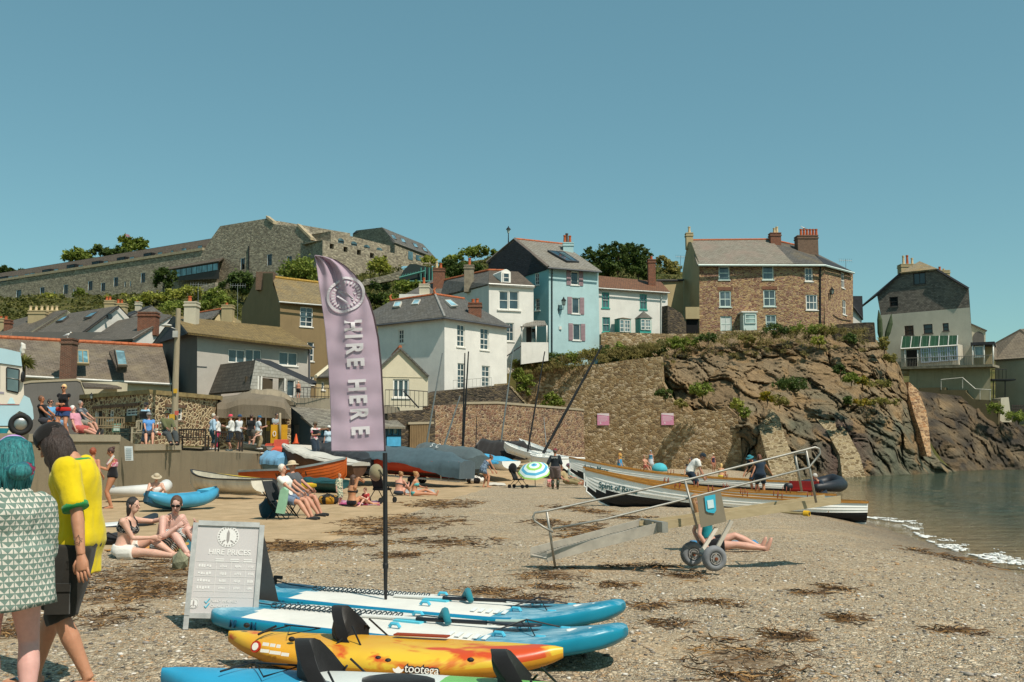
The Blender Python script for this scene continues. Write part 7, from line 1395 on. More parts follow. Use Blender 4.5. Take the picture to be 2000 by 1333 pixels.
gig('white pilot gig with green lettering Spirit of Rame, nearest of the three',Q(1678,27.4,-.02),Q(1144,28.8,-.02),[('Spirit of Rame',.885,.36,.24,TXT,.85)],cat='rowing boat')
for(px,d,lab)in((1338,28.8,'yellow ended roller under the nearest gig, left one'),(1570,26.2,'yellow ended roller under the nearest gig near its stern')):
	p=Q(px,d,.07);M,L_=place(p+V((-1.3,1.1,.03)),p);r_=thing('boat_roller',lab,'roller',world=False,M=M);mb=MB();mb.tube([(-L_/2,0,0),(L_/2-.12,0,0)],.035,8);mb.build('pole',wood('#8d7a55','#a8956c'),r_);mb=MB();mb.tube([(L_/2-.14,0,0),(L_/2,0,0)],.085,12);mb.build('end_cap',plain('#d6a51c',.5),r_);mb=MB();mb.tube([(L_/2,0,0),(L_/2+.004,0,0)],.05,10);mb.build('hole',plain('#3a2d10',.9),r_)
P2=lambda px,py,d:P(px,py,d)
boat('rowing_dinghy','old white clinker dinghy with open top, in front of the sea wall',P(512,968,32.8),P(372,958,35.2),1.25,.72,.52,.5,paint('#d9d3c4',.5,.12,dirt=.3),None,1,.72,1,paint('#3a3a3a',.6),.025,paint('#cfc8b6',.6,.15,dirt=.3),(.3,.6))
boat('fishing_boat','orange boat lettered Harvester 1 with grey rim',P(484,950,43.5),P(676,950,41),1.7,1.15,.66,.72,paint('#c05a1e',.45,.1,dirt=.15),paint('#7b3a22',.6),.9,.7,1,paint('#8f9898',.5),.05,paint('#5a4a3c'),(.3,.6),txt=[('Harvester 1',.58,.36,.3,plain('#3a2a20'),1.1)])
b8,_=boat('covered_boat','boat under a pale canvas cover behind the orange boat',P(700,938,45.5),P(548,905,47.5),1.6,.95,.8,.75,paint('#5a4030',.6,.2),None,1,.7,0,None,.03,None,(),(fabric('#bdb9ae',.15),.14,.14,-.01,1.0))
boat('covered_boat','boat under a black and navy cover left of the flag pole',P(722,932,47),P(622,900,50),1.6,1.15,.85,.85,NAVY,None,1,.75,0,None,.03,None,(),(fabric('#2b2f33',.2),.28,.35,-.02,1.0),trailer=GALV)
tb,_=boat('covered_boat','red hulled boat under a big blue tarpaulin on a white trailer',P(905,936,46.2),P(676,918,48.5),2.1,.95,.8,.72,paint('#b03a22',.5,.12),paint('#4a2a20',.6),.8,.7,0,None,.03,None,(),(fabric('#46585f',.22),[(0,.3),(.3,.62),(.7,.55),(1,.2)],[(0,.78),(.18,.5),(.4,.16),(1,.1)],-.03,.98),trailer=HWHITE)
gb,(L_,hb_,sz_,nr_)=boat('covered_boat','boat under a dark grey cover with white letters S C',P(935,930,49.5),P(812,915,53.5),1.9,1.0,.9,.85,paint('#5c6464',.6),None,1,.7,0,None,.03,None,(),(fabric('#525e60',.18),.55,.55,-.03,1.0))
for ch,t in(('S',.62),('C',.52)):text(ch,'lettering',plain('#dcdad2'),gb,basis((L_*(t-.5),nr_*hb_(t)*.55,sz_(t)+.47),V((-nr_,0,0)),V((0,-nr_*.7,.6))),.42)
bd,_=boat('sailing_dinghy','dinghy with bright blue cover and two dark masts',P(998,921,49.5),P(905,907,53),1.5,.6,.5,.5,HWHITE,None,1,.75,0,None,.03,None,(),(fabric('#3f9cc4',.15),.2,.14,.06,1.0))
kb,_=boat('sailing_dinghy','dinghy under a black cover with a silver mast',P(1035,905,56),P(925,900,58),1.6,.6,.5,.5,HWHITE,None,1,.7,0,None,.03,None,(),(fabric('#2e2b2a',.2),.75,.3,-.02,1.0))
ca,_=boat('sailing_dinghy','white dinghy hull tilted up behind the striped parasol',P(1052,903,53.5),P(984,881,56),.6,.5,.4,.4,HWHITE,None,1,.6,0,HWHITE,.02,HWHITE,())
cb,_=boat('sailing_dinghy','second white hull tilted up beside the first, nearer the stone wall',P(1080,898,56),P(1013,874,59),.6,.5,.4,.4,HWHITE,None,1,.6,0,HWHITE,.02,HWHITE,())
wb,_=boat('white_motor_boat','white boat on the sand left of the three gigs',P(1118,926,51.5),P(1040,915,55),1.9,.95,.8,.75,HWHITE,NAVY,.85,.75,0,HWHITE,.04,HWHITE,(.4,))
for(x0,y0,x1,y1,d,r,m_,bt_)in((833,868,864,690,53,.05,GALV,gb),(866,876,899,773,52,.05,GALV,gb),(903,888,908,690,52.2,.05,DKMET,bd),(903.5,890,915,687,51.8,.055,DKMET,bd),(976.5,880,1003,680,56.8,.05,GALV,kb),(1028,897,1064,687,54.2,.05,BLACK,ca),(1061,886,1176,675,54,.085,BLACK,wb),(929,893,931,812,56,.03,BLACK,kb),(1068,884,1062,816,57,.035,GALV,cb),(1036,874,1032,835,57,.025,BLACK,cb)):mast(bt_,P(x0,y0,d),P(x1,y1,d+.4),r,m_)
boat('upturned_dinghy','dark teal upturned dinghy behind the orange kayak',P(668,962,38.5),P(596,958,40),1.0,.5,.45,.42,paint('#1f4a4c',.5,.15),None,1,.7,0,None,.03,None,(),(paint('#1f4a4c',.5,.15),.12,.1,0,1.0))
boat('covered_boat','small boat under a light blue sheet behind the orange boat stern',P(560,925,47),P(514,922,48.5),1.2,.8,.7,.7,paint('#587f96',.6),None,1,.8,0,None,.03,None,(),(fabric('#6d9fbe',.2),.35,.3,-.02,1.0))
boat('grey_dinghy','small grey dinghy lying on the promenade edge by the red barrier',P(527,884,49.5),P(464,876,50.5),.8,.38,.3,.3,paint('#8f9088',.6,.12),None,1,.7,0,paint('#77776f'),.02,None,())
slabwall('slipway_wall','low white painted wall behind the red plastic barrier','wall',(506,880,53.2),(612,880,54),[(508,892),(512,869),(560,868),(608,870),(612,900)],R_WHITE,.6)
def kayak(name,label,a,b,B,H,mats,mf,cat='kayak',deck=.0,group=None,rocker=.12,up=(0,0,1),N=44,prof=None,n=20):
	M,L=place(a,b,up);root=thing(name,label,cat,group=group,world=False,M=M);pr=prof or[(0,.04),(.06,.3),(.18,.68),(.35,.95),(.5,1),(.65,.95),(.82,.68),(.94,.3),(.98,.12),(1,.02)]
	rings=[]
	for i in range(N+1):
		t=i/N;w=B/2*tab(t,pr);q_=tab(t,pr)**.6;r=rocker*(abs(2*t-1)**3)+H*.38*(1-q_);hh=H*(.22+.78*q_);rg=[]
		for j in range(n):
			a_=2*PI*j/n;cx,sz_=math.cos(a_),math.sin(a_);y=w*math.copysign(abs(cx)**.75,cx);z=r+hh*(.5+.5*math.copysign(abs(sz_)**.8,sz_));rg.append(V((L*(t-.5),y,z)))
		rings.append(rg)
	mb=MB();mb.loft(rings,mfun=mf);mb.build('hull',mats,root,True,.9);return root,L
YEL=paint('#d3b02a',.4,.12);ORK=paint('#c4561f',.4,.12)
kayak('kayak','plain yellow kayak resting across the boats, behind the white dinghy',P(402,940,38.5),P(617,964,35.6),.72,.33,[YEL],None,group='kayaks by the sea wall')
kayak('kayak','orange kayak on the sand beneath the yellow one',P(505,967,36.4),P(612,962,36.2),.75,.34,[ORK],None,group='kayaks by the sea wall')
def tubeboat(name,label,cat,M,L,B,r,tm,fm,nose=.35,extra=None):
	root=thing(name,label,cat,world=False,M=M);y=B/2-r;pts=[(-L/2,y,r),(L*.2,y,r),(L*.36,y*.85,r*1.1),(L*.46,y*.45,r*1.5),(L*.49,0,r*1.8)];pts=pts+[(p[0],-p[1],p[2])for p in reversed(pts[:-1])]
	mb=MB();mb.tube(pts,[r*.55]+[r]*(len(pts)-2)+[r*.55],14);mb.build('tube',tm,root,True);mb=MB();mb.box((-L*.05,0,r*.6),(L*.8,B-2*r,.05));mb.build('floor',fm,root);mb=MB();mb.box((-L*.42,0,r*1.1),(.05,B-2*r,r*1.6));mb.build('transom',fm,root);mb=MB();mb.box((0,0,r*1.3),(.2,B-r,.04));mb.build('thwart',fm,root)
	return root
M,L_=place(P(212,972,31.2),P(322,970,31.6));tubeboat('inflatable_dinghy','white and grey inflatable dinghy against the sea wall behind the swimmers','dinghy',M,1.75,1.2,.19,paint('#cbcac5',.5,.08),paint('#8b8f92',.5))
M,L_=place(P(1552,966,36.5),P(1640,958,40));tubeboat('inflatable_boat','black inflatable boat with red seats at the water edge behind the gigs','boat',M,3.2,1.6,.24,paint('#22242a',.5),paint('#b02a26',.6))
M,L_=place(P(286,998,25.6),P(421,986,27.6))
def canoe(M,L):
	root=thing('inflatable_canoe','light blue inflatable canoe with dark inside, beached left of the camping chairs','canoe',world=False,M=M);bl=paint('#3f8fb0',.45,.12)
	for s in(1,-1):mb=MB();mb.tube([(L*(t-.5),s*.26*math.sin(PI*clamp(t,.02,.98))**.6*1.0,.19+.22*abs(2*t-1)**3)for t in[i/14 for i in range(15)]],[.06+.12*math.sin(PI*i/14)**.5 for i in range(15)],12);mb.build('side_tube',bl,root,True)
	for s in(1,-1):mb=MB();mb.prism([(s*L*.5,0,.5),(s*L*.3,-.22,.42),(s*L*.3,.22,.42)],(0,0,-.06));mb.build('end_deck',paint('#58b3cf',.5),root);mb=MB();mb.tube([(s*L*.5,0,.22),(s*L*.49,0,.5)],[.1,.05],8);mb.build('end_patch',paint('#1d3b4a',.6),root)
	mb=MB();mb.tube([(L*(t-.5),0,.09+.2*abs(2*t-1)**3)for t in[i/10 for i in range(11)]],.12,10);mb.build('floor',paint('#20506a',.5),root)
canoe(M,L_)
def sup(label,a,b,B,T,mats,group,details=True,name='paddle_board'):
	M,L=place(a,b);root=thing(name,label,'paddle board',group=group,world=False,M=M);pr=[(0,.30),(.015,.5),(.05,.72),(.14,.9),(.35,1),(.6,1),(.78,.93),(.9,.78),(.955,.58),(.985,.36),(1,.12)]
	N=60;rings=[];n=28
	for i in range(N+1):
		t=(i/N);t=t*t*(3-2*t)*.35+t*.65;w=B/2*tab(t,pr);rk=.16*clamp((t-.72)/.28)**2+.05*clamp((.12-t)/.12)**2;e_=max(clamp((t-.965)/.035),clamp((.02-t)/.02));th=T*(1-.6*e_*e_);rg=[]
		for j in range(n):
			a_=2*PI*(j+.5)/n;cs,sn=math.cos(a_),math.sin(a_);rr_=th/2;yy=(max(0,w-rr_)*math.copysign(min(1,abs(cs)*1.35),cs)+rr_*cs)if w>rr_ else w*cs;rg.append(V((L*(t-.5),yy,rk+T/2+rr_*math.copysign(abs(sn)**.8,sn))))
		rings.append(rg)
	def mf(i,j):
		t=i/N;sn=math.sin(2*PI*(j+1)/n);top=sn>.74
		if top:return 1 if.17+.02*math.cos(j*2.2)<t<.7 else 2
		if sn>.5:return 3 if.14<t<.74 else 2
		if sn>-.4 and.70<t<.77:return 4
		return 0
	mb=MB();mb.loft(rings,mfun=mf);mb.build('board',mats,root,True,.9)
	if details:
		hx,pts=-L*.34,[]
		for i in range(260):s=i/260;pts.append((lerp(-L*.36,-L*.02,s),.05*math.cos(i*.62)+.02+.1*s,T+.022+.018*math.sin(i*.62)))
		mb=MB();mb.tube([(-L*.49,0,T+.07),(-L*.44,.04,T+.03),(-L*.37,.03,T+.02)]+pts+[(L*.03,.16,T+.03),(L*.08,.1,T+.04)],.006,4);mb.build('leash',plain('#2b3d45',.5),root,True)
		mb=MB();mb.tube([(L*.08,.1,T+.03),(L*.1,.04,T+.1),(L*.12,-.03,T+.03)],[.028,.035,.028],8);mb.build('ankle_cuff',fabric('#2a7d8a',.2),root,True)
		mb=MB();mb.box((-L*.485,0,T+.06),(.03,.02,.1));mb.box((-L*.475,0,T+.1),(.09,.035,.03));mb.build('fin',BLACK,root)
		[MB().tube([(x*L,y,T+.005),(x*L+.02,y,T+.03),(x*L+.08,y,T+.03),(x*L+.1,y,T+.005)],.014,6).build('deck_ring',plain('#4fb4cf',.5),root)for x,y in((-.02,.27),(.02,-.27),(.25,.2),(.25,-.2),(.34,.2),(.34,-.2))]
		mb=MB();mb.box((.02*L,0,T+.004),(.26,.1,.02));mb.build('grab_handle',plain('#57bcd0',.6),root)
		mb=MB();z=T+.035;[mb.tube([(L*.25,.2,z),(L*.295,0,z+.07),(L*.34,.2,z)],.006,4),mb.tube([(L*.25,-.2,z),(L*.295,0,z+.07),(L*.34,-.2,z)],.006,4)];mb.build('bungee',BLACK,root)
		mb=MB();zz=T+.14*clamp((.92-.72)/.28)**2;mb.tube([(L*.40,0,T+.05),(L*.40,0,T+.062)],[.075,.07],16,cap=True);mb.build('badge',plain('#e6e2da',.5),root);mb=MB();mb.tube([(L*.437,-.02,T+.085),(L*.437,-.02,T+.093)],.03,12);mb.build('valve',plain('#e6e2da',.5),root)
		[MB().prism([(L*(.155+k*.02),s*.2,T+.001),(L*(.165+k*.02),s*.2,T+.001),(L*(.175+k*.02),s*.34,T-.004),(L*(.165+k*.02),s*.34,T-.004)],(0,0,.005)).build('deck_stripe',plain('#d9dcd8',.6),root)for k in range(5)for s in(-1,1)]
		for t in(-.36,-.3):text('N','lettering',plain('#0f3f58',.5),root,basis((t*L,-B/2*.93,T*.55),(1,0,0),(0,.3,1)),.09,ext=.012)
	return root,L
BLU1,BLU2=paint('#14829c',.35,.08,2),paint('#166a96',.4,.1,3);q=NT('board_cloud_print');o_=q.obj()
CLD=q.out(q.mix(q.ramp(q.noise(q.map(o_,(1,2.5,1)),2.2,6,.7),[(.45,0),(.75,.9)]),c('#167d98'),c('#b9d3da')),.4);DECK=paint('#d9d6cc',.55,.06,4);STRIPE=paint('#16769a',.4,.08)
SM=[BLU1,DECK,CLD,STRIPE,paint('#a9bfb4',.5,.1)]
A1_,B1_=G(528,1178),G(1218,1243);A2_,B2_=G(440,1214),G(1222,1303)
s1,LS=sup('blue and white paddle board, the farther one behind the flag pole',A1_,B1_,.98,.16,SM,'blue and white paddle boards');s2,_=sup('blue and white paddle board, the nearer one touching the orange kayak',A2_,B2_,.98,.16,SM,'blue and white paddle boards')
def paddle(label,bd,x0,x1,y0,y1,z0,z1):
	M=Matrix.LocRotScale(bd.location,bd.rotation_euler,None);root=thing('paddle',label,'paddle',world=False,M=M,group='paddles strapped to the boards');mb=MB();a,b=V((x0,y0,z0)),V((x1,y1,z1));mb.tube([a,a.lerp(b,.45)],.016,8);mb.build('shaft',plain('#d9d8d2',.4),root);mb=MB();mb.tube([a.lerp(b,.45),b],.0165,8);mb.build('lower_shaft',plain('#24262a',.4),root);d=(b-a).normalized();n=V((-d.y,d.x,0));rg=[]
	for t,w in((0,.02),(.08,.05),(.2,.085),(.32,.095),(.42,.08),(.46,.04)):
		p=b+d*t;rg.append([p+n*w,p+n*w*.4+V((0,0,.012)),p-n*w*.4+V((0,0,.012)),p-n*w,p-n*w*.4-V((0,0,.004)),p+n*w*.4-V((0,0,.004))])
	mb=MB();mb.loft(rg);mb.build('blade',plain('#2b2d30',.35),root,True)
paddle('paddle strapped on the farther paddle board',s1,-LS*.1,LS*.2,-.02,.06,.175,.2);paddle('paddle strapped on the nearer paddle board',s2,-LS*.1,LS*.2,-.02,.06,.175,.2)
bb,_=sup('black and white paddle board lying behind the couple on towels',P(150,1042,20.2),P(306,1028,21.4),.72,.15,[plain('#1f2225',.4),paint('#d5d5d0',.5),plain('#2b2f33',.5),paint('#d5d5d0',.5),plain('#1f2225',.4)],None,False)
q=NT('kayak_flame_plastic');o_=q.obj();d_=q.n('SeparateXYZ',{0:o_}).outputs
n_=q.noise(q.map(o_,(.9,1.6,1.6)),1.7,4,.6,dist=.9);YM=q.out(q.mix(q.ramp(n_,[(.52,0),(.6,1)]),q.mix(q.ramp(q.noise(o_,1.2,3),[(.4,0),(.6,1)]),c('#d39a2a'),c('#d8b233')),c('#c5481c')),.38,(q.noise(o_,40,3),.05,.01),0,.45)
YB=paint('#c98a24',.4,.12,2)
ky,LK=kayak('sit_on_kayak','yellow and orange sit on top kayak with a black seat',G(446,1300),G(1100,1337),.76,.23,[YM,YB],lambda i,j:0 if math.sin(2*PI*(j+.5)/24)>-.1 else 1,n=24,rocker=.09)
def kseat(root,x,y,z,s=1.,lean=.25,rz=0,name='seat_back'):
	ra=[]
	for i in range(11):
		u=i/10*2-1;w_=.5-.5*abs(u)**3;col=[]
		top=.40*s*(1-.55*abs(u)**2.2);bot=.02+.05*abs(u)
		for k in range(7):
			v=k/6;zz=lerp(bot,top,v);yy=u*.25*s;xx_=-.13*s*(1-u*u)+lean*zz*.6-.02+.025*nz.noise(V((u*2,v*3,x*3)));col.append(V((x+xx_,y+yy,z+zz)))
		ra.append(col)
	th=.1*s;rings=[[p+V((th/2,0,0))for p in col]+[p-V((th/2,0,0))for p in reversed(col)]for col in ra]
	if rz:Rz=Matrix.Rotation(rz,3,'Z');rings=[[V((x,y,z))+Rz@(p-V((x,y,z)))for p in r]for r in rings]
	mb=MB();mb.loft(rings);o=mb.build(name,fabric('#1d1d1e',.25),root,True,1.2)
	mb=MB()
	for sd in(1,-1):
		for p in([(x,y+sd*.2*s,z+.16),(x-.1,y+sd*.26,z+.05),(x-.2,y+sd*.27,z-.02)],[(x+.02,y+sd*.2*s,z+.2),(x+.14,y+sd*.25,z+.06),(x+.3,y+sd*.28,z-.03)]):mb=MB();mb.tube(p,.007,5);mb.build('strap',BLACK,o)
	return o
kseat(ky,-LK*.105,.06,.13,.78,-.15);
mb=MB();[mb.prism([(LK*a_,y_,.246),(LK*b_,y_,.246),(LK*b_,y_+.08,.244),(LK*a_,y_+.08,.244)],(0,0,.01))for a_,b_,y_ in((.0,.16,.08),)];mb.build('foot_well',plain('#8d3512',.7),ky)
for x,y,z in((-.44,-.02,.29),(-.26,-.2,.245),(-.16,-.3,.2),(-.13,-.33,.185),(.02,-.33,.175),(.05,-.34,.165),(.27,-.26,.18)):MB().ell((LK*x,y,z),(.026,.018,.018),8,5).build('fitting',BLACK,ky)
tub('deck_line',[(-LK*.36,-.15,.27),(-LK*.32,.08,.285),(-LK*.28,-.16,.265),(-LK*.23,.1,.27),(-LK*.34,.08,.285)],.005,BLACK,ky,4);tub('deck_strap',[(-LK*.37,-.17,.26),(-LK*.35,.0,.29)],.009,BLACK,ky,4)
WT=plain('#ece6da',.5)
text('tootega','lettering',plain('#2a2a2a',.5),ky,basis((LK*.15,-.375,.13),(1,.0,-.02),(0,.32,1)),.075,ext=.001,bold=.007);text('tootega','lettering',WT,ky,basis((LK*.15,-.38,.13),(1,.0,-.02),(0,.32,1)),.075,ext=.003)
mb=MB();M_=basis((LK*.085,-.38,.13),(1,0,-.02),(0,.32,1));pp=[(math.cos(a)*.038,math.sin(a)*.03,0)for a in frange(PI,2*PI+.01,PI/8)]+[(.02,-.005,0),(0,.012,0),(-.02,-.005,0)];mb.prism([M_@V(p)for p in pp],M_.to_3x3()@V((0,0,.004)));mb.build('emblem',WT,ky)
mb=MB();M_=basis((-LK*.355,-.262,.195),(1,-.22,0),(0,.38,1));mb.prism([M_@V((.04*math.cos(a),.04*math.sin(a),0))for a in frange(0,6.2,.5)],M_.to_3x3()@V((0,0,.012)));e_=mb.build('roundel',plain('#b8321c',.5),ky);mb=MB();mb.prism([M_@V((.026*math.cos(a),.026*math.sin(a),.013))for a in frange(0,6.2,.5)],M_.to_3x3()@V((0,0,.003)));mb.build('ring',WT,e_)
mb=MB();[mb.box(M_@V((x,z,.014)),(w_,.006,.022),M=M_.to_3x3()@Matrix.Rotation(-PI/2,3,'X'))for x,w_,z in((.085,.05,.022),(.145,.04,.02),(.195,.03,.018),(.09,.07,-.022),(.18,.09,-.026),(.265,.06,-.03))];mb.build('lettering',WT,ky)
kb2,LB=kayak('sit_on_kayak','blue white and green sit on top kayak cut by the bottom edge',V((-2.02,5.92,0)),V((.95,5.32,0)),.8,.27,[paint('#2f93b8',.4,.1),paint('#d4d8d2',.4,.08),paint('#74b765',.4,.15)],lambda i,j:0 if i<13 else 1 if i<24 else 2,n=24,rocker=.1)
kseat(kb2,-LB*.16,.08,.12,.86,-.3,.15);kseat(kb2,LB*.212,.08,.12,.82,-.3,.15);mb=MB();mb.tube([(-LB*.36,-.12,.3),(-LB*.33,.12,.31),(-LB*.27,-.15,.29),(-LB*.24,.15,.29),(-LB*.35,.1,.31)],.006,4);mb.build('deck_line',BLACK,kb2)
mb=MB();mb.ell((-LB*.03,.0,.265),(.22,.15,.03),14,5);mb.build('seat_pad',fabric('#1d1d1e',.25),kb2,True)
# foreground furniture
fd=G(754,1205).y;r_=thing('feather_flag','tall lilac feather flag reading HIRE HERE on a thin black pole','flag',G(754,1205));mb=MB()
ZB=(0,0,0)
pl=[(754,1207,.006),(753.5,1180,.012),(753,1150,.016),(753,1112,.02),(753,1109,.027),(753,1103,.027),(753,1100,.022),(752.5,1000,.022),(752,885,.022)]
for a,b in zip(pl,pl[1:]):mb.tube([P(a[0],a[1],fd),P(b[0],b[1],fd)],[a[2],b[2]],8)
mb.build('pole',BLACK,r_)
LE=[(500,614),(515,617.5),(560,623),(640,634),(720,641),(800,646),(882,648)];RE=[(503,640),(508,657),(520,676),(537,694),(560,709),(590,723),(620,732),(660,740),(720,746),(800,750),(884,754)]
def fx(y,s):return lerp(tab(y,LE),tab(y,RE)if y>503 else lerp(614,640,(y-500)/3),s)
NY,NX=150,60;vs=[]
def wvf(y,s):
	k=clamp(1-(y-500)/200);return.05*k*math.sin((s*9+(y-500)*.02)*1.6)*math.sin(PI*clamp(s))+.02*math.sin(s*5+y*.012)+.014*nz.noise(V((s*3,y*.03,1)))
def drape(o):
	for v in o.data.vertices:
		p=o.matrix_basis@v.co+WOFF[r_.name];e=p-CAM;cy=e.y*math.cos(TH)+e.z*math.sin(TH);px=1000+FPX*e.x/cy;py=666.5-FPX*(e.z*math.cos(TH)-e.y*math.sin(TH))/cy
		lo,hi=fx(py,0),fx(py,1);p.y=fd+wvf(py,(px-lo)/(hi-lo))-.018;v.co=o.matrix_basis.inverted()@(p-WOFF[r_.name])
for i in range(NY+1):
	y=lerp(500.5,882,i/NY)
	for j in range(NX+1):
		s=j/NX;vs.append(P(fx(y,s),y,fd)+V((0,wvf(y,s),0)))
fs=[(i*(NX+1)+j,i*(NX+1)+j+1,(i+1)*(NX+1)+j+1,(i+1)*(NX+1)+j)for i in range(NY)for j in range(NX)]
mb=MB();[mb.add([],[])for _ in()];mb.v=[tuple(v)for v in vs];mb.f=[list(f)for f in fs];mb.m=[1 if(k%NX)>=NX-2 else 0 for k in range(len(fs))]
q=NT('flag_fabric');o=q.obj();col=q.mix(q.ramp(q.noise(o,2.5,5,.6),[(.3,0),(.7,1)]),c('#c4adba'),c('#d3becb'));tr_=q.n('BsdfTranslucent',{'Color':col});df=q.n('BsdfDiffuse',{'Color':col});mx=q.n('MixShader',{0:.35,1:df.outputs[0],2:tr_.outputs[0]});oo=q.n('OutputMaterial');q.t.links.new(mx.outputs[0],oo.inputs[0])
fl=mb.build('cloth',[q.mat,fabric('#4a3c40',.15)],r_,True);so_=fl.modifiers.new('solid','SOLIDIFY');so_.thickness=.004
LET=plain('#cbc4c5',.9)
for ch,y in zip('HIRE HERE',(637,658,681,708,0,753,780,808,841)):
	if ch==' ':continue
	p=P(lerp(689,703,(y-637)/204),y,fd)+V((0,-.05,0));drape(text(ch,'lettering',LET,r_,basis(p,(.06,0,-1),(1,0,.06)),.22,bold=.009,sx=.74,ext=0))
mb=MB();ce=P(676,577,fd)+V((0,-.062,0));u_,v_=V((.15,0,-.085)),V((.11,0,.15))
for a0,a1,r0,r1 in((0,6.283,.86,1.0),):
	for k in range(40):
		a,b=a0+k*.15708,a0+(k+1)*.15708;mb.face([ce+u_*math.cos(t)*r+v_*math.sin(t)*r for t,r in((a,r0),(b,r0),(b,r1),(a,r1))])
for rr0 in(.62,):
	for k in range(26):
		a=k*.2417;mb.face([ce+u_*math.cos(t)*r+v_*math.sin(t)*r for t,r in((a,.6),(a+.13,.6),(a+.13,.76),(a,.76))])
mb.face([ce+u_*x+v_*y for x,y in((-.5,-.05),(0,-.12),(.5,-.05),(.55,0),(.5,.05),(0,.12),(-.5,.05),(-.55,0))]);mb.face([ce+u_*x+v_*y for x,y in((-.42,.2),(.4,.28),(.42,.36),(-.42,.3))]);mb.face([ce+u_*x+v_*y for x,y in((-.42,-.3),(.4,-.36),(.42,-.28),(-.42,-.2))]);drape(mb.build('emblem',plain('#c4bcc0',.9),r_))
d0=G(362,1229).y;TLp,TRp,BLp,BRp=P(383,1022,d0+.22),P(512,1027,d0+.36),P(365,1203,d0+.02),P(494,1208,d0+.16)
r_=thing('price_board','grey A frame sign board headed HIRE PRICES','sign',G(362,1229));X_=(TRp-TLp).normalized();Y_=(TLp-BLp).normalized();N_=X_.cross(Y_).normalized();W_=(TRp-TLp).length;H_=(TLp-BLp).length
def bp(u,v,o=0):return BLp+X_*(u*W_)+Y_*(v*H_)+N_*o
ALU=metal('#b9b7b2',.4,.5);mb=MB();f=.022
for a,b in(((0,0),(0,1)),((1,0),(1,1))):mb.prism([bp(a[0],a[1])-X_*f,bp(b[0],b[1])-X_*f,bp(b[0],b[1])+X_*f,bp(a[0],a[1])+X_*f],N_*.03)
for v in(0,1):mb.prism([bp(0,v)-Y_*f+X_*f,bp(1,v)-Y_*f-X_*f,bp(1,v)+Y_*f-X_*f,bp(0,v)+Y_*f+X_*f],N_*.028)
mb.build('frame',ALU,r_);mb=MB();mb.prism([bp(0,0,.002),bp(1,0,.002),bp(1,1,.002),bp(0,1,.002)],N_*.01);pn=mb.build('panel',paint('#b9b3b0',.6,.04),r_)
mb=MB();mb.prism([bp(0,0)-X_*f,bp(0,0)+X_*f,bp(0,-.145)+X_*f,bp(0,-.145)-X_*f],N_*.025);mb.build('leg',ALU,r_);mb=MB();mb.prism([bp(1,0)-X_*f,bp(1,0)+X_*f,bp(1,-.145)+X_*f,bp(1,-.145)-X_*f],N_*.025);mb.build('leg',ALU,r_)
bk0,bk1=bp(0,1,-.03),bp(1,1,-.03);dv=V((.1,.62,0));b0,b1=bp(0,-.12,-.02)+dv*1.0,bp(1,-.12,-.02)+dv;mb=MB();mb.prism([bk0,bk1,b1,b0],-N_*.03);mb.build('rear_panel',paint('#5d5a58',.6),r_)
LW=plain('#d3cfca',.6);mB=lambda u,v,o=.014:basis(bp(u,v,o),X_,Y_);text('HIRE PRICES','heading',LW,r_,mB(.54,.685),.068,sx=1.0,bold=.0012)
def disc(mb,u,v,r,o=.013,n=28):mb.prism([bp(u,v,o)+X_*r*math.cos(2*PI*i/n)+Y_*r*math.sin(2*PI*i/n)for i in range(n)],N_*.003)
mb=MB();disc(mb,.5,.86,.095);em=mb.build('emblem',LW,r_);mb=MB();disc(mb,.08,.13,.045);mb.build('small_emblem',LW,r_);GY=plain('#8d8783',.6);mb=MB()
for u,v,s in((.5,.86,1),(.08,.13,.48)):
	ce=bp(u,v,.0175);mb.prism([ce+X_*x*s+Y_*y*s for x,y in((0,-.062),(.012,-.03),(.012,.03),(0,.062),(-.012,.03),(-.012,-.03))],N_*.002);[mb.prism([ce+X_*(k*x)*s+Y_*y*s for x,y in((.02,-.035),(.045,-.055),(.05,-.045),(.028,-.03))],N_*.002)for k in(1,-1)]
	for k in range(22):a=k*.2856;mb.prism([ce+(X_*math.cos(t)+Y_*math.sin(t))*r*s for t,r in((a,.074),(a+.13,.074),(a+.13,.086),(a,.086))],N_*.0015)
mb.build('kayak_mark',GY,em);mb=MB();rr=random.Random(5)
def tl(u0,u1,v,h):mb.prism([bp(u0,v-h/2,.0135),bp(u1,v-h/2,.0135),bp(u1,v+h/2,.0135),bp(u0,v+h/2,.0135)],N_*.0012)
for v in(.58,.5,.42,.34,.26,.2):tl(.06,.95,v-.0,.003)
for u in(.36,.58,.8):tl(u,u+.005,.41,.36)
for r,v in enumerate((.61,.59)):[tl(u,u+.13,v,.012)for u in(.34,.56,.76)]
mb.build('table_rules',LW,r_)
mb=MB()
for v in(.535,.455,.375,.30):
	for u,w_ in((.1,.2),(.42,.1),(.64,.1),(.84,.09)):
		for k in range(5):x=u+w_*k/5;tl(x,x+w_/5*rr.uniform(.5,.8),v+rr.uniform(-.004,.004),rr.uniform(.018,.034))
mb.build('faded_print',LW,r_)['kind']='stuff'
for v,s in((.155,'FULLY INSURED'),(.105,'QUALIFIED')):text(s,'footer_lettering',LW,r_,mB(.52 if v>.13 else.46,v),.032)
mb=MB();[mb.tube([bp(.24,v,.016),bp(.26,v-.02,.016),bp(.31,v+.03,.016)],.005,5)for v in(.155,.105)];mb.build('tick',plain('#4fb9cf',.5),r_)
p=G(352,1112);r_=thing('beach_rock','angular grey green rock left of the price board','rock',p);mb=MB();mb.add([p+V((v.x*.13,v.y*.1,max(-.02,v.z*.16+.09)))*1+V((.03*nz.noise(v*2),0,.05*nz.noise(v*3)))for v in ICO],ICF);mb.build('stone',paint('#8b8a70',.9,.3,9,bump=.6),r_)
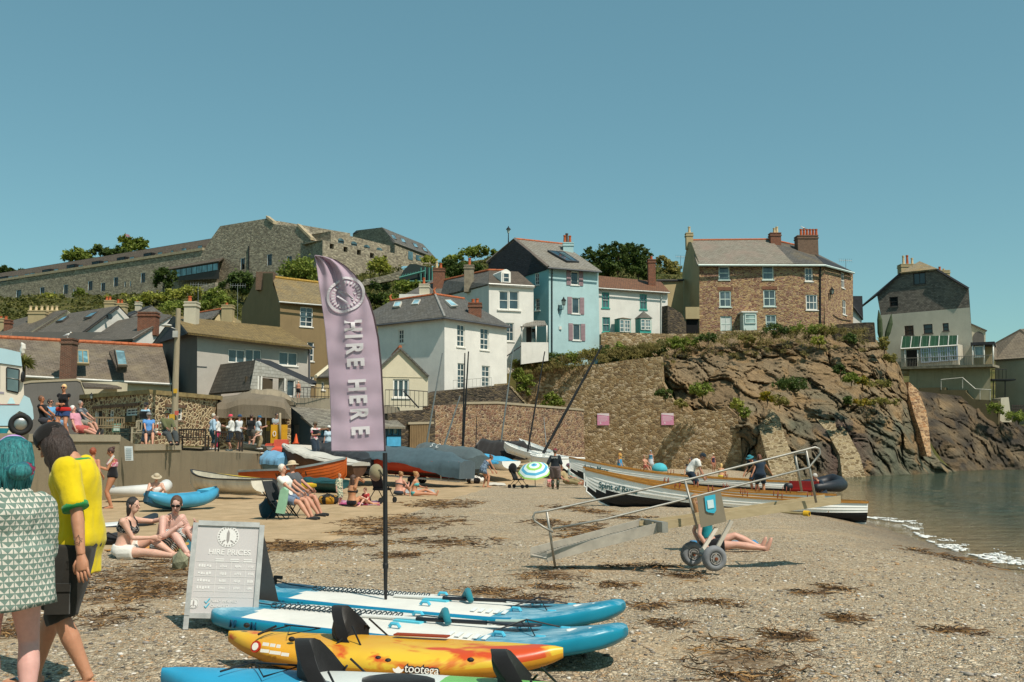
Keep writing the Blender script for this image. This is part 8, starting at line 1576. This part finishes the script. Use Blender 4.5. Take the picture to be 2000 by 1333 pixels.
dn=12.75;r_=thing("boarding_ramp",'wheeled aluminium boarding ramp with handrail standing on the shingle','boarding ramp',G(1395,1112));AL=metal('#a8a49a',.4,.55);AL2=paint('#b3aa9b',.6,.15,6)
Lw=P(1068,1098,12.9);Md=P(1292,1040,12.8);Up=P(1652,985,13.3);wv=V((-.2,.46,0));th=V((0,0,.13))
mb=MB();[mb.prism([Lw+wv*s,Md+wv*s+(Md-Lw)*.02,Md+wv*s+th+(Md-Lw)*.02,Lw+wv*s+th],V((.0,.04,0)))for s in(0,1)];mb.build('side_rail',AL2,r_);mb=MB();mb.prism([Lw+V((0,.05,.02)),Md+V((0,.05,.02)),Md+wv+V((0,-.01,.02)),Lw+wv+V((0,-.01,.02))],(0,0,.02));[mb.prism([Lw.lerp(Md,t)+V((0,.05,.042)),Lw.lerp(Md,t+.003)+V((0,.05,.042)),Lw.lerp(Md,t+.003)+wv+V((0,-.02,.042)),Lw.lerp(Md,t)+wv+V((0,-.02,.042))],(0,0,.012))for t in frange(.03,.98,.03)];mb.build('lower_walkway',AL2,r_)
wu=wv*.62;U0=Md+wv*.18-(Up-Md)*.03+V((0,0,.02));U1=Up+wv*.18;mb=MB();[mb.prism([U0+wu*s,U1+wu*s,U1+wu*s+th*.8,U0+wu*s+th*.8],V((0,.035,0)))for s in(0,1)];mb.prism([U0+V((0,.04,.03)),U1+V((0,.04,.03)),U1+wu+V((0,0,.03)),U0+wu+V((0,0,.03))],(0,0,.02));mb.build('upper_walkway',wood('#a3916f','#b8a683',axis=0),r_)
mb=MB();mb.box(Md+wv*.5+V((.02,-.02,.07)),(.08,.72,.13),.3);mb.build('hinge',AL,r_)
hr=[P(*t)for t in((1080,1040,12.7),(1062,1030,12.7),(1044,1018,12.7),(1041,1010,12.7),(1045,1002,12.7),(1070,998,12.72),(1340,938,12.85),(1580,877,13.1),(1592,874,13.1),(1600,877,13.1),(1602,886,13.1),(1580,914,13.1),(1340,975,12.85),(1180,1015,12.75),(1080,1033,12.7))];tub('handrail',hr,.014,AL,r_)
for a,b in(((1068,1000,12.72),(1084,1106,12.85)),((1338,940,12.85),(1362,1032,12.75)),((1574,878,13.1),(1594,982,13.2)),((1553,890,13.5),(1566,960,13.6))):tub('rail_post',[P(*a),P(*b)],.016,AL,r_)
tub('rail_link',[P(1553,890,13.5),P(1556,886,13.45),P(1574,885,13.1)],.014,AL,r_)
for i,(px,py,dd)in enumerate(((1395,1091,12.62),(1352,1082,13.25))):
	ce=P(px,py,dd);ax=V((-.22,.97,0)).normalized();mb=MB();rg=[];u_=ax.cross(V((0,0,1))).normalized();n=40
	for k in range(n):a=2*PI*k/n;d_=u_*math.cos(a)+V((0,0,1))*math.sin(a);rg.append([ce+d_*(.112+.048*math.cos(b))+ax*.062*math.sin(b)for b in[2*PI*m/12 for m in range(12)]])
	rg.append(rg[0]);mb.loft(rg,cap=False);w_=mb.build('wheel',paint('#77787a',.7,.12,8),r_,True);mb=MB();[mb.tube([ce-ax*.04+(u_*math.cos(a)+V((0,0,1))*math.sin(a))*.068,ce-ax*.05],.011,5)for a in frange(0,6.2,1.047)];mb.tube([ce-ax*.055+(u_*math.cos(a)+V((0,0,1))*math.sin(a))*.068 for a in frange(0,6.4,.3)],.008,5);mb.tube([ce-ax*.06,ce+ax*.06],.05,12);mb.build('rim',paint('#8d8a86',.5),w_);mb=MB();mb.tube([ce-ax*.075,ce-ax*.03],.022,8);mb.build('hub',paint('#7a4226',.9,.3,20),w_)
a0,a1=P(1395,1088,12.7),P(1352,1080,13.2);tub('axle',[a0,a1],.016,AL,r_)
mb=MB();[mb.prism([p+V((-.02,0,0)),p+V((.02,0,-.02)),q_+V((.02,0,-.02)),q_+V((-.02,0,0))],(0,.05,0))for p,q_ in((P(1308,1048,12.7),P(1370,1083,12.72)),(P(1430,1016,12.7),P(1402,1068,12.66)),(P(1400,1030,13.1),P(1370,1078,12.9)))];mb.build('strut',AL2,r_)
q4=[P(x,y,12.66)for x,y in((1361,970),(1408,961),(1419,1019),(1369,1031))];mb=MB();mb.prism(q4,(0,.015,0));sg=mb.build('sign_plate',paint('#857a66',.6,.1),r_);mb=MB();mb.prism([P(x,y,12.645)for x,y in((1376,970),(1397,966),(1399,997),(1395,1003),(1383,1001),(1379,998))],(0,.006,0));po=mb.build('poster',plain('#3fb0c8',.4),sg);mb=MB();mb.prism([P(x,y,12.637)for x,y in((1381,978),(1393,976),(1395,992),(1383,994))],(0,.004,0));mb.build('poster_panel',plain('#cfe3e4',.4),po)
# promenade furniture
r_=thing('utility_pole','tall wooden utility pole with a lamp bracket beside the stone hut','pole',P(341,868,48.5));mb=MB();mb.tube([P(340.5,872,48.5),P(343,740,48.5),P(348.5,603,48.5)],[.17,.15,.12],12);mb.build('shaft',wood('#8a7c64','#a89a80',axis=2),r_);tub('lamp_bracket',[P(347,645,48.4),P(330,638,48.4),P(322,635,48.4)],.03,GALV,r_);mb=MB();mb.ell(P(325,636,48.3),(.28,.12,.07));mb.build('lamp_head',paint('#b9b6ab',.5),r_);mb=MB();mb.box(P(342.5,653,48.3),(.22,.16,.32));mb.build('junction_box',paint('#b5b2aa',.5),r_)
mb=MB();mb.box(P(336,815,48.25),(.26,.03,.28));mb.box(P(342.5,764,48.28),(.18,.02,.22));mb.build('yellow_notice',plain('#c89b2c',.6),r_);mb=MB();mb.box(P(345,807,48.24),(.18,.03,.2));mb.build('red_notice',plain('#c05a4c',.6),r_)
def bench(label,px,py,d,w,rz,mat):
	p=P(px,py,d);M=Matrix.Translation(p)@Matrix.Rotation(rz,4,'Z');r_=thing('bench',label,'bench',world=False,M=M,group='benches on the promenade');mb=MB();[mb.box((0,y,.43),(w,.09,.035))for y in(-.2,-.08,.04,.16)];mb.build('seat',mat,r_);mb=MB();mb.box((0,.24,.88),(w,.05,.07));mb.box((0,.22,.52),(w,.05,.05));[mb.box((x,.23,.7),(.035,.03,.34))for x in frange(-w/2+.08,w/2,.11)];mb.build('backrest',mat,r_)
	for s in(1,-1):mb=MB();mb.box((s*w/2,-.22,.3),(.06,.06,.62));mb.box((s*w/2,.23,.45),(.06,.06,.9));mb.box((s*w/2,0,.62),(.06,.5,.04));mb.build('bench_end',mat,r_)
DKW=wood('#2a241f','#3d342b');TW=wood('#76654c','#937f60')
bench('dark slatted bench seen from behind, left of the standing couple',378,879,43.8,1.15,PI,DKW);bench('dark slatted bench seen from behind, right of the standing couple',447,882,46,1.1,PI,DKW);bench('weathered bench beside the hut door, behind the pink shirted pair',204,855,44,1.5,.2,TW);bench('pale wooden bench holding the two seated people by the pole',300,868,38,1.5,0,wood('#a0937a','#b9ad93'))
r_=thing('menu_board','green framed board standing by the hut wall','sign',P(228,850,46));mb=MB();mb.box(P(228,836,46),(.36,.06,.4));mb.build('panel',paint('#5d8a72',.6),r_);mb=MB();mb.box(P(228,836,45.95),(.28,.02,.28));mb.build('face',paint('#b8c9bc',.6,.3,12),r_)
r_=thing('black_crates','tall stack of dark green plastic crates on the promenade','crates',P(246,866,38));mb=MB();[mb.box(P(246,y,38),(.34,.3,.155))for y in(841,849.5,858)];mb.build('crate_sides',plain('#1d2926',.5),r_);mb=MB();[mb.box(P(246,y,37.83),(.1,.02,.02))for y in(840,848.5,857)];mb.build('handles',plain('#4a5a54',.5),r_)
r_=thing('life_ring','red and white lifebuoy behind the seated people by the pole','lifebuoy',P(316,838,41));ce=P(316,837,41);mb=MB();rg=[[ce+V((math.cos(a),0,math.sin(a)))*(.24+.06*math.cos(b))+V((0,.06*math.sin(b),0))for b in frange(0,6.2,.8)]for a in frange(0,6.5,.2618)];mb.loft(rg,cap=False,mfun=lambda i,j:0 if(i//3)%2 else 1);mb.build('ring',[plain('#c23b2c',.5),WHITE],r_,True)
r_=thing('red_barrier','red plastic barrier block at the end of the promenade','barrier',P(546,884,50));ce=P(549,884,50);mb=MB();rg=[]
for z,w_,h in((0,.42,.45),(.18,.40,.4),(.3,.36,.2),(.62,.33,.12),(.64,.3,.1)):rg.append([ce+V((s*w_,t*h,z))for s,t in((-1,-1),(1,-1),(1,1),(-1,1))])
mb.loft(rg);mb.prism([ce+V((-.42,-.3,0)),ce+V((-.95,-.3,0)),ce+V((-.7,-.25,.45)),ce+V((-.38,-.25,.45))],(0,.5,0));mb.build('block',paint('#c4503a',.5,.1),r_)
r_=thing('yellow_board','yellow painted board with a white letter on the promenade','sign',P(545,866,51.5));mb=MB();mb.box(P(545,848,51.5),(.85,.06,.95));mb.build('panel',paint('#d29a1f',.5,.1),r_);tub('post',[P(547,870,51.4),P(547,807,51.4)],.06,wood('#8a7c64','#a89a80',axis=2),r_);text('0','lettering',WHITE,r_,basis(P(536,848,51.42),(1,0,0),(0,0,1)),.4)
r_=thing('traffic_cone','small orange traffic cone in front of the blue shed','traffic cone',P(578,866,54));mb=MB();b=P(578,866,54);mb.tube([b,b+V((0,0,.5))],[.13,.03],10);mb.build('cone',plain('#d9592a',.5),r_);mb=MB();mb.box(b,(.3,.3,.04));mb.build('base',plain('#c04f26',.5),r_)
fac=Fac((233,880,33.3),(262,880,34.8));r_=thing('wall_notice','white paper notice fixed to the sea wall behind the swimmers','notice',P(252,885,33.9));mb=MB();mb.prism([P(x,y,33.6)for x,y in((243,872),(258.5,872),(260,900),(244.5,900))],(0,.02,0));mb.build('sheet',plain('#cfd8da',.6),r_);mb=MB();[mb.prism([P(x,y,33.57)for x,y in((246,v),(257,v),(257,v+1.2),(246,v+1.2))],(0,.01,0))for v in frange(876,897,3.6)];mb.build('print',plain('#93a5ab',.6),r_)
VB,VC=paint('#a6c2ca',.35,.05,1),paint('#d3c8b8',.4,.05,1);p0=P(40,851,28.2);X0=p0.x;zb0=p0.z
r_=thing('ice_cream_van','pale blue and cream vintage ice cream van at the left edge','van',(X0-1.5,28.5,zb0));vy=28.0
VF=Fac((-140,760,26.95),(66,760,28.16));VN=-VF.N
def vp(px,py):return VF.p(px,py)
def vpr(poly,mat,name,y0=0,dep=1.9,par=None):mb=MB();mb.prism([vp(*p)+VN*y0 for p in poly],VN*dep);return mb.build(name,mat,par or r_)
vpr([(-140,818),(-140,790),(38,790),(46,772),(58,778),(64,795),(66,818),(58,826),(50,808),(38,803),(26,812),(22,832),(-140,832)],VB,'lower_body');vpr([(-140,790),(-140,704),(1,711),(43,717),(46,750),(47,772),(38,790)],VC,'cab');vpr([(-140,703),(-140,672),(-20,677),(10,682),(40,689),(43,716),(1,710)],VB,'roof',-.04,1.98)
vpr([(12,719),(14,717),(37,721),(39,724),(37,766),(34,769),(14,764),(12,761)],BLACK,'window_frame',-.03,.03);w_=vpr([(14,720),(36,724),(35,766),(14,762)],glass('#3a484b'),'side_window',-.045,.02);tub('window_bar',[vp(13,738)+VF.N*.05,vp(37,742)+VF.N*.05],.012,GALV,w_);vpr([(-40,706),(0,709),(0,760),(-40,757)],glass('#2f3c40'),'serving_window',-.02,.02)
vpr([(-140,789),(38,790),(38,791.5),(-140,790.5)],paint('#8d5a5a',.5),'trim_line',-.012,.02);mb=MB();mb.ell(vp(44,737)+VF.N*.15,(.05,.08,.16));mb.build('wing_mirror',BLACK,r_);mb=MB();b=vp(45,690)+VN*.1;mb.tube([b,b+V((-.02,0,.08)),b+V((0,0,.14)),b+V((.0,0,.24)),b+V((-.06,0,.3))],[.05,.07,.075,.06,.02],10);mb.build('cone_horn',paint('#d6d0c4',.5),r_)
vpr([(18,780),(22,776),(26,780),(30,790-1),(14,789)],paint('#b5d3d8',.5),'door_emblem',-.012,.01);vpr([(-20,764),(8,766),(8,770),(-20,768)],plain('#8f8790',.4),'badge',-.012,.01)
for px in(40,-120):
	ce=VF.p(px,829,-.02);mb=MB();rg=[]
	for k in range(33):a=2*PI*k/32;d_=VF.D*math.cos(a)+V((0,0,math.sin(a)));rg.append([ce+d_*(.245+.075*math.cos(b))+VN*.09*math.sin(b)for b in frange(0,6.2,.7)])
	mb.loft(rg,cap=False);w_=mb.build('wheel',plain('#1d1d1d',.8),r_,True);mb=MB();mb.ell(ce+VF.N*.02,(.19,.06,.19),20,8,M=Matrix.Rotation(math.atan2(VF.D.y,VF.D.x),3,'Z'));mb.build('hubcap',metal('#a9a9a4',.25,.9),w_,True)
r_=thing('blue_tub','turquoise plastic tub on the ground under the ice cream van','tub',P(5,849,28.3));mb=MB();b=P(5,849,27.6);mb.tube([b,b+V((0,0,.17))],[.1,.17],14);mb.build('tub_body',plain('#1f95a8',.5),r_)
